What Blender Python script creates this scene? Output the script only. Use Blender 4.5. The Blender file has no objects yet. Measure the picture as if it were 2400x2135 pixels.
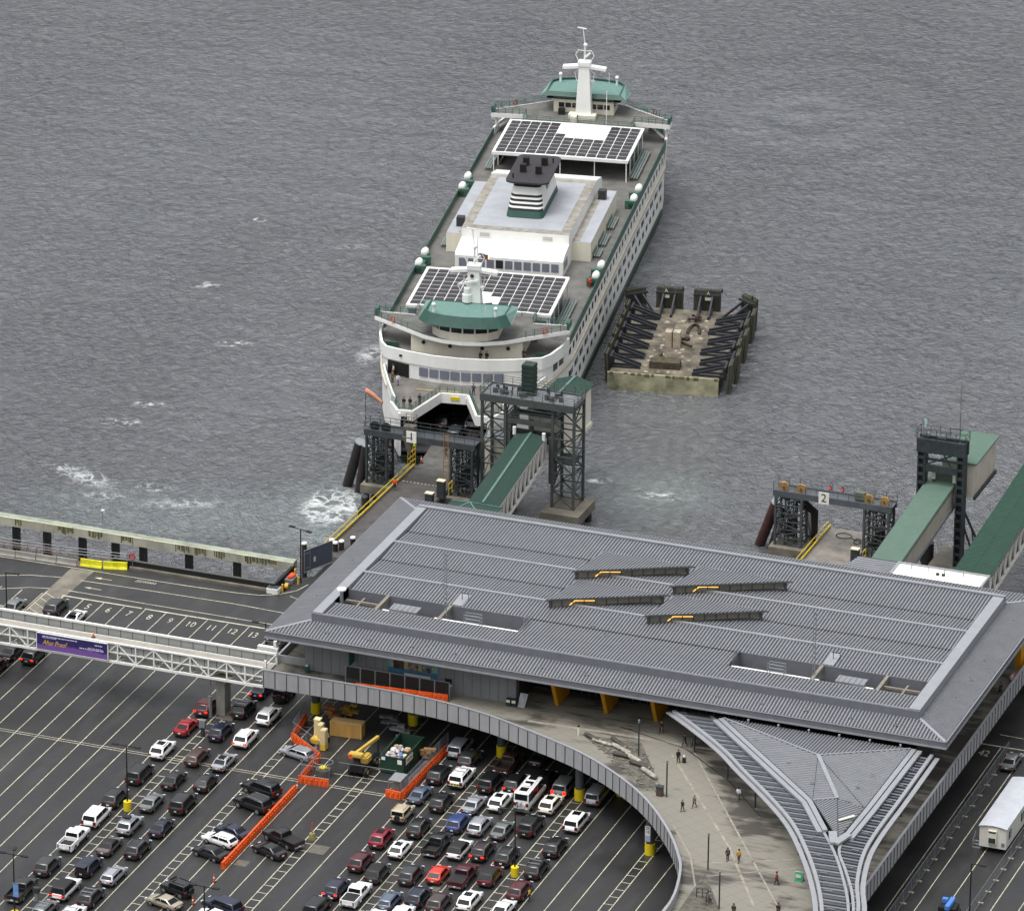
import bpy, bmesh, math, random
from mathutils import Vector, Matrix, noise as mnoise
random.seed(7)
PI=math.pi; R=math.radians
scene=bpy.context.scene
COL=scene.collection
# ---------------------------------------------------------------- camera, sky, sun, exposure
cam=bpy.data.objects.new('camera',bpy.data.cameras.new('camera')); COL.objects.link(cam)
cam.data.sensor_width=36; cam.data.lens=14640.34/2400*36; cam.data.clip_start=50; cam.data.clip_end=6000
_p,_r,_y=0.395035232,0.00820114526,-0.356215144
fw=Vector((math.sin(_y)*math.cos(_p),math.cos(_y)*math.cos(_p),-math.sin(_p)))
rt=Vector((math.cos(_y),-math.sin(_y),0)); up=rt.cross(fw)
r2=rt*math.cos(_r)+up*math.sin(_r); u2=up*math.cos(_r)-rt*math.sin(_r)
m=Matrix((r2,u2,-fw)).transposed().to_4x4(); m.translation=(280,-690,344.861)
cam.matrix_world=m; scene.camera=cam
SUN_EL,SUN_AZ=72,215          # overcast: a broad, weak sun behind the cloud
w=bpy.data.worlds.new('World'); scene.world=w; w.use_nodes=True
nt=w.node_tree; bg=nt.nodes['Background']
sky=nt.nodes.new('ShaderNodeTexSky'); sky.sky_type='NISHITA'; sky.sun_disc=False
sky.sun_elevation=R(SUN_EL); sky.sun_rotation=R(SUN_AZ); sky.air_density=1.2; sky.dust_density=4.0
hs=nt.nodes.new('ShaderNodeHueSaturation'); hs.inputs['Saturation'].default_value=.16
nt.links.new(sky.outputs[0],hs.inputs['Color'])
# overcast sky: brighter overhead than at the horizon
tcw=nt.nodes.new('ShaderNodeTexCoord'); sxw=nt.nodes.new('ShaderNodeSeparateXYZ'); mrw=nt.nodes.new('ShaderNodeMapRange'); vmw=nt.nodes.new('ShaderNodeVectorMath'); vmw.operation='SCALE'
nt.links.new(tcw.outputs['Generated'],sxw.inputs[0]); nt.links.new(sxw.outputs[2],mrw.inputs[0])
mrw.inputs[1].default_value=0; mrw.inputs[2].default_value=1; mrw.inputs[3].default_value=.42; mrw.inputs[4].default_value=2.0
nt.links.new(hs.outputs[0],vmw.inputs[0]); nt.links.new(mrw.outputs[0],vmw.inputs['Scale']); nt.links.new(vmw.outputs[0],bg.inputs[0])
bg.inputs[1].default_value=.15
sun=bpy.data.objects.new('sun',bpy.data.lights.new('sun','SUN')); COL.objects.link(sun)
sun.data.energy=.7; sun.data.angle=R(30); sun.data.color=(1,.98,.95)
sun.rotation_euler=(R(90-SUN_EL),0,R(180-SUN_AZ)); sun.location=(0,0,400)
scene.view_settings.view_transform='Standard'; scene.view_settings.look='None'
scene.view_settings.exposure=.22; scene.view_settings.gamma=1
# ---------------------------------------------------------------- materials
def srgb(h):
    h=h.lstrip('#'); return tuple(((c/255)/12.92 if c/255<.04045 else ((c/255+.055)/1.055)**2.4) for c in (int(h[i:i+2],16) for i in (0,2,4)))
MATS={}
def mat(name,col,rough=.55,metal=0,var=.12,scale=1.5,bump=0,bscale=8,emit=0,streak=0,coat=0,spec=.5):
    if name in MATS: return MATS[name]
    if isinstance(col,str): col=srgb(col)
    M=bpy.data.materials.new(name); M.use_nodes=True; n=M.node_tree; b=n.nodes['Principled BSDF']; MATS[name]=M
    b.inputs['Roughness'].default_value=rough; b.inputs['Metallic'].default_value=metal
    b.inputs['Specular IOR Level'].default_value=spec
    if coat: b.inputs['Coat Weight'].default_value=coat; b.inputs['Coat Roughness'].default_value=.08
    g=n.nodes.new('ShaderNodeNewGeometry')
    pos=g.outputs['Position']
    if streak:
        mp=n.nodes.new('ShaderNodeMapping'); mp.inputs['Scale'].default_value=(1,1,streak); n.links.new(pos,mp.inputs[0]); pos=mp.outputs[0]
    t=n.nodes.new('ShaderNodeTexNoise'); t.inputs['Scale'].default_value=scale; t.inputs['Detail'].default_value=5; t.inputs['Roughness'].default_value=.65
    n.links.new(pos,t.inputs['Vector'])
    rp=n.nodes.new('ShaderNodeValToRGB'); rp.color_ramp.elements[0].position=.3; rp.color_ramp.elements[1].position=.72
    rp.color_ramp.elements[0].color=tuple(max(0,c*(1-var*1.6)) for c in col)+(1,); rp.color_ramp.elements[1].color=tuple(min(1,c*(1+var)) for c in col)+(1,)
    n.links.new(t.outputs[0],rp.inputs[0]); n.links.new(rp.outputs[0],b.inputs['Base Color'])
    if bump:
        t2=n.nodes.new('ShaderNodeTexNoise'); t2.inputs['Scale'].default_value=bscale; t2.inputs['Detail'].default_value=4; n.links.new(g.outputs['Position'],t2.inputs['Vector'])
        bp=n.nodes.new('ShaderNodeBump'); bp.inputs['Strength'].default_value=bump; bp.inputs['Distance'].default_value=.05; n.links.new(t2.outputs[0],bp.inputs['Height']); n.links.new(bp.outputs[0],b.inputs['Normal'])
    if emit:
        n.links.new(rp.outputs[0],b.inputs['Emission Color']); b.inputs['Emission Strength'].default_value=emit
    return M
class NT:
    """small node helper"""
    def __init__(s,M): s.t=M.node_tree; s.b=s.t.nodes['Principled BSDF']
    def n(s,kind,**kw):
        x=s.t.nodes.new('ShaderNode'+kind)
        for k,v in kw.items(): setattr(x,k,v)
        return x
    def l(s,a,b): s.t.links.new(a,b)
    def noise(s,vec,scale,detail=4,rough=.6,dist=0):
        x=s.n('TexNoise'); x.inputs['Scale'].default_value=scale; x.inputs['Detail'].default_value=detail; x.inputs['Roughness'].default_value=rough; x.inputs['Distortion'].default_value=dist
        if vec is not None: s.l(vec,x.inputs['Vector'])
        return x.outputs[0]
    def map(s,vec,scale=(1,1,1),loc=(0,0,0),rot=(0,0,0)):
        x=s.n('Mapping'); x.inputs['Scale'].default_value=scale; x.inputs['Location'].default_value=loc; x.inputs['Rotation'].default_value=rot; s.l(vec,x.inputs[0]); return x.outputs[0]
    def ramp(s,f,*st):
        x=s.n('ValToRGB'); e=x.color_ramp.elements
        while len(e)<len(st): e.new(.5)
        for i,(p,c) in enumerate(st):
            e[i].position=p; e[i].color=(c,c,c,1) if not isinstance(c,tuple) else c+(1,)
        s.l(f,x.inputs[0]); return x.outputs[0]
    def math(s,op,a,b=None,c=None):
        x=s.n('Math',operation=op)
        for i,v in enumerate((a,b,c)):
            if v is None: continue
            if isinstance(v,(int,float)): x.inputs[i].default_value=v
            else: s.l(v,x.inputs[i])
        return x.outputs[0]
    def mix(s,f,a,b):
        x=s.n('Mix',data_type='RGBA')
        for i,v in ((0,f),(6,a),(7,b)):
            if isinstance(v,(int,float)): x.inputs[i].default_value=v
            elif isinstance(v,tuple): x.inputs[i].default_value=v+(1,)
            else: s.l(v,x.inputs[i])
        return x.outputs[2]
    def blob(s,pos,cx,cy,rx,ry,rot=0,soft=.5):
        """soft elliptical patch on the ground plane, 1 in its middle"""
        v=s.map(pos,(1,1,0),(-cx,-cy,0)); x=s.n('Mapping',vector_type='POINT'); x.inputs['Rotation'].default_value=(0,0,-rot); s.l(v,x.inputs[0])
        y=s.n('Mapping'); y.inputs['Scale'].default_value=(1/rx,1/ry,0); s.l(x.outputs[0],y.inputs[0])
        L=s.n('VectorMath',operation='LENGTH'); s.l(y.outputs[0],L.inputs[0])
        mr=s.n('MapRange',interpolation_type='SMOOTHSTEP'); mr.inputs[1].default_value=1; mr.inputs[2].default_value=soft; s.l(L.outputs['Value'],mr.inputs[0]); return mr.outputs[0]
# ---------------------------------------------------------------- mesh builder
class MB:
    def __init__(s): s.v=[]; s.f=[]; s.mi=[]; s.c=0
    def add(s,vs,fs):
        o=len(s.v); s.v+=[tuple(x) for x in vs]; s.f+=[tuple(i+o for i in f) for f in fs]; s.mi+=[s.c]*len(fs); return s
    def boxm(s,x0,x1,y0,y1,z0,z1):
        return s.add([(x0,y0,z0),(x1,y0,z0),(x1,y1,z0),(x0,y1,z0),(x0,y0,z1),(x1,y0,z1),(x1,y1,z1),(x0,y1,z1)],[(3,2,1,0),(4,5,6,7),(0,1,5,4),(1,2,6,5),(2,3,7,6),(3,0,4,7)])
    def box(s,c,d,rz=0):
        hx,hy,hz=d[0]/2,d[1]/2,d[2]/2; co,si=math.cos(rz),math.sin(rz); vs=[]
        for z in (-hz,hz):
            for x,y in ((-hx,-hy),(hx,-hy),(hx,hy),(-hx,hy)): vs.append((c[0]+x*co-y*si,c[1]+x*si+y*co,c[2]+z))
        return s.add(vs,[(3,2,1,0),(4,5,6,7),(0,1,5,4),(1,2,6,5),(2,3,7,6),(3,0,4,7)])
    def frame(s,p,q):
        p,q=Vector(p),Vector(q); d=(q-p).normalized(); a=Vector((0,0,1)) if abs(d.z)<.95 else Vector((0,1,0))
        x=d.cross(a).normalized(); return p,q,x,x.cross(d)
    def bar(s,p,q,w,h=None):
        h=h or w; p,q,x,y=s.frame(p,q); vs=[o+x*(a*w/2)+y*(b*h/2) for o in (p,q) for a,b in ((-1,-1),(1,-1),(1,1),(-1,1))]
        return s.add(vs,[(3,2,1,0),(4,5,6,7),(0,1,5,4),(1,2,6,5),(2,3,7,6),(3,0,4,7)])
    def tube(s,p,q,r,n=8,r2=None):
        r2=r if r2 is None else r2; p,q,x,y=s.frame(p,q)
        vs=[o+x*(math.cos(2*PI*i/n)*rr)+y*(math.sin(2*PI*i/n)*rr) for o,rr in ((p,r),(q,r2)) for i in range(n)]
        return s.add(vs,[(i,(i+1)%n,n+(i+1)%n,n+i) for i in range(n)]+[tuple(range(n-1,-1,-1)),tuple(range(n,2*n))])
    def path(s,pts,r,n=6):
        for a,b in zip(pts,pts[1:]): s.tube(a,b,r,n)
        return s
    def prism(s,poly,z0,z1):
        n=len(poly); a=sum(poly[i][0]*poly[(i+1)%n][1]-poly[(i+1)%n][0]*poly[i][1] for i in range(n))
        if a<0: poly=poly[::-1]
        return s.add([(x,y,z0) for x,y in poly]+[(x,y,z1) for x,y in poly],[tuple(range(n-1,-1,-1)),tuple(range(n,2*n))]+[(i,(i+1)%n,n+(i+1)%n,n+i) for i in range(n)])
    def quad(s,*p): return s.add(p,[tuple(range(len(p)))])
    def slab(s,pts,t):
        """a flat polygon given thickness t along its own normal (downwards)"""
        P=[Vector(p) for p in pts]; nrm=Vector((0,0,0))
        for i in range(len(P)): nrm+=P[i].cross(P[(i+1)%len(P)])
        nrm.normalize(); n=len(P); Q=[p-nrm*t for p in P]
        return s.add(P+Q,[tuple(range(n)),tuple(range(2*n-1,n-1,-1))]+[(i,n+i,n+(i+1)%n,(i+1)%n) for i in range(n)])
    def loft(s,rings,cap=True,close=True):
        n=len(rings[0]); o=len(s.v); vs=[p for r in rings for p in r]; fs=[]
        for k in range(len(rings)-1):
            for i in range(n if close else n-1): fs.append((k*n+i,k*n+(i+1)%n,(k+1)*n+(i+1)%n,(k+1)*n+i))
        if cap: fs+= [tuple(range(n-1,-1,-1)),tuple(range((len(rings)-1)*n,len(rings)*n))]
        return s.add(vs,fs)
    def sphere(s,c,r,n=8,sz=1):
        rings=[]
        for j in range(1,n//2+1):
            a=PI*j/(n//2+1); rings.append([(c[0]+r*math.sin(a)*math.cos(2*PI*i/n),c[1]+r*math.sin(a)*math.sin(2*PI*i/n),c[2]-r*sz*math.cos(a)) for i in range(n)])
        return s.loft(rings)
    def ribs(s,poly,d,pitch=.43,w=.2,h=.09,off=0.0):
        """raised standing ribs along direction d, clipped to a convex sloping polygon"""
        P=[Vector(p) for p in poly]; nrm=(P[1]-P[0]).cross(P[2]-P[0]).normalized()
        if nrm.z<0: nrm=-nrm
        d=Vector((d[0],d[1])).normalized(); e=Vector((-d.y,d.x)); ts=[p.x*e.x+p.y*e.y for p in P]
        zf=lambda x,y: P[0].z-(nrm.x*(x-P[0].x)+nrm.y*(y-P[0].y))/nrm.z
        t=math.ceil(min(ts)/pitch)*pitch
        def cut(t):
            hit=[]
            for i in range(len(P)):
                a,b=P[i],P[(i+1)%len(P)]; ta,tb=a.x*e.x+a.y*e.y,b.x*e.x+b.y*e.y
                if (ta-t)*(tb-t)<=0 and abs(ta-tb)>1e-9:
                    k=(t-ta)/(tb-ta); q=a.lerp(b,k); hit.append(q.x*d.x+q.y*d.y)
            return (min(hit),max(hit)) if len(hit)>1 else None
        while t+w<max(ts):
            a,b=cut(t+.02),cut(t+w-.02)
            if a and b:
                lo,hi=max(a[0],b[0])+.02,min(a[1],b[1])-.02
                if hi-lo>.1:
                    q=[(d.x*k+e.x*j,d.y*k+e.y*j) for k,j in ((lo,t),(hi,t),(hi,t+w),(lo,t+w))]
                    q2=[(d.x*k+e.x*j,d.y*k+e.y*j) for k,j in ((lo,t+.04),(hi,t+.04),(hi,t+w-.04),(lo,t+w-.04))]
                    vs=[(x,y,zf(x,y)+off) for x,y in q]+[(x,y,zf(x,y)+h+off) for x,y in q2]
                    s.add(vs,[(4,5,6,7) if e.cross(d)<0 else (7,6,5,4)]+[(i,(i+1)%4,4+(i+1)%4,4+i) if e.cross(d)<0 else (i,4+i,4+(i+1)%4,(i+1)%4) for i in range(4)])
            t+=pitch
        return s
    def build(s,name,material,parent=None,smooth=None,bevel=0,label=None):
        me=bpy.data.meshes.new(name); v=s.v
        if parent is not None:
            r=parent
            while r.parent: r=r.parent
            if r.name in WORLD: o=r.location; v=[(x-o.x,y-o.y,z-o.z) for x,y,z in v]
        me.from_pydata(v,[],s.f)
        ms=material if isinstance(material,(list,tuple)) else [material]
        for M in ms: me.materials.append(M)
        if len(ms)>1: me.polygons.foreach_set('material_index',s.mi)
        bm=bmesh.new(); bm.from_mesh(me)
        bmesh.ops.recalc_face_normals(bm,faces=bm.faces)
        if bevel:
            bmesh.ops.remove_doubles(bm,verts=bm.verts,dist=1e-4)
            es=[e for e in bm.edges if len(e.link_faces)==2 and e.calc_face_angle(0)>.6]
            bmesh.ops.bevel(bm,geom=es,offset=bevel,segments=2,affect='EDGES',clamp_overlap=True)
        bm.to_mesh(me); bm.free(); me.update()
        if smooth is not None:
            me.polygons.foreach_set('use_smooth',[True]*len(me.polygons)); me.set_sharp_from_angle(angle=R(smooth))
        o=bpy.data.objects.new(name,me); COL.objects.link(o)
        if parent is not None: o.parent=parent
        if label: o['label']=label
        return o
WORLD=set()
def thing(name,label,cat,loc=(0,0,0),rz=0,group=None,world=False):
    o=bpy.data.objects.new(name,None); COL.objects.link(o); o.empty_display_size=.3
    o.location=loc; o.rotation_euler=(0,0,rz); o['label']=label; o['category']=cat
    if group: o['group']=group
    if world: WORLD.add(o.name)
    return o
def tag(o,label,cat,group=None):
    o['label']=label; o['category']=cat
    if group: o['group']=group
    return o
def struct(o): o['kind']='structure'; return o
def copy_tree(o,parent=None):
    c=o.copy(); COL.objects.link(c)
    if parent: c.parent=parent
    for ch in list(o.children): copy_tree(ch,c)
    return c
def text_mesh(s,size,name,M,parent,matrix,extr=.004,sx=1,shear=0):
    cu=bpy.data.curves.new('txt','FONT'); cu.body=s; cu.size=size; cu.align_x='CENTER'; cu.align_y='CENTER'; cu.extrude=extr; cu.shear=shear; cu.resolution_u=2
    t=bpy.data.objects.new('txt',cu); COL.objects.link(t); dg=bpy.context.evaluated_depsgraph_get(); dg.update()
    me=bpy.data.meshes.new_from_object(t.evaluated_get(dg)); bpy.data.objects.remove(t); bpy.data.curves.remove(cu)
    me.transform(Matrix.Diagonal((sx,1,1,1))); me.transform(matrix); me.materials.clear(); me.materials.append(M)
    if parent is not None:
        r=parent
        while r.parent: r=r.parent
        if r.name in WORLD: me.transform(Matrix.Translation(-r.location))
    o=bpy.data.objects.new(name,me); COL.objects.link(o)
    if parent is not None: o.parent=parent
    return o
def facing_south(x,y,z): return Matrix.Translation((x,y,z))@Matrix.Rotation(R(90),4,'X')
WZ=-4.5
# palette
M_roof=mat('roof_sheet_grey','#818387',.5,.15,.07,.6)
M_roof_shade=mat('roof_groove_shade_grey','#3d3f44',.6,.1,.1,.6)  # shade between the roof ribs, painted in as a darker sheet colour
M_trim=mat('roof_trim_grey','#94969a',.4,.2,.06,.8)
M_fascia=mat('fascia_grey','#6c6e74',.5,.1,.08,.8)
M_wall=mat('wall_panel_grey','#7b7e80',.6,0,.08,.5,streak=.2)
M_dark=mat('dark_cladding','#3a3634',.6,0,.15,.8)
M_glass=mat('dark_glass','#20242a',.08,0,.1,.5)
M_winf=mat('ferry_window_glass','#6f7380',.12,0,.08,.4)
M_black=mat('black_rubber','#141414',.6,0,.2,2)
M_steel=mat('galvanised_steel','#8d9194',.45,.5,.1,2)
M_white=mat('white_paint','#dededa',.45,0,.04,.5,streak=.15)
M_cream=mat('cream_paint','#d8d3c2',.55,0,.07,.5,streak=.15)
M_yellow=mat('safety_yellow','#d6bf14',.5,0,.08,1)
M_orange=mat('barrier_orange','#cf5218',.5,0,.14,1.2)
M_ochre=mat('ochre_panel','#c58a10',.55,0,.12,.7,streak=.2)
M_teal=mat('teal_paint','#5f8078',.5,0,.1,1.2)
M_teald=mat('dark_teal_paint','#254a40',.5,0,.1,1)
M_green=mat('dark_green_roof','#27433a',.6,.1,.1,.8)
M_green2=mat('sage_green_roof','#4f665a',.7,0,.08,.8)
M_greyg=mat('grey_green_steel','#4d5250',.55,.2,.15,1.2)
M_dkst=mat('dark_green_steel','#363d3f',.6,.2,.25,1.5)
M_conc=mat('concrete','#8e8c84',.85,0,.18,.5,.3,6)
M_concw=mat('wet_concrete','#6f6a5e',.6,0,.3,.35,.3,5)
M_line=mat('line_paint','#b7b29c',.7,0,.25,.6)
M_wood=mat('plywood','#b98f4e',.7,0,.18,1.2,streak=.15)
M_creo=mat('creosote_timber','#2b2624',.75,0,.3,1.5,streak=.2)
M_lamp=mat('warm_lamp','#ffb84d',.5,emit=2.2)
M_red=mat('lit_red_lamp','#ff2a20',.4,emit=1.6)
M_skin=mat('skin','#b98468',.6)
# ---------------------------------------------------------------- water
def make_water():
    M=bpy.data.materials.new('sea_water'); M.use_nodes=True; k=NT(M); b=k.b
    geo=k.n('NewGeometry'); P=geo.outputs['Position']
    b.inputs['Roughness'].default_value=.12; b.inputs['IOR'].default_value=2.2
    wash=k.math('MAXIMUM',k.blob(P,-47,58,34,15,.25,.1),k.blob(P,-29,64,14,20,.2,.2))
    wash=k.math('MAXIMUM',wash,k.blob(P,10,89,16,13,0,.1))
    wn=k.noise(P,.06,5,.6,1.0)
    wash=k.math('MULTIPLY',wash,k.ramp(wn,(.3,.35),(.7,1.0)))
    deep=k.mix(k.noise(P,.02,4),(.076,.081,.091),(.096,.102,.113))
    base=k.mix(k.math('MULTIPLY',wash,.75),deep,(.19,.235,.235))
    # foam: thin cellular threads inside the churned places
    foamzone=k.math('MAXIMUM',k.blob(P,-29.5,68,8,13,.1,.05),k.math('MULTIPLY',k.blob(P,-66,65,13,6,-.4,.0),.72))
    foamzone=k.math('MAXIMUM',foamzone,k.math('MULTIPLY',k.blob(P,-48,62,20,5,.35,.0),.6))
    foamzone=k.math('MAXIMUM',foamzone,k.math('MAXIMUM',k.math('MULTIPLY',k.blob(P,-66,166,14,5,.5,.0),.5),k.math('MULTIPLY',k.blob(P,-46,124,6,11,.1,.0),.6)))
    foamzone=k.math('MAXIMUM',foamzone,k.math('MULTIPLY',k.blob(P,-84,172,2.4,2.2,.1,.0),.8))
    vd=k.n('VectorMath',operation='ADD'); nz=k.n('TexNoise'); nz.inputs['Scale'].default_value=.35; nz.inputs['Detail'].default_value=4; k.l(P,nz.inputs['Vector'])
    sc=k.n('VectorMath',operation='SCALE'); sc.inputs['Scale'].default_value=5; k.l(nz.outputs['Color'],sc.inputs[0]); k.l(P,vd.inputs[0]); k.l(sc.outputs[0],vd.inputs[1])
    vo=k.n('TexVoronoi',feature='DISTANCE_TO_EDGE'); vo.inputs['Scale'].default_value=.33; k.l(vd.outputs[0],vo.inputs['Vector'])
    thread=k.ramp(vo.outputs[0],(0,1.0),(.13,0.0))
    puff=k.ramp(k.noise(P,.28,7,.72,.6),(.50,0.0),(.66,1.0))
    f=k.math('MULTIPLY',k.math('MAXIMUM',k.math('MULTIPLY',thread,.8),puff),k.ramp(k.math('ADD',foamzone,k.math('MULTIPLY',k.noise(P,.12,4,.6),.5)),(.62,0.0),(1.1,1.0)))
    for (x,y,r) in ((-81,142,2.6),(-67,121,2.6),(-69,94,2.4),(-70,86,3),(-61,60,3),(-71,67,3),(-56,65,3),(2,91,2.5),(13,89,3)):
        f=k.math('MAXIMUM',f,k.math('MULTIPLY',k.blob(P,x,y,r*1.5,r*.8,.3,.0),k.ramp(k.noise(P,.7,5,.7),(.5,0.0),(.62,.8))))
    base=k.mix(f,base,(.74,.77,.76))
    k.l(base,b.inputs['Base Color'])
    # waves: short chop running across plus longer swell and the eddy rings
    chop=k.noise(k.map(P,(1.1,.8,1),rot=(0,0,.35)),.56,6,.68,.5)
    fine=k.noise(k.map(P,(1.2,.9,1),rot=(0,0,-.2)),2.1,3,.65)
    swell=k.noise(k.map(P,(.5,1,1),rot=(0,0,.15)),.12,3,.5)
    cv=k.map(P,(1,.8,0),(19,-202,0)); L=k.n('VectorMath',operation='LENGTH'); k.l(cv,L.inputs[0])
    ringn=k.math('ADD',L.outputs['Value'],k.math('MULTIPLY',k.noise(P,.05,3),9))
    ring=k.math('MULTIPLY',k.math('SINE',k.math('MULTIPLY',ringn,.55)),k.blob(P,-16,255,42,50,0,.3))
    calm=k.math('MULTIPLY_ADD',k.math('ADD',k.blob(P,-17,250,22,26,0,.1),k.math('MULTIPLY',k.ramp(k.noise(k.map(P,(1,.35,1),rot=(0,0,.5)),.018,4,.6),(.42,0.0),(.62,1.0)),.8)),-.5,1.15)
    h=k.math('ADD',k.math('MULTIPLY',k.math('ADD',chop,k.math('MULTIPLY',fine,.42)),calm),k.math('ADD',k.math('MULTIPLY',swell,.9),k.math('MULTIPLY',ring,.22)))
    bp=k.n('Bump'); bp.inputs['Strength'].default_value=.85; bp.inputs['Distance'].default_value=1.5; k.l(h,bp.inputs['Height']); k.l(bp.outputs[0],b.inputs['Normal'])
    rr=k.math('MULTIPLY_ADD',f,.5,.10); k.l(rr,b.inputs['Roughness'])
    mb=MB(); mb.quad((-2500,-900,WZ),(2500,-900,WZ),(2500,4500,WZ),(-2500,4500,WZ))
    struct(mb.build('water',M))
make_water()
# ---------------------------------------------------------------- holding lot: asphalt on a pier
def asphalt(name,c0,c1):
    M=bpy.data.materials.new(name); M.use_nodes=True; k=NT(M); P=k.n('NewGeometry').outputs['Position']
    a=k.noise(P,.045,5,.6,.6); c=k.noise(k.map(P,(1,.22,1)),.35,4,.6); g=k.noise(P,9,3)
    col=k.mix(k.ramp(a,(.32,0.0),(.7,1.0)),c0,c1)
    col=k.mix(k.ramp(c,(.52,0.0),(.8,.55)),col,tuple(x*2.0 for x in c1))
    col=k.mix(k.math('MULTIPLY',g,.35),col,tuple(x*.5 for x in c0))
    seam=k.ramp(k.noise(P,.5,2,.4,2.5),(.492,0.0),(.5,.5),(.508,0.0)); col=k.mix(seam,col,(.016,.016,.016))
    spot=k.ramp(k.noise(P,.22,2,.4),(.66,0.0),(.72,.55)); col=k.mix(spot,col,(.018,.018,.018))
    k.l(col,k.b.inputs['Base Color'])
    k.l(k.ramp(k.noise(P,.08,4,.65),(.35,.34),(.65,.68)),k.b.inputs['Roughness'])
    bp=k.n('Bump'); bp.inputs['Strength'].default_value=.25; bp.inputs['Distance'].default_value=.02; k.l(g,bp.inputs['Height']); k.l(bp.outputs[0],k.b.inputs['Normal'])
    return M
M_asph=asphalt('wet_asphalt',(.019,.019,.0195),(.034,.034,.034))
lot=[(-190,-220),(180,-220),(180,42),(-18.5,42),(-18.5,35),(-20.2,33.5),(-20.3,28.7),(-21.7,28.2),(-43.3,28.2),(-50,26.2),(-190,24.5)]
struct(MB().prism(lot,-1.4,0).build('holding_lot',[M_asph]))
lb=MB(); Z=.006
def line(x0,y0,x1,y1,w=.115,z=Z):
    dx,dy=x1-x0,y1-y0; L=math.hypot(dx,dy); nx,ny=-dy/L*w/2,dx/L*w/2
    # painted lines are worn: leave short gaps here and there
    lb.quad((x0+nx,y0+ny,z),(x0-nx,y0-ny,z),(x1-nx,y1-ny,z),(x1+nx,y1+ny,z))
xs=[-44.66+3.05*k for k in range(-12,9)]
for x in xs:
    line(x,16.2,x,-150)
def ladder(x0,x1,y0,y1,pitch=2.1):
    line(x0,y0,x0,y1,.12); line(x1,y0,x1,y1,.12); y=y1-1
    while y>y0:
        line(x0+.06,y,x1-.06,y,.12,Z); y-=pitch
for a,b,y1 in ((-13.4,-12.1,8),(-1.7,-.4,20),(11.4,12.75,20),(24.95,26.25,20),(38.5,39.9,20),(52.1,53.35,20),(65.6,66.9,20)): ladder(a,b,-120,y1)
for x in (-16.5,-7.9,-5.0,2.4,5.45,8.7,15.9,19.1,22.0,29.25,32.4,35.5,43,46,49,56.4,59.4,62.5): line(x,-120,x,30)
for x in (84.75,88.1,91.5,96.8,100): line(x,-70,x,16.6)
for x in (-7.9,8.7,22.0): pass
line(-47.9,16.4,-36.1,16.4,.3,.010); line(-35.7,16.4,-17,16.4,.3,.010); line(-75,10.3,-50.6,10.2,.3,.010); line(80,17,110,17,.25,.010)
for y in (-25.3,-25.85): line(-70,y,24.9,y,.1,.010)
line(7.3,-22,16,-21.7,.1,.010)
def poly_line(pts,w=.14):
    for a,b in zip(pts,pts[1:]): line(*a,*b,w,.010)
poly_line([(-75,24.7),(-61.4,25.3),(-49.6,25.5),(-40.8,25.5),(-33.1,25.6),(-26,25.9),(-23,26.3),(-20.8,27.4),(-18.9,29.6),(-18.2,32)])
poly_line([(-47.7,21.9),(-38,22.2),(-25.2,22.4),(-15,21.9)]); poly_line([(-47.8,18.2),(-36.2,18),(-15,18)])
poly_line([(-70,17.5),(-62,18.7),(-58.6,19.4),(-55,21),(-50.6,21.9)]); poly_line([(-70,14),(-56.7,15.3),(-53.2,17.2),(-50.5,17.9)])
poly_line([(83.5,20.5),(88,20.3),(96,21.5),(104,24)]); poly_line([(-19,27.5),(-14,25.5),(-9,25)])
for k in range(8): line(-50.4+.05,11+1.8*k if k<3 else 11+1.8*k,-47.7,9.2+1.8*k,.12,.012) if k<4 else None
line(-50.4,4,-50.4,17,.14,.012); line(-47.7,4,-47.7,16.2,.14,.012)
def arrow(x,y):
    lb.quad((x,y-.07,.012),(x+1.6,y-.07,.012),(x+1.6,y+.07,.012),(x,y+.07,.012)); lb.quad((x-1.0,y,.012),(x,y-.33,.012),(x,y+.33,.012))
arrow(-45.3,23.5); arrow(-45.3,20)
for k in range(3): line(-40.6+.32*k,24.2,-40.3+.32*k,25.0,.1,.012)
for k in range(5): line(-39.5+.4*k,24.3,-39.3+.4*k,24.95,.1,.012)
line(-39.6,24.6,-37.6,24.6,.1,.016)
lm=struct(lb.build('lane_markings',M_line))
sp=MB(); sp.quad((-50.5,9,.004),(-47.6,9,.004),(-47.2,25.4,.004),(-50.6,25.2,.004)); struct(sp.build('crossing_strip',M_concw))
sp=MB()
for x,y,a,b in ((-11.9,-11.5,2.2,1.6),(12.3,-13.5,2.4,2),(31.6,-36.5,1.4,2),(31.4,-47,1.2,3),(6.6,-50,1.6,1.6),(14,-43,2.2,2.4),(33,-31,1.6,1.8)):
    sp.quad((x-a/2,y-b/2,.014),(x+a/2,y-b/2,.014),(x+a/2,y+b/2,.014),(x-a/2,y+b/2,.014))
struct(sp.build('asphalt_patch',mat('pale_patch','#5d5950',.8,0,.2,1)))
mh=MB()
for x,y in ((-26,-1),(-22.7,3),(-19.2,-1.2),(-18.3,3),(6.5,-17.5)):
    mh.prism([(x+.5*math.cos(2*PI*i/14),y+.5*math.sin(2*PI*i/14)) for i in range(14)],.002,.016)
struct(mh.build('manhole_cover',mat('cast_iron','#3d3c3a',.6,.3,.2,4)))
for i,n in enumerate(range(5,14)):
    o=text_mesh(str(n),2.3,'lane_number',M_line,None,Matrix.Translation((-43.15+3.05*i,14.2-.05*i,.012)),.0005,.62); o['kind']='structure'
o=text_mesh('42',2.4,'lane_number',M_line,None,Matrix.Translation((83.2,14.3,.012)),.0005,.62); o['kind']='structure'
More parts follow.
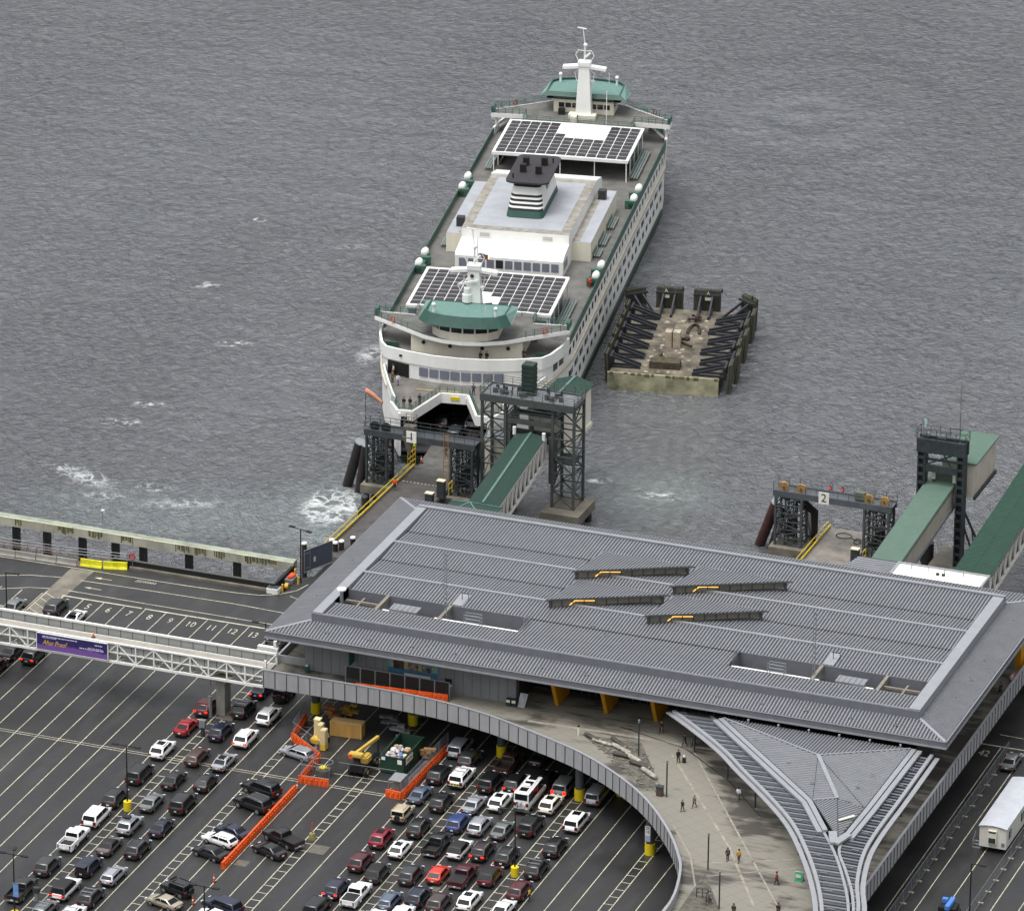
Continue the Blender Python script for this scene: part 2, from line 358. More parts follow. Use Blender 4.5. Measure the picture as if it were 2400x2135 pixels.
# ---------------------------------------------------------------- terminal building
FL=7.4
T=thing('ferry_terminal','long grey ferry terminal hall under a broad ribbed metal roof with four raised skylights','building',(40,10,0),world=True)
X0,X1,Y0,Y1=-1.0,81.0,-8.2,29.8
ZR=lambda y: {-8.2:15.25,1.0:14.95,6.4:15.3,11.6:14.95,17.1:15.3,21.6:14.95,29.8:15.4}[y]
rf=MB(); rb=MB(); WELL=[(.3,25.7),(54.2,79.5)]; YW=-3.8
bays=[-8.2,1.0,6.4,11.6,17.1,21.6,29.8]
def sheet(x0,x1,ya,za,yb,zb):
    rf.slab([(x0,ya,za),(x1,ya,za),(x1,yb,zb),(x0,yb,zb)],.12)
    rb.ribs([(x0,ya,za),(x1,ya,za),(x1,yb,zb),(x0,yb,zb)],(0,1),.45,.25,.12)
for ya,yb in zip(bays,bays[1:]):
    za,zb=ZR(ya),ZR(yb)
    if ya==-8.2:
        zm=za+(zb-za)*(YW-ya)/(yb-ya)
        sheet(.3,79.5,ya,za,YW,zm); sheet(25.7,54.2,YW,zm,yb,zb)
    else: sheet(.3,79.5,ya,za,yb,zb)
rf.build('roof',M_roof_shade,T); rb.build('roof_sheeting',M_roof,T)
tr=MB()
tr.boxm(X0,.3,Y0,Y1,14.1,15.52); tr.boxm(79.5,X1,Y0,Y1,14.1,15.52); tr.boxm(.3,79.5,29.2,29.8,14.1,15.56)
tr.boxm(.3,79.5,Y0-.12,Y0,14.05,15.5)
for y in (6.4,17.1):
    tr.boxm(.3,79.5,y-.28,y+.12,ZR(y)+.04,ZR(y)+.26)
tr.build('roof_border',M_trim,T)
fs=MB(); fs.boxm(X0-.02,X1+.02,Y0-.3,Y0-.12,14.0,15.42); fs.boxm(X0,X1,28.9,29.2,14.9,15.62); fs.build('upper_fascia',M_fascia,T)
gt=MB()
for y in (1.0,11.6,21.6): gt.boxm(.4 if y!=1 else 25.7,79.4 if y!=1 else 54.2,y-.17,y+.17,14.8,15.0+.075)
gt.build('valley_gutter',M_black,T)
# sloping eaves with hipped corners
A0,A1,B0,B1=-5.8,85.6,-12.3,34.9; zi,zo=14.3,13.65
E_=MB(); ER=MB()
inn=[(X0,Y0),(X1,Y0),(X1,Y1),(X0,Y1)]; out=[(A0,B0),(A1,B0),(A1,B1),(A0,B1)]
for i,d in enumerate(((0,1),(1,0),(0,1),(1,0))):
    j=(i+1)%4; P=[(*out[i],zo),(*out[j],zo),(*inn[j],zi),(*inn[i],zi)]
    E_.slab(P,.1); ER.ribs(P,d,.45,.24,.11) if i%2==0 else ER.ribs(P,d,.45,.14,.16)
    MB().bar((*out[i],zo+.07),(*inn[i],zi+.07),.42,.14).build('hip_cap',M_trim,T)
E_.build('eave',M_roof_shade,T); ER.build('eave_sheeting',M_roof,T)
ef=MB(); g=.12
ef.boxm(A0-g,A1+g,B0-g,B0,12.95,13.72); ef.boxm(A0-g,A1+g,B1,B1+g,12.95,13.72); ef.boxm(A0-g,A0,B0,B1,12.95,13.72); ef.boxm(A1,A1+g,B0,B1,12.95,13.72)
ef.build('eave_fascia',M_fascia,T)
el=MB(); el.boxm(A0-.2,A1+.2,B0-.2,B0-g,12.72,12.95); el.boxm(A1+g,A1+.22,B0,B1,12.72,12.95); el.boxm(A0-g,A1+g,B0-.2,B0-g,13.68,13.76); el.boxm(A1+g,A1+.2,B0,B1,13.68,13.76); el.build('gutter_lip',M_trim,T)
MB().boxm(A0,A1,B0,B1,12.75,12.94).build('soffit',mat('soffit_grey','#6b6a66',.7),T)
# walls
wl=MB(); wl.boxm(-1.9,27.3,-8.7,-8.4,FL,12.75); wl.boxm(-1.9,-1.6,-8.4,28,FL,12.75); wl.boxm(-1.6,81,28,28.3,FL,12.75)
x=-1.9+1.2
wl.build('wall',M_wall,T)
ws=MB()
while x<27.2: ws.boxm(x,x+.05,-8.73,-8.7,FL,12.7); x+=1.22
ws.build('wall_joint',mat('joint_grey','#5f6264'),T)
dw=MB(); dw.boxm(54.5,81,-8.9,-8.5,FL+4.2,12.75); dw.boxm(80.7,81,-8.5,28,FL,12.75); dw.boxm(27.3,27.6,-8.4,-2.5,FL,12.75); dw.build('clad_wall',M_dark,T)
dj=MB()
for i in range(20): dj.boxm(55+1.32*i,55.06+1.32*i,-8.94,-8.9,FL+4.2,12.7)
dj.build('cladding_joint',M_black,T)
gl=MB(); gl.boxm(27.6,80.7,-2.6,-2.4,FL,12.75); gl.build('glass_front',M_glass,T)
mu=MB()
for i in range(29): mu.boxm(28+1.0*i,28.08+1.0*i,-2.72,-2.6,FL,12.7)
mu.boxm(27.6,56,-2.7,-2.6,FL+2.3,FL+2.42); mu.build('mullion',mat('mullion_grey','#4a4c4e'),T)
for x in (32.3,39.0,45.75):
    MB().add([(x-.25,-7.1,FL),(x+.25,-7.1,FL),(x+.25,-3,FL),(x-.25,-3,FL),(x-.25,-9.6,12.7),(x+.25,-9.6,12.7),(x+.25,-3,12.7),(x-.25,-3,12.7)],[(3,2,1,0),(4,5,6,7),(0,1,5,4),(1,2,6,5),(2,3,7,6),(3,0,4,7)]).build('ochre_fin',M_ochre,T)
MB().boxm(82.0,84.6,25.2,28.5,FL,11.6).build('ochre_bay',M_ochre,T)
MB().boxm(81.8,83.8,25.1,25.2,FL,10.4).build('ochre_bay_door',M_wall,T)
for x in (36,42.7,49.6):
    MB().boxm(x-.45,x+.45,-9.0,-8.9,11.9,12.7).build('hanging_sign',mat('pale_sign','#9aa4ac'),T)
# roof wells with plant
for wi,(a,b) in enumerate(WELL):
    y1=1.0
    w_=MB(); w_.boxm(a,b,YW-.12,YW,13.2,15.22); w_.boxm(a,b,y1,y1+.12,13.2,15.12); w_.boxm(a-.12,a,YW,y1,13.2,15.45); w_.boxm(b,b+.12,YW,y1,13.2,15.35)
    well=w_.build('roof_well',M_fascia,T)
    MB().boxm(a,b,YW,y1,13.05,13.2).build('well_floor',M_dark,well)
    fl=MB()
    s=(lambda t:a+t) if wi==0 else (lambda t:b-t)
    for t0,t1 in ((6.3,9),(13.5,25.2)): xa,xb=sorted((s(t0),s(t1))); fl.boxm(xa,xb,YW+.02,YW+1.1,13.22,14.85)
    fl.build('white_ledge',M_white,well)
    bm_=MB()
    for t in (5.6,14.3): xa=s(t); bm_.boxm(xa-.22,xa+.22,YW,y1,14.5,15.1)
    bm_.bar((s(.6),YW+.5,14.5),(s(5.4),YW+.5,14.5),.3); bm_.bar((s(.6),YW+2.6,14.5),(s(5.4),YW+2.6,14.5),.3); bm_.bar((s(2.6),YW+.5,14.5),(s(2.6),YW+4,14.5),.25)
    bm_.build('steel_beam',mat('weathered_beam','#7d776b',.7),well)
    xa,xb=sorted((s(7.4),s(11.2))); un=MB(); un.boxm(xa,xb,YW+.4,YW+2.3,13.3,15.35); q=un.build('air_handler',M_roof,T)
    lo=MB()
    for i in range(5): lo.boxm(xa+.3+i*.7,xa+.36+i*.7,YW+.42,YW+2.28,15.35,15.4)
    lo.build('panel_seam',M_fascia,q)
    ld=MB(); xa=s(19)
    for xx in (xa-1.1,xa+1.1): ld.tube((xx,YW+.1,14.6),(xx,YW+.1,16.4),.05); ld.tube((xx,YW+.9,14.6),(xx,YW+.9,16.4),.05)
    for z in (15.4,15.9,16.35):
        ld.tube((xa-1.1,YW+.1,z),(xa+1.1,YW+.1,z),.04); ld.tube((xa-1.1,YW+.9,z),(xa+1.1,YW+.9,z),.04)
    ld.build('guard_rail',M_steel,T)
    gr=MB(); xe=s(25.4)
    for i in range(4): gr.tube((xe+.3,YW+1.2+i*.5,15.1),(xe+.3,YW+1.2+i*.5,16.5),.04)
    gr.tube((xe+.3,YW+1.2,16.4),(xe+.3,YW+2.7,16.4),.04); gr.build('guard_rail',M_steel,T)
    # hatch pad and lattice aerial
    xh=s(15.0) if wi==0 else s(13.6)
    MB().slab([(xh-.7,1.3,15.18),(xh+.7,1.3,15.18),(xh+.7,4.6,15.34),(xh-.7,4.6,15.34)],.1).build('walk_pad',M_trim,T)
    hh=MB(); hh.path([(xh+.1,3.0,15.3),(xh+.1,3.0,16.2),(xh+1.0,3.0,16.2),(xh+1.0,3.0,15.3)],.05); hh.build('access_hoop',M_dkst,T)
    xm=s(14.6); am=MB(); H=9.5
    for dx,dy in ((0,0),(.35,0),(.17,.3)): am.tube((xm+dx,YW+1.6+dy,14.4),(xm+dx,YW+1.6+dy,14.4+H),.035,5)
    for i in range(14):
        z=14.6+i*.66; am.tube((xm,YW+1.6,z),(xm+.35,YW+1.6,z+.33),.02,4); am.tube((xm+.35,YW+1.6,z+.33),(xm+.17,YW+1.9,z+.66),.02,4)
    if wi==0: am.sphere((xm-.15,YW+1.5,19.6),.22); am.sphere((xm+.5,YW+1.5,18.7),.2)
    am.build('lattice_aerial',M_steel,T)
vt=MB(); vt.tube((.9,-2.9,14.2),(.9,-2.9,16.6),.24,12); vp=vt.build('vent_pipe',M_steel,T,smooth=40)
MB().tube((.9,-2.9,16.7),(.9,-2.9,16.9),.62,14).build('vent_cap',M_white,vp,smooth=40)
# four raised skylights
for ax,ay in ((26.9,14.2),(40.4,14.3),(26.9,4.3),(40.4,4.2)):
    bx,by=ax+13.6,ay+7.4; zA,zB=16.55,16.45
    C=(ax+.3,ay+10.4,15.2); A=(ax-.4,ay-.25,zA); B=(bx+.5,by+.02,zB); B2=(bx+.3,by+.25,15.3)
    sk=MB().slab([A,B,C],.14).build('skylight',M_roof_shade,T)
    MB().ribs([A,B,C],(0,1),.45,.25,.12).build('skylight_sheeting',M_roof,sk)
    d=Vector((bx-ax,by-ay,0)).normalized(); n=Vector((d.y,-d.x,0)); q=[Vector((ax,ay,0))-n*.45+d*.3,Vector((bx,by,0))-n*.45-d*.5]
    MB().quad((*q[0].xy,15.35),(*q[1].xy,15.35),(*q[1].xy,zB-.15),(*q[0].xy,zA-.15)).build('skylight_glazing',mat('skylight_glass','#7d786a',.35),sk)
    fr=MB()
    for i in range(11):
        p=q[0].lerp(q[1],i/10)+n*.06; fr.bar((p.x,p.y,14.9),(p.x,p.y,16.4),.1 if 0<i<10 else .35)
    e0,e1=q[0]+n*.1,q[1]+n*.1
    fr.bar((*e0.xy,15.1),(*e1.xy,15.1),.16,.3); fr.bar((*(q[0]+n*.42).xy,zA-.02),(*(q[1]+n*.42+d*.5).xy,zB-.02),.12,.22)
    fr.build('skylight_frame',mat('frame_grey','#4b4c4d'),sk)
    lp=MB(); p0=q[0].lerp(q[1],.17)+n*.04; p1=q[0].lerp(q[1],.22)+n*.04; p2=q[0].lerp(q[1],.40)+n*.04
    lp.bar((*p0.xy,15.5),(*p1.xy,16.1),.07); lp.bar((*p1.xy,16.08),(*p2.xy,15.93),.06); lp.build('light_strip',M_lamp,sk)
# snow guards / anchor brackets on the eaves
def anchor(x,y,z):
    a=MB(); a.bar((x-.35,y,z+.1),(x+.35,y,z+.1),.12,.05); a.bar((x,y-.2,z+.1),(x,y+.2,z+.1),.12,.05); a.tube((x,y,z+.1),(x,y,z+.42),.05,6); return a.build('roof_anchor',M_steel,T)
for i in range(14): anchor(2+5.9*i,-10.6,13.98)
for i in range(13): anchor(4+6*i,32.6,13.98)
for i in range(6): anchor(83.4,-7+6.4*i,13.98); anchor(-3.6,-7+6.4*i,13.98)
for x,y in ((36.5,-.6),(34,1.6)): anchor(x,y,15.1)
# wall signs and services on the south wall
mu_=thing('wall_mural','pale blue mural panel with three photo windows on the grey terminal wall','mural',(13,-8.8,8.3),world=True)
MB().boxm(9.7,16.6,-8.82,-8.72,8.3,12.3).build('panel',mat('mural_blue','#6f9db0',.6,0,.1,.6),mu_)
MB().boxm(9.75,16.55,-8.86,-8.82,8.9,9.9).build('lower_band',mat('mural_deep_blue','#3f7395',.6,0,.2,1),mu_)
MB().boxm(10.2,16.1,-8.87,-8.82,9.9,11.3).build('yellow_band',mat('mural_olive','#a9a568',.6,0,.2,2),mu_)
for x,c in ((10.5,'#4a3a30'),(12.5,'#8a7a70'),(14.4,'#7f8590')):
    MB().boxm(x,x+1.45,-8.90,-8.87,9.75,11.0).build('picture',mat('picture_'+c[1:],c,.6,0,.6,1.6),mu_)
MB().boxm(12.0,15.6,-8.90,-8.86,8.95,9.3).build('caption_strip',M_cream,mu_)
sg=thing('hanging_blade_sign','dark green blade sign jutting from the terminal wall under the eave','sign',(5,-9,10),world=True)
MB().boxm(4.95,5.05,-10.6,-8.75,9.7,11.8).build('blade',mat('sign_green','#235a45'),sg); MB().boxm(4.97,5.03,-10.6,-8.75,11.8,12.7).build('hanger',M_steel,sg)
nb=thing('notice_board','small dark notice board with white strip on the grey terminal wall','notice',(18,-8.8,8.2),world=True)
MB().boxm(17.6,18.5,-8.8,-8.72,8.7,9.4).build('board',M_black,nb); MB().boxm(17.6,18.5,-8.82,-8.72,8.4,8.68).build('caption_strip',M_white,nb)
tb=thing('litter_bin','green litter bin at the corner of the terminal wall','bin',(-1.2,-9.6,FL),world=True)
MB().tube((-1.2,-9.6,FL),(-1.2,-9.6,FL+1.0),.3,12).build('body',M_teald,tb,smooth=40); MB().tube((-1.2,-9.6,FL+1.0),(-1.2,-9.6,FL+1.25),.32,12,.15).build('lid',M_steel,tb,smooth=40)
for i,lab in enumerate(('small dark cabinet at the end of the grey wall, nearest the wall','small dark cabinet at the end of the grey wall, beside the leaning boards')):
    c=thing('utility_cabinet',lab,'cabinet',(26.6+.75*i,-9.4,FL),world=True)
    MB().boxm(26.3+.75*i,26.9+.75*i,-9.7,-9.1,FL,FL+1).build('box',M_dkst,c,bevel=.03); MB().boxm(26.35+.75*i,26.85+.75*i,-9.72,-9.7,FL+.55,FL+.9).build('label_plate',M_cream,c)
lbds=thing('leaning_boards','grey boards leaning beside the entrance corner','boards',(28.2,-9,FL),world=True)
for i in range(3): MB().bar((28+.25*i,-9.4,FL),(28.1+.3*i,-8.5,FL+1.6),.5,.05).build('board',M_steel,lbds)
# ---------------------------------------------------------------- raised plaza deck
PL=thing('elevated_plaza','raised concrete plaza deck with a curved grey panelled parapet','plaza',(40,-15,0),world=True)
curve=[(-5.8,-13.3),(1,-13.3),(8,-13.3),(14,-13.5),(19.6,-14.1),(25.5,-15.4),(29.5,-16.8),(33.2,-18.3),(36.6,-19.7),(40.2,-21.4),(43.7,-23.5),(47.1,-26),(50.5,-28.9),(53.9,-32.5),(57,-36.6),(59.5,-40.4),(61.6,-44.3),(63,-47.4),(64.2,-51.8),(64.9,-55.7),(65.1,-60),(64.9,-68),(64,-80),(63,-95)]
def smooth_curve(pts,n):
    P=[Vector((*p,0)) for p in pts]; out=[]
    for i in range(len(P)-1):
        p0,p1,p2,p3=P[max(0,i-1)],P[i],P[i+1],P[min(len(P)-1,i+2)]
        for k in range(n):
            t=k/n; out.append(.5*((2*p1)+(p2-p0)*t+(2*p0-5*p1+4*p2-p3)*t*t+(3*p1-p0-3*p2+p3)*t**3))
    out.append(P[-1]); return [(v.x,v.y) for v in out]
sc_=smooth_curve(curve,4)
def pave_mat():
    M=bpy.data.materials.new('plaza_concrete'); M.use_nodes=True; k=NT(M); P=k.n('NewGeometry').outputs['Position']
    a=k.noise(P,.07,5,.6,.5); c=k.noise(k.map(P,(.25,1.3,1)),.5,5,.65)
    damp=k.math('ADD',k.math('MULTIPLY',a,1.1),k.math('MULTIPLY',c,.75))
    dry=k.math('MAXIMUM',k.blob(P,52,-19,7,12,R(30),.1),k.math('MAXIMUM',k.blob(P,60,-33,6,22,R(33),.1),k.blob(P,72,-56,8,14,R(20),.2)))
    damp=k.math('ADD',damp,k.math('MULTIPLY',dry,.28))
    col=k.mix(k.ramp(damp,(.86,0.0),(1.3,1.0)),(.052,.047,.039),(.19,.178,.147))
    br=k.n('TexBrick'); br.offset=0; br.squash=1; br.inputs['Scale'].default_value=1; br.inputs['Mortar Size'].default_value=.035; br.inputs['Brick Width'].default_value=1.8; br.inputs['Row Height'].default_value=1.8
    br.inputs['Color1'].default_value=br.inputs['Color2'].default_value=(0,0,0,1); br.inputs['Mortar'].default_value=(1,1,1,1)
    v=k.map(P,(1,1,1),rot=(0,0,R(33))); k.l(v,br.inputs['Vector'])
    col=k.mix(k.math('MULTIPLY',br.outputs['Color'],.4),col,(.07,.065,.055))
    k.l(col,k.b.inputs['Base Color']); k.l(k.ramp(damp,(.55,.45),(.95,.8)),k.b.inputs['Roughness'])
    return M
M_pave=pave_mat()
deck=sc_+[(85.5,-95),(85.5,42),(-5.8,42)]
MB().prism(deck,6.25,FL).build('deck',M_pave,PL)
def parapet(name,line,z0,z1,t,side,mat_,pan,jm,panel):
    b=MB(); j=MB(); cap=MB(); acc=0; nxt=0; off=lambda a,c,s:((-(c[1]-a[1])),(c[0]-a[0]))
    N=[]
    for i in range(len(line)):
        a=line[max(0,i-1)]; c=line[min(len(line)-1,i+1)]; L=math.hypot(c[0]-a[0],c[1]-a[1]); N.append((-(c[1]-a[1])/L*side,(c[0]-a[0])/L*side))
    rings=[]; caps=[]
    for (x,y),(nx,ny) in zip(line,N):
        x-=nx*.06; y-=ny*.06; rings.append([(x,y,z0),(x+nx*t,y+ny*t,z0),(x+nx*t,y+ny*t,z1),(x,y,z1)])
        caps.append([(x-nx*.05,y-ny*.05,z1+.005),(x+nx*(t+.05),y+ny*(t+.05),z1+.005),(x+nx*(t+.05),y+ny*(t+.05),z1+.09),(x-nx*.05,y-ny*.05,z1+.09)])
    b.loft(rings); cap.loft(caps)
    for i in range(len(line)-1):
        a,c=line[i],line[i+1]; L=math.hypot(c[0]-a[0],c[1]-a[1]); nx,ny=N[i]
        while nxt<acc+L:
            k=(nxt-acc)/L; x,y=a[0]+(c[0]-a[0])*k,a[1]+(c[1]-a[1])*k; j.box((x-nx*.08,y-ny*.08,(z0+z1)/2),(.09,.09,z1-z0-.1),math.atan2(c[1]-a[1],c[0]-a[0])); nxt+=pan
        acc+=L
    q=b.build(name,mat_,panel); cap.build('coping',M_trim,q); j.build('panel_joint',jm,q)
M_par=mat('parapet_panel','#9b9c9e',.5,.1,.1,.9,streak=.15); M_pj=mat('parapet_joint','#3a3c3e')
parapet('parapet',sc_,6.15,8.6,.22,1,M_par,1.62,M_pj,PL)
parapet('parapet',[(85.5,-95),(85.5,-40),(85.5,0),(85.5,42)],6.15,8.6,.22,1,M_par,1.35,M_pj,PL)
M_col=mat('column_grey','#4b4e52',.6,0,.15,1)
for x,y in ((-1.6,-5.8),(11.5,-4.5),(25.6,-9.3),(39.3,-17.6),(52.8,-29),(29.6,-6),(43.8,-14.5),(66,-28),(81,-20),(82,-45)):
    c=MB().tube((x,y,0),(x,y,6.25),.55,16).build('column',M_col,PL,smooth=40)
    MB().tube((x,y,0.002),(x,y,1.55),.66,18).build('column_guard',M_yellow,c,smooth=40)
MB().boxm(-4,84,34,36,0,6.2).build('back_wall',M_dark,PL)
# surface strips, joints and a painted shadow line on the deck
stp=MB()
def strip(pts,w,z=FL+.006):
    for a,c in zip(pts,pts[1:]):
        dx,dy=c[0]-a[0],c[1]-a[1]; L=math.hypot(dx,dy); nx,ny=-dy/L*w/2,dx/L*w/2
        stp.quad((a[0]-nx,a[1]-ny,z),(c[0]-nx,c[1]-ny,z),(c[0]+nx,c[1]+ny,z),(a[0]+nx,a[1]+ny,z))
strip([(30.5,-12.9),(39.8,-12.5),(56.4,-12.3)],.55); strip([(52.3,-12.4),(77.3,-52),(84,-66)],.22)
strip([(50.9,-15.6),(66,-37.8),(74,-52)],.3); strip([(57,-33.5),(62.5,-42),(65.9,-50),(67,-60),(67,-75)],.2); strip([(65,-43),(77,-37)],.2); strip([(66,-46.5),(76,-40)],.16)
stp.build('paving_strip',mat('pale_strip','#8d887a',.75,0,.3,.8),PL)
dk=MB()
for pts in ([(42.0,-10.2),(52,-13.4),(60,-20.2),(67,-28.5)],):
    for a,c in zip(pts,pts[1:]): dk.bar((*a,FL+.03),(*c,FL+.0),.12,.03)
dk.build('canopy_shadow_line',M_black,PL)  # black strip painting in the shadow line of the canopy edge
# planted beds with stacked logs
bed=MB(); bed.prism([(38.3,-14.2),(46.2,-13.9),(54,-27.2),(49.5,-24.5),(44.5,-19.5)],FL+.004,FL+.05); bed.prism([(65.6,-45.6),(66.2,-64),(71.5,-64),(70.8,-55)],FL+.004,FL+.05)
bed.build('planting_bed',mat('bed_soil','#5b584f',.9,0,.45,1.2,.5,4),PL)
rnd=random.Random(3)
labs=['dark weathered log nearest the curved parapet','broad split log in the corner of the gravel bed','long grey log beside the thin lamp post','short log lying across the middle of the bed','pale squared log at the point of the bed','stubby log wedged between darker ones','grey split log set slantwise in the bed','long dark log along the north edge of the bed']
spots=[(40.0,-15.0),(41.6,-15.9),(43.6,-15.2),(44.6,-16.9),(45.4,-18.6),(46.9,-19.0),(48.3,-20.4),(50.2,-22.3)]
for i,((x,y),L) in enumerate(zip(spots,labs)):
    a=-.35+rnd.uniform(-.35,.35); l=rnd.uniform(1.0,1.7); r=rnd.uniform(.26,.42); dx,dy=math.cos(a)*l,math.sin(a)*l
    t=thing('bench_log',L,'log',(x,y,FL),group='logs in the gravel bed',world=True)
    mb=MB(); mb.loft([[(x+dx*k+ -math.sin(a)*rr*r*math.cos(q),y+dy*k+math.cos(a)*rr*r*math.cos(q),FL+.05+r*.8+rr*r*.75*math.sin(q)) for q in [2*PI*j/9 for j in range(9)]] for k,rr in ((-1,.9),(-.6,1.05),(0,.95),(.5,1.08),(1,.9))]); mb.build('trunk',mat('grey_log' if i%2 else 'dark_log','#9a958a' if i%2 else '#4a453e',.85,0,.35,2),t,smooth=50)
    MB().loft([[(x+dx*1.004-math.sin(a)*.8*r*math.cos(q),y+dy*1.004+math.cos(a)*.8*r*math.cos(q),FL+.05+r*.8+.6*r*math.sin(q)) for q in [2*PI*j/9 for j in range(9)]] ,[(x+dx*1.03-math.sin(a)*.7*r*math.cos(q),y+dy*1.03+math.cos(a)*.7*r*math.cos(q),FL+.05+r*.8+.5*r*math.sin(q)) for q in [2*PI*j/9 for j in range(9)]]]).build('cut_end',mat('cut_wood','#b8b0a0',.8,0,.2,3),t)
gv=MB()
for i in range(420):
    x,y=rnd.uniform(38.5,53.5),rnd.uniform(-27,-14.2)
    # keep to the bed outline
    if not (y<-14.1 and y>-14-(x-38.3)*1.0 and y< -13.9-(x-46.2)*1.7+ (0 if x>46.2 else 99)): continue
    s=rnd.uniform(.08,.3); gv.sphere((x,y,FL+.06),s,5,.55)
g_=gv.build('gravel',mat('gravel_mix','#77736a',.9,0,.5,.9)); g_['kind']='stuff'; g_['label']='loose stones between the logs'
# ---------------------------------------------------------------- low triangular roof
TR=thing('triangular_canopy','low triangular ribbed metal roof with three creases in front of the terminal','canopy',(72,-22,FL),world=True)
P1,PR,TP,L2,R2_=(56.6,-12.4,12),(81.2,-12.4,12),(80.4,-39.5,11.8),(74.3,-30.6,11.9),(80.9,-30.4,11.9); N1,N2=(71.5,-19.9,12.75),(77.2,-29.9,12.35)
cb=MB(); cr=MB(); 
for poly,d in (([P1,N1,PR],(0,1)),([P1,L2,N1],(1,.0)),([L2,N2,N1],(1,.0)),([N1,N2,R2_],(1,.06)),([N1,R2_,PR],(1,.06)),([L2,TP,N2],(.55,1)),([TP,R2_,N2],(.55,1))):
    cb.slab(poly if (Vector(poly[1])-Vector(poly[0])).cross(Vector(poly[2])-Vector(poly[0])).z>0 else poly[::-1],.15)
    cr.ribs(poly[:] if len(poly)==3 else poly,d,.42,.22,.09,.0)
cb.build('roof',M_roof_shade,TR); cr.build('roof_sheeting',M_roof,TR)
ct=MB()
for a,b,w in ((P1,N1,.22),(N1,PR,.22),(N1,N2,.5),(L2,N2,.2)): ct.bar((a[0],a[1],a[2]+.1),(b[0],b[1],b[2]+.1),w,.12)
ct.build('ridge_cap',M_trim,TR)
eb=MB()
def edge(a,b,w,dz=.05,h=.3):
    eb.bar((a[0],a[1],a[2]+dz),(b[0],b[1],b[2]+dz),w,h)
for o in (0,.75):
    s=Vector((-.72,-.69,0))*(.45+o); e=[(Vector(p)+s) for p in (P1,L2,(78.6,-37.6,11.8))]
    for a,b in zip(e,e[1:]): edge(a,b,.62,-.02-.12*o)
    e=[(Vector(p)+Vector((.45+o,-.05,0))) for p in (PR,R2_,(80.6,-38.6,11.8))]
    for a,b in zip(e,e[1:]): edge(a,b,.62,-.02-.12*o)
edge((79.3,-38.2,11.9),(80.35,-40.9,11.8),1.0); edge((81.3,-38.2,11.9),(80.5,-40.9,11.8),1.0)
eb.build('edge_trim',M_trim,TR)
MB().bar((79.2,-35.4,12.25),(80.6,-33.6,12.3),.35,.1).build('pale_flashing',M_cream,TR)
for i,(x,y) in enumerate(((60,-12.9),(64,-12.9),(68,-12.9),(72,-12.9),(76,-12.9),(80,-12.9))):
    b=MB(); b.tube((x,y,12),(x,y,12.45),.1,8); b.sphere((x,y,12.55),.17); b.build('roof_vent',M_trim,TR,smooth=50)
for x,y in ((62.5,-17.5),(68.5,-22.5),(73,-27),(79.2,-22),(78.6,-26)):
    MB().box((x,y,12.5),(.5,.16,.12)).build('roof_anchor',M_steel,TR)
for x,y in ((61,-16),(68,-23.5),(75,-31),(80.5,-16),(80.2,-28)): MB().tube((x,y,FL),(x,y,11.9),.16,8).build('post',M_dkst,TR)
# ---------------------------------------------------------------- louvred walkway canopies
def arm(label,outer,inner,zz,slat,nrib):
    t=thing('louvred_walkway_canopy',label,'canopy',(outer[len(outer)//2][0],outer[len(outer)//2][1],FL),group='louvred canopies over the plaza walk',world=True)
    O_=smooth_curve(outer,4); I_=smooth_curve(inner,4)
    for ln,w,h in ((O_,.45,.32),(I_,.34,.3)):
        b=MB()
        for a,c in zip(ln,ln[1:]): b.bar((*a,zz),(*c,zz),w,h)
        b.build('edge_beam',M_trim,t)
    b=MB(); off=[(x-.75*sl[0],y-.75*sl[1]) for (x,y),sl in zip(O_,[slat]*len(O_))]
    for a,c in zip(off,off[1:]): b.bar((*a,zz-.25),(*c,zz-.25),.6,.12)
    b.build('outer_gutter',M_trim,t)
    def at_y(line,x0,y0,d):
        # where the slat line through (x0,y0) with direction d meets the other edge
        best=None
        for a,c in zip(line,line[1:]):
            ex,ey=c[0]-a[0],c[1]-a[1]; det=d[0]*ey-d[1]*ex
            if abs(det)<1e-9: continue
            s=((a[0]-x0)*ey-(a[1]-y0)*ex)/det; u=((a[0]-x0)*d[1]-(a[1]-y0)*d[0])/det
            if 0<=u<=1 and s>0.3 and (best is None or s<best): best=s
        return best
    lv=MB(); bl=MB(); ck=MB(); acc=0
    dist=[0]
    for a,c in zip(O_,O_[1:]): dist.append(dist[-1]+math.hypot(c[0]-a[0],c[1]-a[1]))
    k=0; i=0
    while k*.8<dist[-1]-.3:
        s=k*.8+.3
        while dist[i+1]<s: i+=1
        f=(s-dist[i])/(dist[i+1]-dist[i]); x=O_[i][0]+(O_[i+1][0]-O_[i][0])*f; y=O_[i][1]+(O_[i+1][1]-O_[i][1])*f
        L=at_y(I_,x,y,slat)
        if L and L<9:
            e=(x+slat[0]*(L-.15),y+slat[1]*(L-.15))
            (lv if k%2 else bl).bar((x,y,zz-.02),(*e,zz-.02),.3 if k%2 else .42,.12)
            if k%6==0: ck.bar((x+.7*slat[0],y+.7*slat[1],zz+.12),(x+1.6*slat[0],y+1.6*slat[1],zz+.12),.14,.1)
        k+=1
    lv.build('louvre',mat('louvre_grey','#7c8087',.4,.3,.06,1),t); bl.build('cross_beam',mat('louvre_dark','#4a4d53',.5,.2,.1,1),t); ck.build('clip',M_steel,t)
    pn=MB()
    for i in range(3,len(O_)-1,max(1,len(O_)//nrib)):
        x,y=O_[i]; pn.tube((x+slat[0]*.9,y+slat[1]*.9,FL),(x+slat[0]*.9,y+slat[1]*.9,zz-.1),.11,8)
    pn.build('post',M_dkst,t)
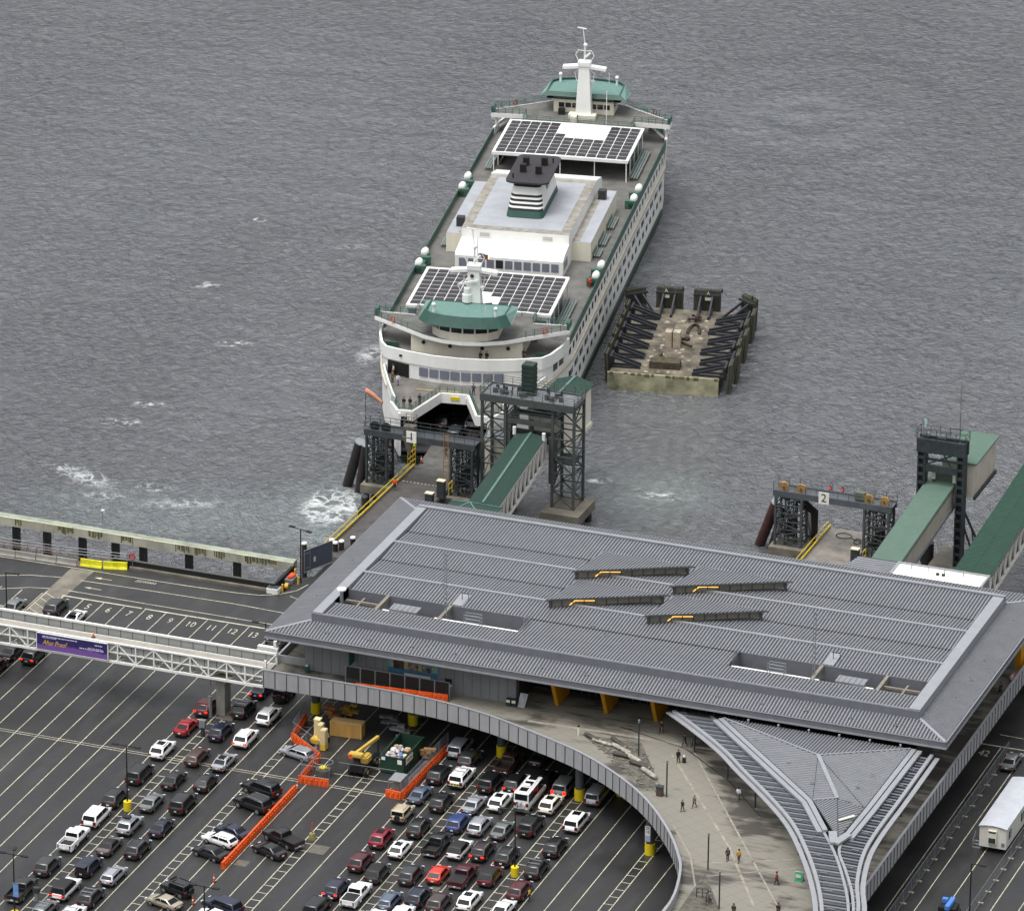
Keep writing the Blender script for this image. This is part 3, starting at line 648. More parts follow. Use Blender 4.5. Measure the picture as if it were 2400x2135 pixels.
arm('long curved louvred canopy sweeping from the terminal doors along the triangular roof',[(49.7,-11.7),(53.4,-14.8),(57.1,-18.1),(60.4,-21.4),(63.4,-24.9),(68.8,-30.8),(73.7,-36.8),(77.7,-43.4),(81.3,-50.5),(84.4,-58.1),(86.5,-66),(87.6,-76)],[(54.6,-11.5),(57.6,-14.2),(60.9,-17.3),(66.1,-22.5),(71.2,-28.2),(75.6,-34.3),(79.7,-40.5),(83.4,-47.5),(87.3,-56.9),(90,-68),(90.6,-76)],11.5,(1,.04),6)
arm('straighter louvred canopy along the east edge of the triangular roof',[(83.9,-12.2),(84.0,-25.5),(84.0,-36.1),(84.5,-42.5),(86.1,-49.8),(88.4,-56.5),(90.4,-66),(91.2,-76)],[(81.5,-12.6),(81.0,-25),(80.9,-36),(81.3,-41.8),(83.6,-46.6),(86.4,-52.6),(88.8,-60),(90.8,-70),(91.1,-76)],11.5,(-1,.02),6)
# ---------------------------------------------------------------- footbridge from the west
FB=thing('footbridge','white steel truss footbridge crossing the holding lanes to the terminal','footbridge',(-40,-10,0),world=True)
yb,yf=-8.45,-12.85; xa,xe=-78,-6.0
MB().boxm(xa,xe,yf+.15,yb-.15,6.9,FL).build('deck',mat('bridge_deck','#98948a',.8,0,.12,.5),FB)
def rail_panel(y,name):
    b=MB(); n=int((xe-xa)/1.72)
    pf=MB(); pf.boxm(xa,xe,y-.02,y+.02,FL+.05,8.5); pf.build(name,mat('mesh_panel_grey','#8f918e',.6,0,.06,1),FB)
    for i in range(n+1): b.boxm(xa+i*1.72,xa+i*1.72+.06,y-.05,y+.05,FL-.1,8.6)
    return b.build('rail_stanchion',M_dkst,FB)
rail_panel(yb,'rail_panel'); rail_panel(yf+.12,'rail_panel')
tp=MB(); tp.boxm(xa,xe,yb-.14,yb+.14,8.6,8.86); tp.boxm(xa,xe,yf-.12,yf+.12,8.55,8.75); tp.build('top_chord',M_white,FB)
bc=MB(); bc.boxm(xa,xe,yf-.15,yf+.15,5.85,6.15); bc.boxm(xa,xe,yb-.15,yb+.15,6.05,6.35); bc.boxm(xa,xe,yb-.4,yb-.28,FL,FL+.14); bc.boxm(xa,xe,yf-.06,yf+.1,7.25,7.4); bc.build('bottom_chord',M_white,FB)
wv=MB(); n=28; dx=(xe-xa)/n
for i in range(n+1):
    x=xa+i*dx
    wv.boxm(x-.09,x+.09,yf-.09,yf+.09,6.2,8.6)
    if i<n:
        a,b=((x,6.1),(x+dx,8.6)) if i%2 else ((x,8.6),(x+dx,6.1))
        wv.bar((a[0],yf,a[1]),(b[0],yf,b[1]),.15); wv.bar((x,yf,6.2),(x+dx,yb,6.2),.14); wv.bar((x,yf,6.2),(x,yb,6.2),.16)
wv.build('truss_web',M_white,FB)
pr=MB(); pr.boxm(-13.4,-12.2,-11.2,-9.2,0,5.3); pr.boxm(-14,-11.6,-12.3,-8.2,5.3,6.05); pr.build('pier',M_conc,FB)
pr=MB(); pr.tube((-14,-11.6,0),(-14,-11.6,6),.09); pr.tube((-13.9,-12.1,0),(-13.9,-12.1,3),.3,10); pr.build('downpipe',M_steel,FB)
ep=MB(); ep.boxm(-6.15,-5.85,-12.3,-12.0,6,9.4); ep.boxm(-6.15,-5.85,-8.5,-8.2,6,9.4); ep.bar((-6,-12.1,8.7),(-6,-8.3,8.7),.14); ep.build('end_post',M_white,FB)
cn=MB(); cn.boxm(-6.2,-1.9,-7.9,-7.6,FL-1.2,FL+1.0); cn.boxm(-6.2,-5.9,-7.6,10,FL-1.2,8.4); cn.build('side_parapet',M_par,FB)
cb2=MB(); cb2.boxm(-9.2,-6.4,-7.2,-6.6,8.2,8.9); cb2.boxm(-7.0,-6.6,-7.1,-6.7,5.5,9.8); cb2.build('white_beam',M_white,FB)
# banner on the truss
BN=thing('banner','purple advertising banner with yellow script hung on the footbridge truss','banner',(-33,-13.1,6),world=True)
def ban_mat():
    M=bpy.data.materials.new('banner_print'); M.use_nodes=True; k=NT(M); P=k.n('NewGeometry').outputs['Position']
    sx=k.n('SeparateXYZ'); k.l(P,sx.inputs[0]); h=k.math('MULTIPLY_ADD',sx.outputs[2],-.42,3.55)
    n_=k.noise(P,.9,5,.6); f=k.ramp(k.math('ADD',h,k.math('MULTIPLY',n_,.7)),(.85,0.0),(1.4,1.0))
    k.l(k.mix(f,(.026,.017,.11),(.17,.08,.30)),k.b.inputs['Base Color']); k.b.inputs['Roughness'].default_value=.5; return M
bx0,bx1=-38.0,-27.9
MB().boxm(bx0,bx1,-13.17,-13.11,6.25,8.5).build('cloth',ban_mat(),BN)
bf=MB(); bf.boxm(bx0-.1,bx1+.1,-13.18,-13.05,8.5,8.58); bf.boxm(bx0-.1,bx1+.1,-13.18,-13.05,6.17,6.25); bf.boxm(bx0-.1,bx0,-13.18,-13.05,6.17,8.58); bf.boxm(bx1,bx1+.1,-13.18,-13.05,6.17,8.58); bf.build('frame',M_white,BN)
text_mesh('After Proof',1.0,'script',mat('banner_gold','#d9b23a'),BN,facing_south(-35.5,-13.18,7.3),.004,.72,.35)
wt=MB(); rn=random.Random(5)
def dashes(x,x1,z,h):
    while x<x1:
        l=rn.uniform(.18,.55); wt.boxm(x,min(x+l,x1),-13.185,-13.17,z,z+h); x+=l+.08
dashes(-37.2,-32.2,8.1,.13); dashes(-37.2,-35.2,7.95,.07); dashes(-29.7,-28.6,7.95,.14); dashes(-30.7,-28.6,7.5,.07); dashes(-31.9,-28.4,7.25,.14)
wt.build('small_print',mat('banner_white','#c9c6de'),BN)
# orange barrier row and black screens on the deck behind the parapet
fsx=[4.7+2.05*i for i in range(7)]
SC=thing('construction_screen','row of black mesh screens on grey posts behind the parapet','fence',(11,-12.2,FL),world=True)
for i,x in enumerate(fsx):
    MB().boxm(x+.12,x+1.93,-10.95,-10.9,FL+.95,FL+2.5).build('screen',M_black,SC)
sp_=MB()
for i in range(8): sp_.boxm(4.62+2.05*i,4.74+2.05*i,-10.98,-10.86,FL,FL+2.6)
sp_.boxm(4.6,19.1,-10.96,-10.9,FL+2.52,FL+2.6); sp_.build('post',M_steel,SC)
# ---------------------------------------------------------------- the ferry (local frame: y along the ship, z above water)
FE=thing('car_ferry','large white double ended ferry with teal wheelhouse roofs, solar canopies and black capped funnel','ferry',(-31.44,153.89,WZ),R(9.96))
def fp(mb,name,M,parent=None,**k): return mb.build(name,M,parent or FE,**k)
def fy(mb,s):
    if s>0: mb.v=[(x,-y,z) for x,y,z in mb.v]
    return mb
M_deckf=mat('ferry_deck_grey','#6b6863',.75,0,.28,.35,.2,3)
M_deckp=mat('sun_deck_grey','#63615d',.75,0,.22,.5,.2,3)
M_hgreen=mat('hull_green','#24392f',.5,0,.2,.6,streak=.2)
M_rail=mat('rail_green','#3c5f52',.5,.1,.15,1)
M_wwhite=mat('ferry_white','#e2e2de',.45,0,.05,.35,streak=.12)
M_wside=mat('ferry_side_white','#dcdcd8',.5,0,.10,.3,streak=.1)
M_pane=mat('ferry_dark_pane','#33373c',.12,0,.2,.5)
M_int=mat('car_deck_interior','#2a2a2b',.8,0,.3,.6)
M_grey=mat('house_top_grey','#999ca1',.6,0,.10,.35)
M_solar=mat('solar_cell','#2b282d',.35,.1,.12,.8)
M_orng=mat('life_ring_orange','#b5533a')
st=[(0,14.0),(42,14.0),(46,13.5),(50,12.7),(54,11.6),(58,10.3),(62,8.9),(65.5,7.5),(67.5,6.7)]
def hwid(y):
    y=abs(y)
    for (a,b),(c,d) in zip(st,st[1:]):
        if y<=c: return b+(d-b)*(y-a)/(c-a)
    return st[-1][1]
ys=sorted({s*a for a,_ in st for s in (-1,1)}|{-30,-15,15,30})
low=MB()
low.loft([[(-max(2.5,hwid(y)*(1-.32*max(0,(abs(y)-40)/28))),y*.985,-1.2),(max(2.5,hwid(y)*(1-.32*max(0,(abs(y)-40)/28))),y*.985,-1.2),(hwid(y)+.08,y,1.35),(-hwid(y)-.08,y,1.35)] for y in ys]); 
fp(low,'hull',M_hgreen,smooth=30)
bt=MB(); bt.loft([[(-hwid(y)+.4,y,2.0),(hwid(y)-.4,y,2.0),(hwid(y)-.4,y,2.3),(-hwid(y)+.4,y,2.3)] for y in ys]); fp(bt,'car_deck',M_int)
for s in (-1,1):
    sw=MB(); sw.loft([[(s*hwid(y),y,1.3),(s*(hwid(y)+.02),y,7.9),(s*(hwid(y)-.35),y,7.9),(s*(hwid(y)-.35),y,1.3)] for y in ys]); side=fp(sw,'hull_side',M_wside)
    ru=MB(); ru.loft([[(s*(hwid(y)+.02),y,7.75),(s*(hwid(y)+.32),y,7.75),(s*(hwid(y)+.32),y,8.25),(s*(hwid(y)+.02),y,8.25)] for y in ys if abs(y)<60]); fp(ru,'rubbing_strake',mat('strake_buff','#b9b4a4',.6,0,.1,.6),side)
    cs=MB(); cs.loft([[(s*(hwid(y)-.02),y,8.0),(s*(hwid(y)-.02),y,10.7),(s*(hwid(y)-.3),y,10.7),(s*(hwid(y)-.3),y,8.0)] for y in ys+[-51,51] if abs(y)<=51] if 0 else [[(s*(hwid(y)-.02),y,8.0),(s*(hwid(y)-.02),y,10.7),(s*(hwid(y)-.3),y,10.7),(s*(hwid(y)-.3),y,8.0)] for y in sorted(set(ys)|{-51.5,51.5}) if abs(y)<=51.6]); cab=fp(cs,'cabin_side',M_wside)
    k=0
    for i in range(34):
        y=-45+2.68*i; w=hwid(y)
        if abs(y)<44.5: fp(MB().boxm(min(s*(w-.1),s*(w+.03)),max(s*(w-.1),s*(w+.03)),y-.55,y+.55,9.05,10.05),'window',M_pane,cab)
    # tapered ends of the same row
    for e in (-1,1):
        for yy in (46.6,48.9):
            y=e*yy; w=hwid(y); fp(MB().bar((s*w,y-.8,9.6),(s*(hwid(y+.8)+ (w-hwid(y-.8)) if 0 else s*0+hwid(y+.8))*1 if 0 else s*hwid(y+.8),y+.8,9.6),.12,1.3) if 0 else MB().box((s*(w-.02),y,9.6),(.14,1.6,1.3),s*e*-(-1)*math.atan2(hwid(y-.5*e)-hwid(y+.5*e),1)*1),'window',M_pane,cab)
    if s==1:
        for i in range(20): y=-41.5+4.25*i; q=MB(); [q.boxm(13.9,14.06,y-1.55+1.05*j,y-1.55+.9*j+.76,5.5,6.45) for j in range(3)]; fp(q,'window',M_pane,side)
        for i in range(25): y=-41+3.35*i; q=MB(); q.boxm(13.9,14.07,y-.7,y-.08,3.3,4.2); q.boxm(13.9,14.07,y+.08,y+.7,3.3,4.2); fp(q,'window',M_pane,side)
    else:
        q=MB()
        for i in range(20): y=-41.5+4.25*i; q.boxm(-14.06,-13.9,y-1.55,y+1.5,5.35,6.75)
        o=fp(q,'side_windows',M_pane,side); o['kind']='stuff'
    up=MB(); up.boxm(min(s*14,s*14.4),max(s*14,s*14.25),-40,40,1.4,1.7); fp(up,'fender_strip',M_hgreen,side)
# passenger deck with the notch over the bow
def foredeck(s):
    n=[(-7.0,-67.0),(-4.7,-67.0),(-2.1,-59.4),(1.9,-59.4),(4.6,-67.0),(7.0,-67.0)]
    half=[(hwid(y)-.02,y) for y in (-65.5,-62,-58,-54,-50,-46,0)]
    poly=n+half+[(-x,y) for x,y in half[::-1]]
    o=fp(fy(MB().prism(poly,7.3,8.0),s),'passenger_deck',M_deckf)
    lip=MB()
    pts=[(-8.6,-63.9)]+n+[(8.6,-63.9)]
    for a,b in zip(pts,pts[1:]):
        dx,dy=b[0]-a[0],b[1]-a[1]; L=math.hypot(dx,dy); nx,ny=dy/L*.12,-dx/L*.12
        lip.add([(a[0]+nx,a[1]+ny,6.75),(b[0]+nx,b[1]+ny,6.75),(b[0]-nx*2,b[1]-ny*2,6.75),(a[0]-nx*2,a[1]-ny*2,6.75),(a[0]+nx,a[1]+ny,8.25),(b[0]+nx,b[1]+ny,8.25),(b[0]-nx*2,b[1]-ny*2,8.25),(a[0]-nx*2,a[1]-ny*2,8.25)],[(3,2,1,0),(4,5,6,7),(0,1,5,4),(1,2,6,5),(2,3,7,6),(3,0,4,7)])
    fp(fy(lip,s),'bow_lip',M_wwhite,o)
    rl=MB(); rp=[(-8.4,-64.0),(-6.8,-66.6),(-4.9,-66.6),(-2.3,-59.0),(2.1,-59.0),(4.8,-66.6),(6.8,-66.6),(8.4,-64.0)]
    for z in (8.55,8.85,9.15):
        for a,b in zip(rp,rp[1:]): rl.tube((*a,z),(*b,z),.05,5)
    for a,b in zip(rp,rp[1:]):
        L=math.hypot(b[0]-a[0],b[1]-a[1]); m=max(1,int(L/1.1))
        for i in range(m): x,y=a[0]+(b[0]-a[0])*i/m,a[1]+(b[1]-a[1])*i/m; rl.tube((x,y,8.0),(x,y,9.15),.05,5)
    fp(fy(rl,s),'bow_railing',M_rail,o)
    for q in (-1,1):
        bw=MB(); yy=[-64,-62,-60,-58,-56,-54,-52]; bw.loft([[(q*hwid(y),y,7.9),(q*hwid(y),y,9.1),(q*(hwid(y)-.25),y,9.1),(q*(hwid(y)-.25),y,7.9)] for y in yy]); fp(fy(bw,s),'bow_bulwark',M_wside,o)
        bi=MB(); bi.loft([[(q*(hwid(y)-.26),y,8.0),(q*(hwid(y)-.26),y,9.05),(q*(hwid(y)-.4),y,9.05),(q*(hwid(y)-.4),y,8.0)] for y in yy]); fp(fy(bi,s),'bulwark_lining',M_rail,o)
        fp(fy(MB().boxm(min(q*6.4,q*5.5),max(q*6.4,q*5.5),-67.16,-67.1,6.9,7.3),s),'fairlead',M_black,o)
    fp(fy(MB().boxm(-6,.2,-58.1,-57.95,8.01,8.03),s),'yellow_deck_line',mat('dull_yellow','#c7b15a'),o)
    fp(fy(MB().boxm(-.6,.7,-59.66,-59.53,7.35,7.85),s),'yellow_notice',M_yellow,o)
    fp(fy(MB().boxm(1.6,2.2,-59.7,-59.56,7.3,7.8),s),'white_notice',M_white,o)
    # cabin front
    cf=MB(); front=[(-12.5,-50.8),(-11.5,-52.5),(-8,-53.95),(-4,-54.95),(0,-55.25),(4,-54.95),(8,-53.95),(11.5,-52.5),(12.5,-50.8)]
    cf.prism(front+[(12.5,-44),(-12.5,-44)],8.0,10.36); w=fp(fy(cf,s),'cabin_front',M_wwhite)
    dq=Vector((3.5,1.45)).normalized() if 0 else None
    p0,p1=Vector((-7.9,-54.0,0)),Vector((-11.3,-52.6,0)); nn=Vector((-.38,-.925,0))
    fp(fy(MB().add([p0+nn*.12+Vector((0,0,8.02)),p1+nn*.12+Vector((0,0,8.02)),p1+nn*.12+Vector((0,0,10.1)),p0+nn*.12+Vector((0,0,10.1)),p0+Vector((0,0,8.02)),p1+Vector((0,0,8.02)),p1+Vector((0,0,10.1)),p0+Vector((0,0,10.1))],[(0,1,2,3),(7,6,5,4),(0,4,5,1),(1,5,6,2),(2,6,7,3),(3,7,4,0)]),s),'doorway',M_black,w)
    for i in range(8):
        x=-5.6+1.6*i; y=-55.27+.0205*x*x; fp(fy(MB().box((x,y,9.35),(1.36,.2,1.3),math.atan(.041*x)),s),'window',M_winf,w)
    arc=[(-14.05,-44),(-13.6,-47.5),(-12.6,-51),(-11.6,-52.6),(-8,-54.0),(-4,-55.0),(0,-55.3),(4,-55.0),(8,-54.0),(11.6,-52.6),(12.6,-51),(13.6,-47.5),(14.05,-44)]
    sd=fp(fy(MB().prism(arc+[(14.05,0),(-14.05,0)],10.7,11.0),s),'sun_deck',M_deckp)
    bw=MB(); r=[]
    for i,(x,y) in enumerate(arc):
        a,c=arc[max(0,i-1)],arc[min(len(arc)-1,i+1)]; L=math.hypot(c[0]-a[0],c[1]-a[1]); nx,ny=(c[1]-a[1])/L,-(c[0]-a[0])/L
        r.append([(x+nx*.1,y+ny*.1,10.35),(x+nx*.12,y+ny*.12,12.2),(x-nx*.22,y-ny*.22,12.2),(x-nx*.22,y-ny*.22,10.35)])
    bw.loft(r); fp(fy(bw,s),'end_bulwark',M_wwhite,sd)
    gr=MB(); gr.boxm(-.35,.35,-55.5,-55.42,10.9,11.9) if 0 else None
    for x in (-9.2,6.8): fp(fy(MB().box((x,-53.75,11.3),(.45,.16,.3),.3 if x<0 else -.3),s),'bulwark_port',M_black,sd)
    # house under the bridge
    hf=MB(); hf.prism([(-8.3,-50.6),(-4,-51.8),(0,-52.1),(4,-51.8),(8.3,-50.6),(8.3,-42.5),(-8.3,-42.5)],11,14.0); h=fp(fy(hf,s),'bridge_house',M_cream)
    for x in (-6.3,-2.2,2.6,6.3):
        y=-52.1+.0215*x*x
        fp(fy(MB().tube((x,y-.12,12.7),(x,y+.2,12.7),.28,12),s),'porthole',M_black,h)
    nd=MB(); nd.prism([(-8.8,-50.6),(-6,-52.6),(-3,-53.8),(0,-54.2),(3,-53.8),(6,-52.6),(8.8,-50.6),(14.5,-46.6),(14.5,-44.6),(8.8,-44.8),(8.8,-41.9),(-8.8,-41.9),(-8.8,-44.8),(-14.5,-44.6),(-14.5,-46.6)],13.75,14.3); n_=fp(fy(nd,s),'navigation_deck',M_deckp)
    nf=MB(); pts=[(-14.5,-44.6),(-14.5,-46.6),(-8.8,-50.6),(-6,-52.6),(-3,-53.8),(0,-54.2),(3,-53.8),(6,-52.6),(8.8,-50.6),(14.5,-46.6),(14.5,-44.6)]
    for a,b in zip(pts,pts[1:]): nf.bar((*a,14.08),(*b,14.08),.14,.55)
    for q in (-1,1): nf.bar((q*8.8,-44.8,14.05),(q*14.5,-44.6,14.05),.14,.7); nf.bar((q*14.0,-45.6,13.7),(q*13.7,-45.6,11.6),.35); nf.bar((q*11,-46.2,13.7),(q*13.4,-45.6,11.9),.3)
    fp(fy(nf,s),'deck_fascia',M_wwhite,n_)
    nr=MB()
    for z in (14.75,15.1,15.4):
        for a,b in zip(pts,pts[1:]):
            if abs(a[0])>6 or abs(b[0])>6: nr.tube((*a,z),(*b,z),.045,5)
        for q in (-1,1): nr.tube((q*8.8,-44.8,z),(q*14.5,-44.6,z),.045,5); nr.tube((q*8.8,-44.8,z),(q*8.8,-41.9,z),.045,5)
        nr.tube((-8.8,-41.9,z),(8.8,-41.9,z),.045,5)
    for q in (-1,1):
        for i in range(6): nr.tube((q*(8.8+1.14*i),-50.6+.8*i,14.3),(q*(8.8+1.14*i),-50.6+.8*i,15.4),.045,5); nr.tube((q*(8.8+1.14*i),-44.8+.04*i,14.3),(q*(8.8+1.14*i),-44.8+.04*i,15.4),.045,5)
        nr.boxm(min(q*14.1,q*14.5),max(q*14.1,q*14.5),-46.4,-44.8,14.3,15.5)
    for i in range(9): nr.tube((-8.8+2.2*i,-41.9,14.3),(-8.8+2.2*i,-41.9,15.4),.045,5)
    fp(fy(nr,s),'bridge_railing',M_rail,n_)
    for q in (-1,1):
        lr=MB(); c0=Vector((q*11.4,-48.85,14.9)); u=Vector((.8*1,-.57*-q*-1 if 0 else q*.57,0)).normalized()
        lr.path([tuple(c0+u*(.38*math.cos(2*PI*i/12))+Vector((0,-.06,.38*math.sin(2*PI*i/12)))) for i in range(13)],.09,6); fp(fy(lr,s),'life_ring',M_orng,n_)
    # wheelhouse
    wh=[(-4.9,-47.6),(-4.9,-51.6),(-3.6,-53),(-1.8,-53.7),(0,-53.9),(1.8,-53.7),(3.6,-53),(4.9,-51.6),(4.9,-47.6)]
    p=fp(fy(MB().prism(wh,14.3,16.75),s),'wheelhouse',M_cream)
    for a,b in zip(wh,wh[1:]):
        v=Vector((b[0]-a[0],b[1]-a[1],0)); n=Vector((v.y,-v.x,0)).normalized()*-1
        if n.y>0.5: n=-n
        c=(Vector((*a,0))+Vector((*b,0)))/2; n=n if n.dot(c-Vector((0,-50,0)))>0 else -n
        a3,b3=Vector((*a,15.95))+v*.07+n*.03,Vector((*b,15.95))-v*.07+n*.03
        fp(fy(MB().bar(a3,b3,.1,.75),s),'window',M_glass,p)
    for x in (-3.6,-2.5,-1.4,1.6,2.7,3.8): fp(fy(MB().boxm(x-.45,x+.45,-47.62,-47.5,15.2,15.95),s),'window',M_glass,p)
    lo=[(-6.9,-46.7),(-6.9,-52.2),(-5.8,-53.7),(-3.1,-54.6),(0,-54.9),(3.1,-54.6),(5.8,-53.7),(6.9,-52.2),(6.9,-46.7)]
    hi=[(-6.0,-47.2),(-6.0,-51.8),(-5.0,-53.1),(-2.7,-53.8),(0,-54.05),(2.7,-53.8),(5.0,-53.1),(6.0,-51.8),(6.0,-47.2)]
    hi2=[(x*.96,y*.0+(y+50)*.96-50) for x,y in hi]
    vs=MB(); zl=lambda y: 17.25 if y>-48 else 16.7
    zh=lambda y: 17.86 if y>-48 else 18.15
    vs.loft([[(x,y,zl(y)) for x,y in lo],[(x,y,zh(y)) for x,y in hi],[(x,y,zh(y)) for x,y in hi2],[(x,y,17.7) for x,y in hi2]],cap=False)
    vis=fp(fy(vs,s),'roof_visor',M_teald,p)
    for q in (-1,1): sl=MB().slab([(q*6.93,-46.7,17.27),(q*6.93,-52.2,16.72),(q*6.03,-51.8,18.17),(q*6.03,-47.2,17.88)],.04); fp(fy(sl,s),'side_visor',mat('pale_teal','#6d8d84',.5,0,.12,1.5),vis)
    fp(fy(MB().prism(hi2,17.66,17.8),s),'wheelhouse_roof',M_teal,p)
    fp(fy(MB().prism(hi,16.62,16.71),s),'roof_underside',M_teald,p)
    for q in (-1,1):
        b=MB(); b.tube((q*4.6,-52.2,17.8),(q*4.6,-52.2,18.8),.2,10); b.sphere((q*4.6,-52.2,19.1),.32,10); fp(fy(b,s),'dome_aerial',M_white,p,smooth=50)
    fp(fy(MB().tube((3.2,-52.9,17.4),(3.2,-52.9,19.6),.05),s),'whip_aerial',M_white,p)
    # mast
    ms=MB(); ms.loft([[(.3+a*wx,-46.4+b*wy,z) for a,b in ((-1,-1),(1,-1),(1,1),(-1,1))] for z,wx,wy in ((14.3,1.5,1.1),(15.2,1.25,1.0),(22.6,.85,.65),(23.3,.8,.6))]); k=fp(fy(ms,s),'mast',M_wwhite)
    ar=MB(); ar.loft([[(.3+a*1,-46.4+b,z+c) for b,c in ((-.6,0),(.6,0),(.6,.45),(-.6,.45))] for a,z in ((-3.5,22.2),(-1,22.5),(0,23.0),(1,22.5),(3.5,22.2))]); ar.boxm(-.7,1.3,-47.2,-45.6,22.9,23.6); fp(fy(ar,s),'crossarm',M_wwhite,k)
    fr=MB()
    for a in (-1.5,1.5): fr.path([(.3+a*.6,-46.4,23.4),(.3+a,-46.4,24.6),(.3+a*.7,-46.4,25.4),(.3,-46.4,25.3)],.06,5)
    fr.tube((.3,-46.4,23.4),(.3,-46.4,26.4),.16,8); fr.tube((.3,-46.4,26.4),(.0,-46.4,29.0),.08,6); fr.tube((.3,-46.4,24.2),(1.2,-46.4,25.0),.2,6); fr.sphere((.4,-46.4,26.3),.35,8); fr.bar((-.9,-46.4,29.2),(.5,-46.4,29.0),.22,.12)
    for a in (-1,1): fr.path([(.3+a*.6,-46.4,22.4),(.3+a*1.6,-46.4,21.6),(.3+a*1.3,-46.4,20.3),(.3+a*.7,-46.4,20.0)],.07,5)
    fr.bar((.9,-46.4,20.2),(1.8,-46.9,20.2),.7,.25); fp(fy(fr,s),'mast_head',M_wwhite,k)
    if s<0:
        rd=MB(); rd.tube((-.6,-47.3,19.2),(-.6,-47.3,20.2),.5,10); rd.bar((-1.8,-47.4,20.7),(1.0,-47.4,21.4),.25,.3); rd.path([(-1.6,-47.3,19.6),(-2,-47.3,20.6),(-1.1,-47.3,21.3)],.08,5); rd.tube((-.6,-47.2,18),(-.6,-47.2,19.2),.75,10); fp(rd,'radar',M_wwhite,k)
        fp(MB().sphere((.1,-47.2,22.0),.3),'horn',M_black,k); fp(MB().tube((2,-46.5,17.5),(3,-46.5,17.6),.2),'horn',M_black,k)
        fp(MB().boxm(-1.2,1.2,-47.6,-45,16.5,16.7),'mast_step',M_wwhite,k)
    bx=MB(); bx.boxm(-1.3,-.3,-43.4,-42.5,14.3,15.5); bx.boxm(-2.0,2.4,-46.2,-44.6,14.3,15.0); fp(fy(bx,s),'deck_box',M_cream,n_); fp(fy(MB().boxm(-1.4,-.2,-43.5,-43.42,14.4,15.5),s),'vent_grille',M_black,n_)
    fp(fy(MB().boxm(-3.9,-2.9,-47.2,-46.2,14.3,15.2),s),'vent_grille',M_black,n_)
    # solar canopy
    pk=lambda x: 14.72-.012*abs(x)
    ca=MB(); ca.loft([[(x,-41.6,pk(x)-.3),(x,-26.1,pk(x)-.3),(x,-26.1,pk(x)),(x,-41.6,pk(x))] for x in (-10.9,0,10.9)]); c=fp(fy(ca,s),'canopy_roof',M_wwhite)
    cap=MB(); cap.boxm(-10.9,10.9,-26.1,-25.95,14.2,14.7); cap.boxm(-10.9,10.9,-41.75,-41.6,14.1,14.62); fp(fy(cap,s),'canopy_edge',M_wwhite,c)
    nc,nr_=13,9; pw,pl=21/nc,14.8/nr_; extra=MB()
    for i in range(nc):
        for j in range(nr_):
            x=-10.5+pw*(i+.5); y=-41.2+pl*(j+.5)
            if s<0 and (5<=i<=7 and j<3 or 6<=i<=7 and j<4 and i==6): continue
            if s>0 and ((5<=i<=9 and j<4 and not(i==5 and j==3)) ): continue
            b=MB() if s<0 else extra; z0=pk(x)+.03
            xa,xb=x-pw*.46,x+pw*.46; b.add([(xa,y-pl*.435,pk(xa)+.05),(xb,y-pl*.435,pk(xb)+.05),(xb,y+pl*.435,pk(xb)+.05),(xa,y+pl*.435,pk(xa)+.05),(xa,y-pl*.435,pk(xa)-.02),(xb,y-pl*.435,pk(xb)-.02),(xb,y+pl*.435,pk(xb)-.02),(xa,y+pl*.435,pk(xa)-.02)],[(0,1,2,3),(7,6,5,4),(0,4,5,1),(1,5,6,2),(2,6,7,3),(3,7,4,0)])
            if s<0: fp(b,'solar_panel',M_solar,c)
    if s>0: o=fp(fy(extra,s),'solar_panels',M_solar,c); o['kind']='stuff'
    ps=MB()
    for q in (-1,1):
        for i in range(5): y=-41.2+3.75*i; ps.bar((q*10.6,y,11),(q*10.6,y,14.4),.16)
    for x in (-5.5,0,5.5): ps.bar((x,-26.4,11),(x,-26.4,14.4),.14)
    fp(fy(ps,s),'canopy_post',M_wwhite,c)
    ew=MB(); ew.boxm(-10.7,-7.6,-41.5,-41.2,11,14.3); ew.boxm(7.2,10.7,-41.5,-41.2,11,14.3); ew.boxm(-10.8,-10.4,-41.3,-37,11,11.9); fp(fy(ew,s),'wind_screen',M_wwhite,c)
    for x in (-9.9,-8.5): fp(fy(MB().boxm(x-.6,x+.6,-41.56,-41.48,12.3,13.9),s),'window',M_winf,c)
    fp(fy(MB().boxm(7.4,10.2,-41.56,-41.48,11.7,13.6),s),'window',mat('green_glass','#42564f',.2),c)
    gw=MB()
    for q in (-1,1): gw.boxm(min(q*10.55,q*10.6),max(q*10.55,q*10.6),-41,-30,11.2,13.2)
    fp(fy(gw,s),'side_screen',mat('screen_glass','#58605f',.2),c)
    for q in (-1,1):
        be=MB()
        for d,z in ((11.2,11.45),(11.6,11.45),(12.0,11.45)): be.boxm(min(q*d,q*(d+.28)),max(q*d,q*(d+.28)),-40,-27,z,z+.08)
        be.boxm(min(q*11,q*11.1),max(q*11,q*11.1),-40,-27,11,12.0); fp(fy(be,s),'deck_bench',mat('bench_grey_green','#6c7873',.5),sd)
    for q in (-1,1): 
        be=MB(); be.boxm(min(q*12.6,q*10.2),max(q*12.6,q*10.2),-50.2,-49.6,11.3,11.5); be.boxm(min(q*12.6,q*10.2),max(q*12.6,q*10.2),-50.3,-50.2,11.3,11.95); fp(fy(be,s),'deck_bench',M_teald,sd)
    # machinery house end
    wh_=MB(); wh_.add([(x,y,z) for x in (-8.3,8.3) for y,z in (((-12,11),(-17.3,11),(-17.3,13.6),(-16.6,14.0),(-12,14.5)) if s<0 else ((-12,11),(-17.3,11),(-17.3,14.6),(-16.6,15.2),(-12,16.3)))],[(0,1,2,3,4),(9,8,7,6,5),(1,0,5,6),(2,1,6,7),(3,2,7,8),(4,3,8,9),(0,4,9,5)])
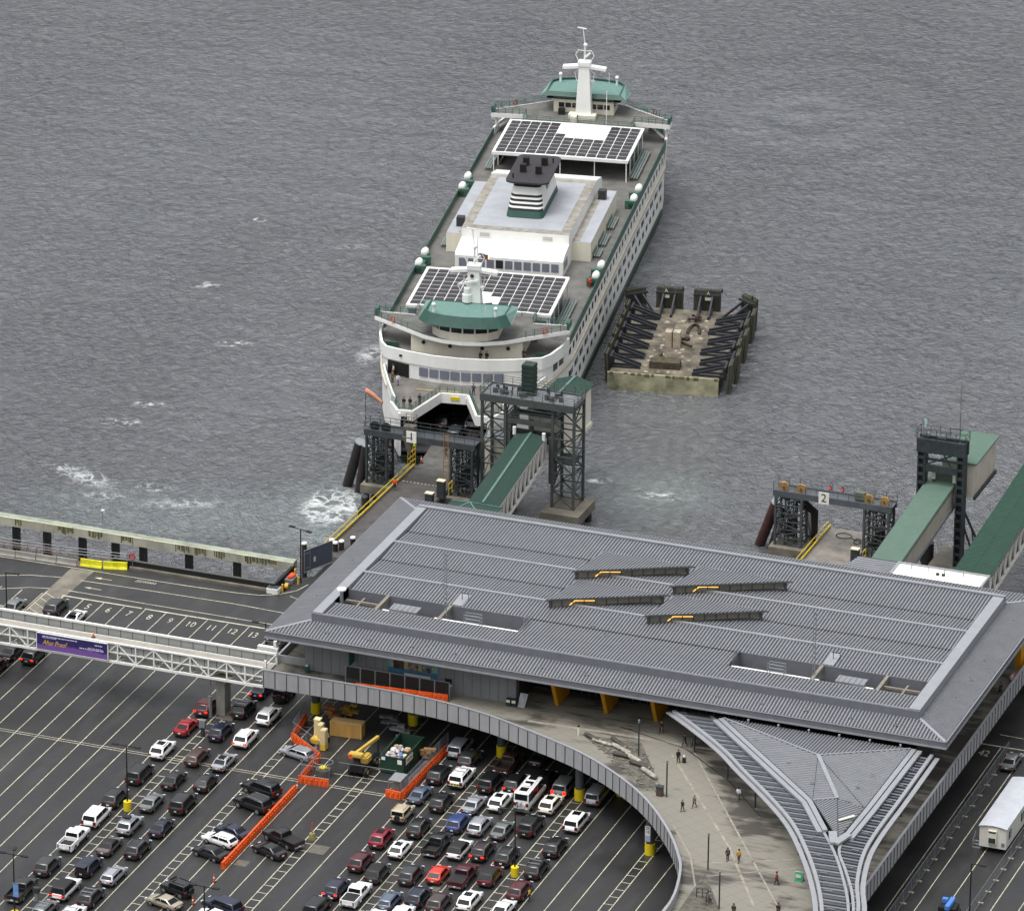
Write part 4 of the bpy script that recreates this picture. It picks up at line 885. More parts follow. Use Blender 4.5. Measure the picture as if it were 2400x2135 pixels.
    w2=fp(fy(wh_,s),'lounge_house',M_wwhite)
    for i in range(11):
        x=-7.1+1.42*i; fp(fy(MB().boxm(x-.56,x+.56,-17.38,-17.28,11.9,13.2),s),'window',M_winf if not(s<0 and i==4) else M_glass,w2)
    for q in (-1,1):
        for y in (-15.6,-14): fp(fy(MB().boxm(min(q*8.27,q*8.36),max(q*8.27,q*8.36),y-.5,y+.5,11.9,13.2),s),'window',M_winf,w2)
    if s<0: fp(MB().boxm(-3.2,-3.0,-17.45,-17.36,13.3,13.5),'lamp',M_lamp,w2)
foredeck(-1); foredeck(1)
rl=MB()
for q in (-1,1):
    for z in (11.35,11.7,12.1): rl.tube((q*14.0,-44,z),(q*14.0,44,z),.06,5)
    for i in range(45): rl.tube((q*14.0,-44+2*i,11),(q*14.0,-44+2*i,12.1),.055,5)
    rl.boxm(q*14.0-.02,q*14.0+.02,-44,44,11.05,11.95) if q<0 else rl.boxm(q*14.0-.02,q*14.0+.02,-44,44,11.05,11.9)
fp(rl,'sun_deck_railing',M_rail)
mh_=MB(); mh_.boxm(-8.3,8.3,-12,12,11,16.0); mhh=fp(mh_,'machinery_house',M_wwhite)
fp(MB().boxm(-8.3,8.3,-12,12,16.0,16.04),'roof_margin',mat('stained_roof','#8d8980',.8,0,.3,.7),mhh); fp(MB().boxm(-6.9,6.9,-10.6,10.8,16.04,16.08),'roof_top',M_grey,mhh)
for q in (-1,1):
    lb_=MB(); lb_.boxm(min(q*8.3,q*11.2),max(q*8.3,q*11.2),-9.4,13.9,11,14.0); l=fp(lb_,'side_house',M_cream)
    fp(MB().boxm(min(q*8.3,q*11.2),max(q*8.3,q*11.2),-9.4,13.9,14.0,14.04),'roof_top',M_grey,l)
    fp(MB().boxm(min(q*8.3,q*9.4),max(q*8.3,q*9.4),-9.0,13.5,14.04,14.07),'stained_strip',mat('stained_roof','#8d8980'),l)
    for y0,y1 in ((-8,-4.5),(-3,2),(4.5,9.5)):
        be=MB()
        for d in (11.35,11.75,12.1): be.boxm(min(q*d,q*(d+.26)),max(q*d,q*(d+.26)),y0,y1,11.4,11.48)
        be.boxm(min(q*11.25,q*11.3),max(q*11.25,q*11.3),y0,y1,11,12); fp(be,'deck_bench',mat('bench_grey_green','#6c7873',.5),l)
    v=MB(); v.boxm(min(q*9.0,q*10.2),max(q*9.0,q*10.2),9.5 if q>0 else -6.5,10.7 if q>0 else -5.3,14,15.5); fp(v,'vent_box',mat('vent_dark','#2c2d30'),l)
    for y in (13.9,-16.2) if 0 else (18.0,-16.2):
        cr=MB(); cr.boxm(min(q*13.0,q*13.9),max(q*13.0,q*13.9),y-3.6,y+3.6,11.2,11.9); cr.boxm(min(q*12.4,q*13.9),max(q*12.4,q*13.9),y-3.6,y-2.6,11.1,12.3); cr.boxm(min(q*12.4,q*13.9),max(q*12.4,q*13.9),y+.2,y+1,11.1,12.3); fp(cr,'raft_cradle',M_rail)
        for dy in (-2.3,2.3):
            c=MB(); c.loft([[(q*13.6+r*math.cos(t)*.54,y+dy+d*.85,12.4+r*math.sin(t)*.54) for t in [2*PI*i/12 for i in range(12)]] for d,r in ((-1.05,.5),(-.9,.9),(-.3,1),(-.28,1.05),(.28,1.05),(.3,1),(.9,.9),(1.05,.5))]); fp(c,'life_raft',M_wwhite,smooth=40)
for x in (-4.7,5.0): fp(MB().boxm(x-.75,x+.75,-12.08,-11.98,14.9,15.5),'window',mat('faded_pane','#b6b2aa'),mhh)
fp(MB().boxm(8.6,9.0,-5.2,-4.4,11.1,13),'red_locker',mat('locker_red','#a02a28'))
# funnel
def rr(x0,x1,y0,y1,z,r=.9,n=4):
    p=[]
    for cx,cy,a0 in ((x1-r,y1-r,0),(x0+r,y1-r,90),(x0+r,y0+r,180),(x1-r,y0+r,270)):
        for i in range(n+1): a=R(a0+90*i/n); p.append((cx+r*math.cos(a),cy+r*math.sin(a),z))
    return p
def fsec(z):
    t=(z-16.08)/4.6; return rr(-2.9+.75*t+.3,2.9-.75*t+.3,-6.3+1.9*t,7.6-1.2*t,z)
fb_=MB(); bands=[(16.08,17.1,1),(17.1,17.45,2),(17.45,17.75,0),(17.75,18.1,2),(18.1,18.4,0),(18.4,18.75,2),(18.75,19.05,0),(19.05,19.4,2),(19.4,20.5,0),(20.5,21.3,2)]
for a,b,c in bands:
    ra,rb_=fsec(a),fsec(b); n=len(ra)
    for i in range(n):
        j=(i+1)%n; ym=(ra[i][1]+ra[j][1])/2
        fb_.c=c if (c==1 or a>20.4 or ym<-2.9 or ym<-4) else 0
        fb_.add([ra[i],ra[j],rb_[j],rb_[i]],[(0,1,2,3)])
fun=fp(fb_,'funnel',[M_wwhite,M_teald,M_black],smooth=35)
M_soot=mat('funnel_black','#2e2b2f',.7,0,.15,1)
fp(MB().loft([rr(-2.7,3.6,-5.4,6.6,21.25,1.2),rr(-2.9,3.8,-5.7,6.9,21.4,1.2),rr(-2.9,3.8,-5.7,6.9,21.65,1.2)]),'funnel_cap',M_soot,fun)
for x,y in ((-1.0,2.2),(1.8,2.6),(1.6,-1.4),(-.9,-.9)):
    fp(MB().boxm(x-.45,x+.45,y-.4,y+.4,21.65,22.9),'exhaust_pipe',M_black,fun)
for x,y in ((-1.9,-3.9),(2.9,3.9)): fp(MB().tube((x,y,21.65),(x,y,22.4),.12),'exhaust_pipe',M_black,fun)
lg=MB()
for q,xx in ((1,2.72),):
    lg.path([(xx,.4+1.1*math.cos(2*PI*i/20),19.25+.8*math.sin(2*PI*i/20)) for i in range(21)],.07,5); lg.bar((xx,.0,18.7),(xx,.5,19.9),.08,.35); lg.bar((xx,.5,18.8),(xx,.2,19.7),.08,.3); lg.bar((xx,-.3,19.5),(xx,.9,19.3),.08,.2)
fp(lg,'funnel_emblem',mat('emblem_green','#5f7f74'),fun)
fl_=MB(); fl_.tube((-3.4,-24.6,14.6),(-3.4,-24.6,19.6),.09); fl_.tube((-4,-24.6,18.6),(-2.8,-24.6,18.6),.04); pole=fp(fl_,'flag_staff',M_wwhite)
fg=MB(); fg.loft([[(-3.3+1.5*t,-24.6+.25*math.sin(t*6),16.2-.2*t),(-3.3+1.5*t,-24.55+.25*math.sin(t*6),16.2-.2*t),(-3.3+1.5*t,-24.55+.25*math.sin(t*6),17.0-.2*t),(-3.3+1.5*t,-24.6+.25*math.sin(t*6),17.0-.2*t)] for t in (0,.25,.5,.75,1)]); fp(fg,'ensign',mat('ensign_red_blue','#7c5058',.7,0,.6,2.5),pole)
fp(MB().tube((4.5,43,14.3),(4.5,43,20),.06),'whip_aerial',M_white)
fp(MB().boxm(8.8,9.2,-43.5,-42.9,11,13.2),'red_locker',mat('locker_red','#a02a28'))
# ---------------------------------------------------------------- lattice helpers
def lattice(mb,x0,x1,y0,y1,z0,z1,bay,leg=.3,br=.14):
    for x in (x0,x1):
        for y in (y0,y1): mb.boxm(x-leg/2,x+leg/2,y-leg/2,y+leg/2,z0,z1)
    n=max(1,round((z1-z0)/bay)); h=(z1-z0)/n
    for i in range(n+1):
        z=z0+i*h
        for y in (y0,y1): mb.bar((x0,y,z),(x1,y,z),br)
        for x in (x0,x1): mb.bar((x,y0,z),(x,y1,z),br)
        if i<n:
            for y in (y0,y1): mb.bar((x0,y,z),(x1,y,z+h),br) if (i%2) else mb.bar((x1,y,z),(x0,y,z+h),br)
            for x in (x0,x1): mb.bar((x,y0,z),(x,y1,z+h),br) if (i%2) else mb.bar((x,y1,z),(x,y0,z+h),br)
    return mb
def railing(mb,pts,h=1.1,n=2,step=1.5,r=.04,closed=False):
    P=pts+[pts[0]] if closed else pts
    for a,b in zip(P,P[1:]):
        for k in range(1,n+1): mb.tube((a[0],a[1],a[2]+h*k/n),(b[0],b[1],b[2]+h*k/n),r,5)
        L=math.dist(a,b); m=max(1,int(L/step))
        for i in range(m+1):
            f=i/m; p=[a[j]+(b[j]-a[j])*f for j in range(3)]; mb.tube(p,(p[0],p[1],p[2]+h),r,5)
    return mb
# ---------------------------------------------------------------- slip 1: ramp, headframe, gangway tower
def ramp(label,x0,x1,y0,y1,z1,apron,M):
    t=thing('loading_ramp',label,'ramp',((x0+x1)/2,y0,-1),world=True)
    d=MB(); d.slab([(x0,y0,.0),(x1,y0,.0),(x1,y1,z1),(x0,y1,z1)],.7); d.build('road_deck',M,t)
    if apron:
        a=MB(); a.slab([(x0+.6,y1,z1+.02),(x1-.6,y1,z1+.02),(x1-.6-apron[2],apron[0],apron[1]),(x0+.6-apron[2],apron[0],apron[1])],.3); a.build('apron',mat('apron_steel','#5e5d5a',.6,.1,.3,.7),t)
    k=MB()
    f=lambda y: z1*(y-y0)/(y1-y0)
    k.bar((x0+.15,y0,f(y0)+.35),(x0+.15,y1,f(y1)+.35),.22,.25); k.bar((x0-.15,y0,f(y0)+.9),(x0-.15,y1,f(y1)+.9),.12,.12)
    k.build('kerb_rail',mat('rail_yellow','#b9a22a',.6,0,.2,1.5),t)
    g=MB()
    for q,x in ((0,x0),(1,x1)): g.bar((x,y0,-.75),(x,y1,z1-.75),.35,1.2)
    g.build('girder',M_dkst,t)
    j=MB(); j.quad((x0+.3,y1-.3,z1+.02),(x1-.3,y1-.3,z1+.02),(x1-.3,y1-.1,z1+.02),(x0+.3,y1-.1,z1+.02)) if 0 else None
    return t
ramp('dark steel vehicle ramp leading down to the docked ferry under the number 1 frame',-20.6,-12.9,42,77.5,-.6,(90.5,-2.1,2.6),mat('ramp_dark','#4a4745',.75,0,.25,.6))
ramp('empty wet vehicle ramp ending over open water under the number 2 frame',41.7,48.6,42,78,-.4,None,mat('ramp_grey','#7b766e',.6,0,.3,.5))
jb=MB(); n=24
for i in range(n):
    if i%2==0: jb.quad((-20+.28*i,71.6,-.47),(-20+.28*(i+1),71.6,-.47),(-20+.28*(i+1),71.85,-.47),(-20+.28*i,71.85,-.47))
struct(jb.build('ramp_joint_stripes',M_line))
def headframe(name,label,xl,xr,y,num,dark,wheels,base):
    t=thing(name,label,'headframe',((xl[0]+xr[1])/2,y,-1),world=True)
    a=MB(); lattice(a,xl[0],xl[1],y-.9,y+1.6,-1,6.3,1.2,.32,.13); lattice(a,(xl[0]+xl[1])/2-.6,(xl[0]+xl[1])/2+.6,y-.5,y+1.2,-1,6.3,1.6,.18,.1); a.build('lattice_tower',dark,t)
    a=MB(); lattice(a,xr[0],xr[1],y-.9,y+1.6,-1,6.3,1.2,.32,.13); lattice(a,(xr[0]+xr[1])/2-.6,(xr[0]+xr[1])/2+.6,y-.5,y+1.2,-1,6.3,1.6,.18,.1); a.build('lattice_tower',dark,t)
    b=MB(); b.boxm(xl[0]-.4,xr[1]+.4,y-1.0,y-.7,6.3,7.2); b.boxm(xl[0]-.4,xr[1]+.4,y+1.4,y+1.7,6.3,7.2); b.boxm(xl[0]-.4,xr[1]+.4,y-.7,y+1.4,6.9,7.0); b.build('cross_girder',mat('girder_grey','#565b60',.5,.2,.15,.8) if wheels else mat('girder_dark','#44484c',.5,.2,.2,.8),t)
    r=MB(); railing(r,[(xl[0]-.4,y-.9,7.2),(xr[1]+.4,y-.9,7.2)],1.1,2); railing(r,[(xl[0]-.4,y+1.6,7.2),(xr[1]+.4,y+1.6,7.2)],1.1,2); railing(r,[(xl[0]-.4,y-.9,7.2),(xl[0]-.4,y+1.6,7.2)],1.1,2); r.build('catwalk_railing',dark,t)
    for x in (xl[0]+.9,xl[1]-.4,xr[0]+.3,xr[1]-.9):
        if not wheels and x>xl[1]: continue
        w=MB(); w.tube((x,y-.15,7.5),(x,y+.15,7.5),.72,16); 
        s=w.build('sheave',mat('sheave_ochre','#a5803f',.6,0,.3,2) if wheels else M_black,t,smooth=40)
        MB().tube((x,y-.3,7.5),(x,y+.3,7.5),.16,8).build('axle',M_dkst,s)
    sx=(xl[1]+xr[0])/2-(1.0 if num=='1' else 1.3)
    s=MB(); s.boxm(sx-.75,sx+.75,y-1.16,y-1.06,6.25,7.95); sg=s.build('number_board',mat('sign_white','#dedcd4',.6,0,.06,1),t)
    text_mesh(num,1.75,'numeral',M_black,sg,facing_south(sx,y-1.17,7.1),.006,1.0)
    wt=MB()
    for q in (xl,xr):
        c=(q[0]+q[1])/2; wt.boxm(c-.5,c+.5,y+.1,y+1,0,3.2); wt.tube((c+.9,y-.4,.2),(c+.9,y-.4,6.2),.06,5); wt.tube((c-.8,y+.4,.2),(c-.8,y+.4,6.2),.06,5); wt.box((c+.7,y-.2,2.4),(.5,.5,1.1)); wt.box((c-.7,y-.6,1.1),(.7,.4,.8)); wt.sphere((c+.3,y-.8,3.2),.3,6); wt.sphere((c-.5,y-1,2.1),.25,6)
    wt.build('counterweight',M_creo,t)
    for q in (xl,xr):
        p=MB(); p.boxm(q[0]-.6,q[1]+.9,y-2.0,y+2.3,-2.2,-1.0); c=p.build('footing',M_concw,t)
        g=MB()
        for x in (q[0]+.1,q[1]): 
            for yy in (y-1.2,y+1.5): g.tube((x,yy,-9),(x,yy,-2.2),.38,10)
        g.build('pile',M_creo,c,smooth=40)
    return t
t1=headframe('ramp_headframe','dark lattice headframe carrying number 1 over the ramp of the docked ferry',(-25.0,-22.0),(-12.2,-9.0),71.4,'1',M_dkst,False,0)
t2=headframe('ramp_headframe','grey lattice headframe with ochre sheaves carrying number 2 over the empty ramp',(36.0,39.8),(48.9,52.4),71.8,'2',mat('headframe_grey','#4c5052',.6,.2,.2,1.2),True,0)
sw_=MB()
for dx in (-.9,.9): sw_.tube((38.6+.2,72,6.2),(41.3,73.5+dx*.3,3.0),.14,6)
sw_.slab([(38.4,73,6.6),(41.4,73.6,3.9),(41.4,73.6,.3),(40.6,73.4,.3),(40.4,73.4,3.4),(38.4,73,5.2)],.35); sw_.build('fender_arm',M_black,t2)
for x in (43.8,45.6): 
    q=MB(); q.tube((x,71.1,8.4),(x,71.1,9.1),.05); q.box((x,71.1,8.6),(.35,.25,.5)); s_=q.build('signal_box',M_dkst,t2); MB().tube((x,70.98,8.65),(x,70.9,8.65),.13,8).build('red_lamp',M_red,s_)
MB().boxm(47.2,48.6,71.6,72.4,7.2,8.3).build('control_box',mat('box_olive','#5c6155'),t2)
ax=MB(); ax.box((-18.7,71.3,7.6),(1.7,1.2,1.6)); ax.loft([[(-18.7+a*r,71.0+b*r,z) for a,b in ((-1,-1),(1,-1),(1,1),(-1,1))] for z,r in ((4.2,.12),(6.0,.55),(7.0,.8))]); railing(ax,[(-19.5,70.7,8.4),(-17.9,70.7,8.4),(-17.9,71.9,8.4),(-19.5,71.9,8.4)],1.5,3,.8,.04,True); ax.build('netted_hoist',mat('net_brown','#6b655c',.8,0,.3,3),t1)
ld=MB()
for x in (-13.2,-12.5): ld.tube((x,70.3,.3),(x,70.3,8.4),.05)
for i in range(22): ld.tube((-13.2,70.3,.5+.36*i),(-12.5,70.3,.5+.36*i),.03,4)
ld.build('ladder',mat('rusty_ochre','#9a7431',.7,0,.3,2),t1)
ys_=MB(); railing(ys_,[(-20.9,76,-.6),(-20.9,79,-.8)],3.2,4,1.0,.06); ys_.build('yellow_gate',mat('dull_yellow2','#c9a22c',.6,0,.15,1),t1)
for lab_,pl_ in (('added dark panel standing for shadow between the number 1 frame and the ferry bow',[(-22.4,73.5),(-26.4,80.0),(-28.6,87.0)]),('added dark panel reaching out beyond the number 2 frame',[(40.6,74.2),(38.0,80.5)])):
    t=thing('added_dark_wall',lab_,'fender',(*pl_[0],WZ),world=True)  # added dark panels standing in for shadow and machinery beside the ramps
    for a,b in zip(pl_,pl_[1:]): MB().bar((*a,-2.2),(*b,-2.2),.7,4.6).build('dark_facing',M_creo,t); MB().bar((a[0]-.6,a[1]-.2,-.4),(b[0]-.6,b[1]-.2,-.4),.3).build('waling',M_dkst,t)
# windsock
ws_=thing('windsock','faded orange windsock on a thin pole beside the ferry bow','windsock',(-25.3,70.9,6),world=True)
MB().tube((-25.3,70.9,7.2),(-25.3,70.9,13.2),.06,6).build('pole',M_dkst,ws_)
MB().loft([[(-25.3+.05+2.3*t,70.9-.05*t,13.0-1.25*t**1.2+.38*(1-.35*t)*math.sin(q)) if 0 else (-25.25+2.5*t,70.9+.42*(1-.35*t)*math.cos(q),12.9-1.5*t**1.3+.42*(1-.35*t)*math.sin(q)) for q in [2*PI*i/10 for i in range(10)]] for t in (0,.2,.4,.6,.8,1)]).build('sock',mat('sock_orange','#b97c62',.7,0,.15,1.5),ws_,smooth=50)
# leaning fender piles
for i,(b,tp,r,lab) in enumerate((((-30.3,76.3),(-27.4,74.0),.75,'thick leaning steel pile at the far west side of the number 1 frame'),((-27.9,74.7),(-26.2,73.2),.62,'leaning steel pile standing between the number 1 frame and a thicker pile'),((31.6,77.8),(34.8,75.0),.75,'rusty red leaning pile at the west side of the number 2 frame'),((33.6,77.2),(36.2,74.5),.6,'dark leaning pile tight against the number 2 frame'))):
    t=thing('fender_pile',lab,'pile',(b[0],b[1],WZ),group='leaning fender piles',world=True)
    d=Vector((tp[0]-b[0],tp[1]-b[1],8.0)).normalized(); p0=Vector((*b,WZ))-d*2; p1=Vector((*tp,3.5))
    MB().tube(p0,p1,r,14).build('shaft',mat('pile_red','#4a2a28',.7,0,.3,.8) if i==2 else M_creo,t,smooth=40)
    MB().tube(p1,p1+d*.12,r*1.03,14).build('cap',M_steel,t,smooth=40)
for i,(x,y,lab) in enumerate(((-19.9,44.8,'white capped pile at the west of the cluster by the slip gate'),(-19.1,44.1,'white capped pile at the front of the cluster by the slip gate'),(-18.5,44.9,'white capped pile at the east of the cluster by the slip gate'),(-17.5,46.6,'single white capped pile just beyond the cluster, by the roof corner'),(-23.0,42.3,'lone white capped pile behind the twin headed lamp post'),(-22.4,62,'dark timber pile rising from foam beside the number 1 ramp'),(-23.5,66,'short dark timber pile under the number 1 footing'))):
    t=thing('mooring_pile',lab,'pile',(x,y,WZ),group='mooring piles',world=True); z=1.2 if i<5 else -1.2
    MB().tube((x,y,-9),(x,y,z),.36 if i<5 else .5,10).build('shaft',M_creo,t,smooth=40)
    MB().tube((x,y,z),(x,y,z+.18),.42 if i<5 else .52,10,.36).build('cap',M_white if i<5 else M_dkst,t,smooth=40)
# passenger gangway 1: tower and covered bridge
TW=thing('gangway_tower','grey green lattice lift tower for the passenger gangway beside the ferry bow','tower',(-1.5,74.5,-1.5),world=True)
for x0,x1 in ((-8.4,-4.9),(2.2,5.4)):
    lt=MB(); lattice(lt,x0,x1,72.9,76.9,-1.5,14.2,2.6,.36,.16); lt.build('lattice_column',M_greyg,TW)
gd=MB(); gd.boxm(-8.6,5.5,72.4,72.65,13.35,14.4); gd.boxm(-8.6,5.5,77.1,77.35,13.35,14.4); gd.boxm(-8.6,-8.35,72.65,77.1,13.35,14.4); gd.boxm(5.25,5.5,72.65,77.1,13.35,14.4); gd.build('top_girder',M_greyg,TW)
MB().boxm(-8.6,5.6,72.7,77.0,14.1,14.25).build('platform',mat('grating_grey','#74777b',.6,.2,.2,2),TW)
gd=MB(); gd.boxm(-4.7,2.0,72.9,73.3,10.4,11.1); gd.boxm(-4.7,2.0,76.5,76.9,10.4,11.1); gd.boxm(-4.7,-4.1,73,76.5,9.4,11.5); gd.boxm(-4.7,2,74.5,74.8,7.2,9.0); gd.boxm(-1.6,-1.1,73.8,74.2,7,11); gd.boxm(-4.5,2.0,73.6,73.9,8.2,8.6); gd.boxm(1.6,2.2,73,75,2,9); gd.boxm(-5,-4.2,73,75,2,9); gd.build('cross_beam',M_greyg,TW)
rr_=MB(); railing(rr_,[(-8.6,72.5,14.4),(5.5,72.5,14.4),(5.5,77.3,14.4),(-8.6,77.3,14.4)],1.1,3,1.5,.045,True); railing(rr_,[(-4.6,72.9,11.1),(2,72.9,11.1)],1.1,3,1.5,.04); rr_.build('railing',M_greyg,TW)
ma=MB(); rn=random.Random(4)
for i in range(16): x,y=rn.uniform(-7.5,3),rn.uniform(73.4,76.6); ma.box((x,y,14.25+.35),(rn.uniform(.3,.9),rn.uniform(.3,.9),rn.uniform(.4,.9)),rn.uniform(0,1))
for i in range(6): x,y=rn.uniform(-6,3),rn.uniform(73.4,76.6); ma.tube((x,y,14.3),(x,y,15.6),.1)
ma.build('winch_machinery',mat('winch_dark','#474a4c',.6,.2,.3,1.5),TW)
dk_=MB(); dk_.boxm(-3.0,-1.3,74.2,75.9,14.2,18.9); 
for i in range(7): dk_.boxm(-3.06,-1.24,74.14,75.96,14.6+.65*i,14.75+.65*i)
dk_.build('cable_stack',mat('stack_green','#27362f',.6,0,.2,1),TW)
pl_=MB(); pl_.boxm(2.3,5.3,73,76.8,5.2,5.35); railing(pl_,[(2.3,73,5.3),(5.3,73,5.3),(5.3,76.8,5.3)],1.1,2); pl_.build('landing',M_dkst,TW)
bs=MB(); bs.boxm(1.2,7.0,70.6,77.6,-2.9,-1.5); bs.build('footing',M_concw,TW)
bs=MB(); bs.boxm(-9.2,-4.2,71.6,77.6,-2.9,-1.5); bs.build('footing',M_concw,TW)
pls=MB()
for x in (1.9,6.3,-8.4,-5):
    for y in (71.4,76.8): pls.tube((x,y,-9),(x,y,-2.9),.5,10)
pls.build('pile',M_creo,TW,smooth=40)
cw=MB(); cw.boxm(-9.6,-6.6,77.2,78.6,-.6,5.6); cw.build('counterweight_box',M_cream,TW); MB().boxm(-9.6,-6.6,77.2,78.6,5.6,5.8).build('box_top',M_steel,TW)
CB=thing('gangway_cabin','cream passenger cabin with green ribbed gable roof behind the gangway tower','cabin',(-.8,84,3),world=True)
cb=MB(); cb.boxm(-3.2,1.7,77.6,90.2,4.6,10.6); cb.build('wall',M_cream,CB)
rf_=MB(); rr2=MB(); rg=(-.75)
for x0,x1 in ((-3.6,rg),(2.1,rg)):
    P=[(x0,77.3,10.6),(x0,90.4,10.6),(x1,90.4,11.5),(x1,77.3,11.5)]; P=P if x0>x1 else P[::-1]
    rf_.slab(P if (Vector(P[1])-Vector(P[0])).cross(Vector(P[2])-Vector(P[0])).z>0 else P[::-1],.12); rr2.ribs(P,(1,0),.55,.2,.1)
rf_.build('roof',M_green,CB); rr2.build('roof_sheeting',M_teald if 0 else M_green,CB); MB().bar((rg,77.3,11.55),(rg,90.4,11.55),.35,.1).build('ridge_cap',mat('ridge_green','#55726a'),CB)
MB().boxm(1.7,1.95,77.6,90.2,4.3,4.9).build('side_beam',M_cream,CB)
def gangway(name,label,A,B,w,hh,roof_m,ribs,truss,wallm,ridge):
    """covered bridge from A to B (roof eave points on the centre line)"""
    t=thing(name,label,'gangway',((A[0]+B[0])/2,(A[1]+B[1])/2,A[2]-hh),world=True)
    A,B=Vector(A),Vector(B); d=(B-A); u=Vector((d.x,d.y,0)).normalized(); s=Vector((u.y,-u.x,0)); L=d.length
    for q in (-1,1):
        e0,e1=A+s*(q*(w/2+.12)),B+s*(q*(w/2+.12)); r0,r1=A+Vector((0,0,ridge)),B+Vector((0,0,ridge))
        P=[e0,e1,r1,r0]; n=(P[1]-P[0]).cross(P[2]-P[0]); P=P if n.z>0 else P[::-1]
        MB().slab(P,.12).build('roof',roof_m,t)
        if ribs: MB().ribs([tuple(p) for p in P],(s.x,s.y),.42,.2,.1).build('roof_sheeting',roof_m,t)
    if ridge>.2: MB().bar(A+Vector((0,0,ridge+.06)),B+Vector((0,0,ridge+.06)),.32,.1).build('ridge_cap',mat('ridge_green','#55726a'),t)
    else: MB().bar(A+s*(w/2+.3)-Vector((0,0,.05)),B+s*(w/2+.3)-Vector((0,0,.05)),.1,.24).build('roof_edge',mat('edge_dark_green','#35483d'),t)
    f=MB(); f.bar(A-Vector((0,0,hh)),B-Vector((0,0,hh)),w,.3); f.build('floor',M_dkst,t)
    for q in (-1,1):
        o=s*(q*w/2); z=Vector((0,0,1))
        if truss:
            c=MB(); c.bar(A+o-z*.2,B+o-z*.2,.22,.3); c.bar(A+o-z*hh,B+o-z*hh,.3,.45); c.build('truss_chord',truss,t)
            wv=MB(); n=max(4,int(L/2.6))
            for i in range(n+1):
                p=A.lerp(B,i/n)+o; wv.bar(p-z*hh,p-z*.2,.24)
                if i<n: p2=A.lerp(B,(i+1)/n)+o; pm=A.lerp(B,(i+.5)/n)+o; wv.bar(p-z*hh,pm-z*.2,.24); wv.bar(pm-z*.2,p2-z*hh,.24)
            wv.build('truss_web',truss,t)
            wl=MB(); wl.bar(A+o*.45-z*(hh*.5+.1),B+o*.45-z*(hh*.5+.1),.06,hh-.5); wl.build('wall_or_shade_panel',wallm,t)  # dark inner sheet standing in for the shade seen through the open truss
        else:
            wl=MB(); wl.bar(A+o-z*(hh*.5),B+o-z*(hh*.5),.12,hh-.1); wl.build('wall_or_shade_panel',wallm,t); wl=MB(); wl.bar(A+o*1.03-z*hh,B+o*1.03-z*hh,.3,.6); wl.build('bottom_beam',M_wall,t)
    return t
M_trs=mat('truss_pale','#d2cfc8',.55,0,.1,.8)
gw1=gangway('covered_gangway','dark green ribbed gable roof gangway on a pale truss running to the ferry bow tower',(2.9,43.4,10.5),(-.9,72.4,9.1),4.3,3.6,M_green,True,M_trs,mat('truss_inner_shade','#4d4f4e'),.45)
for x,y in ((-3.2,72.0),(1.5,71.2)): MB().tube((x,y,9.2),(x,y,10.3),.26,10).build('white_lantern',M_white,gw1,smooth=40)
hb=thing('gangway_lobby','small dark green hipped roof lobby where the first gangway leaves the terminal','lobby',(2,41.5,FL),world=True)
MB().boxm(-1.2,5.2,37.5,43.2,FL,10.5).build('wall',M_cream,hb)
ap=(1.9,41.2,11.7); cs_=[(-1.7,37.3,10.5),(5.6,37.3,10.5),(5.6,43.6,10.5),(-1.7,43.6,10.5)]
for i in range(4):
    P=[cs_[i],cs_[(i+1)%4],ap]; MB().slab(P,.1).build('roof',M_green,hb); MB().ribs(P,((0,1) if i%2==0 else (1,0)),.45,.2,.08).build('roof_sheeting',M_green,hb)
for c in cs_: MB().bar((*c[:2],c[2]+.08),(*ap[:2],ap[2]+.08),.22,.08).build('hip_cap',mat('ridge_green','#55726a'),hb)
gw2=gangway('covered_gangway','smooth sage green flat roof gangway with cream side walls rising to the dark portal tower',(59.8,44.6,10.6),(58.6,77.0,10.6),3.9,3.3,M_green2,False,None,mat('buff_wall','#a8a294',.6,0,.12,.6),.06)
gw3=gangway('covered_gangway','wide dark green ribbed gangway on a white truss at the right edge',(71.7,46.0,10.6),(70.2,92.0,11.4),4.8,3.6,mat('deep_green_roof','#27473a',.45,.1,.1,.8),True,M_trs,mat('truss_inner_shade','#4d4f4e'),.12)
T3=thing('gangway_tower','dark tower rising at the right edge above the wide green gangway','tower',(73.5,93,-1),world=True)
lt=MB(); lattice(lt,70.8,72.2,92.4,94,-1,18,2.4,.4,.2); lt.build('portal_column',M_dkst,T3); MB().boxm(70.3,78,92,95,18,18.6).build('portal_top',mat('mossy_top','#6a6a4a'),T3); lt=MB(); lattice(lt,76.5,78,92.4,94,-1,18,2.4,.4,.2); lt.build('portal_column',M_dkst,T3)
q3=MB(); q3.slab([(69.4,86.6,13.4),(74,86.6,13.4),(74,90.5,15.2),(69.4,90.5,15.2)],.2); q3.build('hood_roof',mat('deep_green_roof','#27473a'),T3); MB().boxm(69.4,74,86.5,86.7,12.9,13.35).build('hood_fascia',M_white,T3)
P2=thing('gangway_tower','dark steel portal tower over the smooth sage green gangway','tower',(59,73,-1),world=True)
for x in (56.3,61.9):
    c=MB(); c.boxm(x-.55,x-.35,72.5,74.2,-1,17.2); c.boxm(x+.35,x+.55,72.5,74.2,-1,17.2); c.boxm(x-.35,x+.35,73.1,73.4,-1,17.2)
    for i in range(14): c.boxm(x-.4,x+.4,72.55,72.75,-.6+1.25*i,-.2+1.25*i)
    c.build('portal_column',M_dkst,P2)
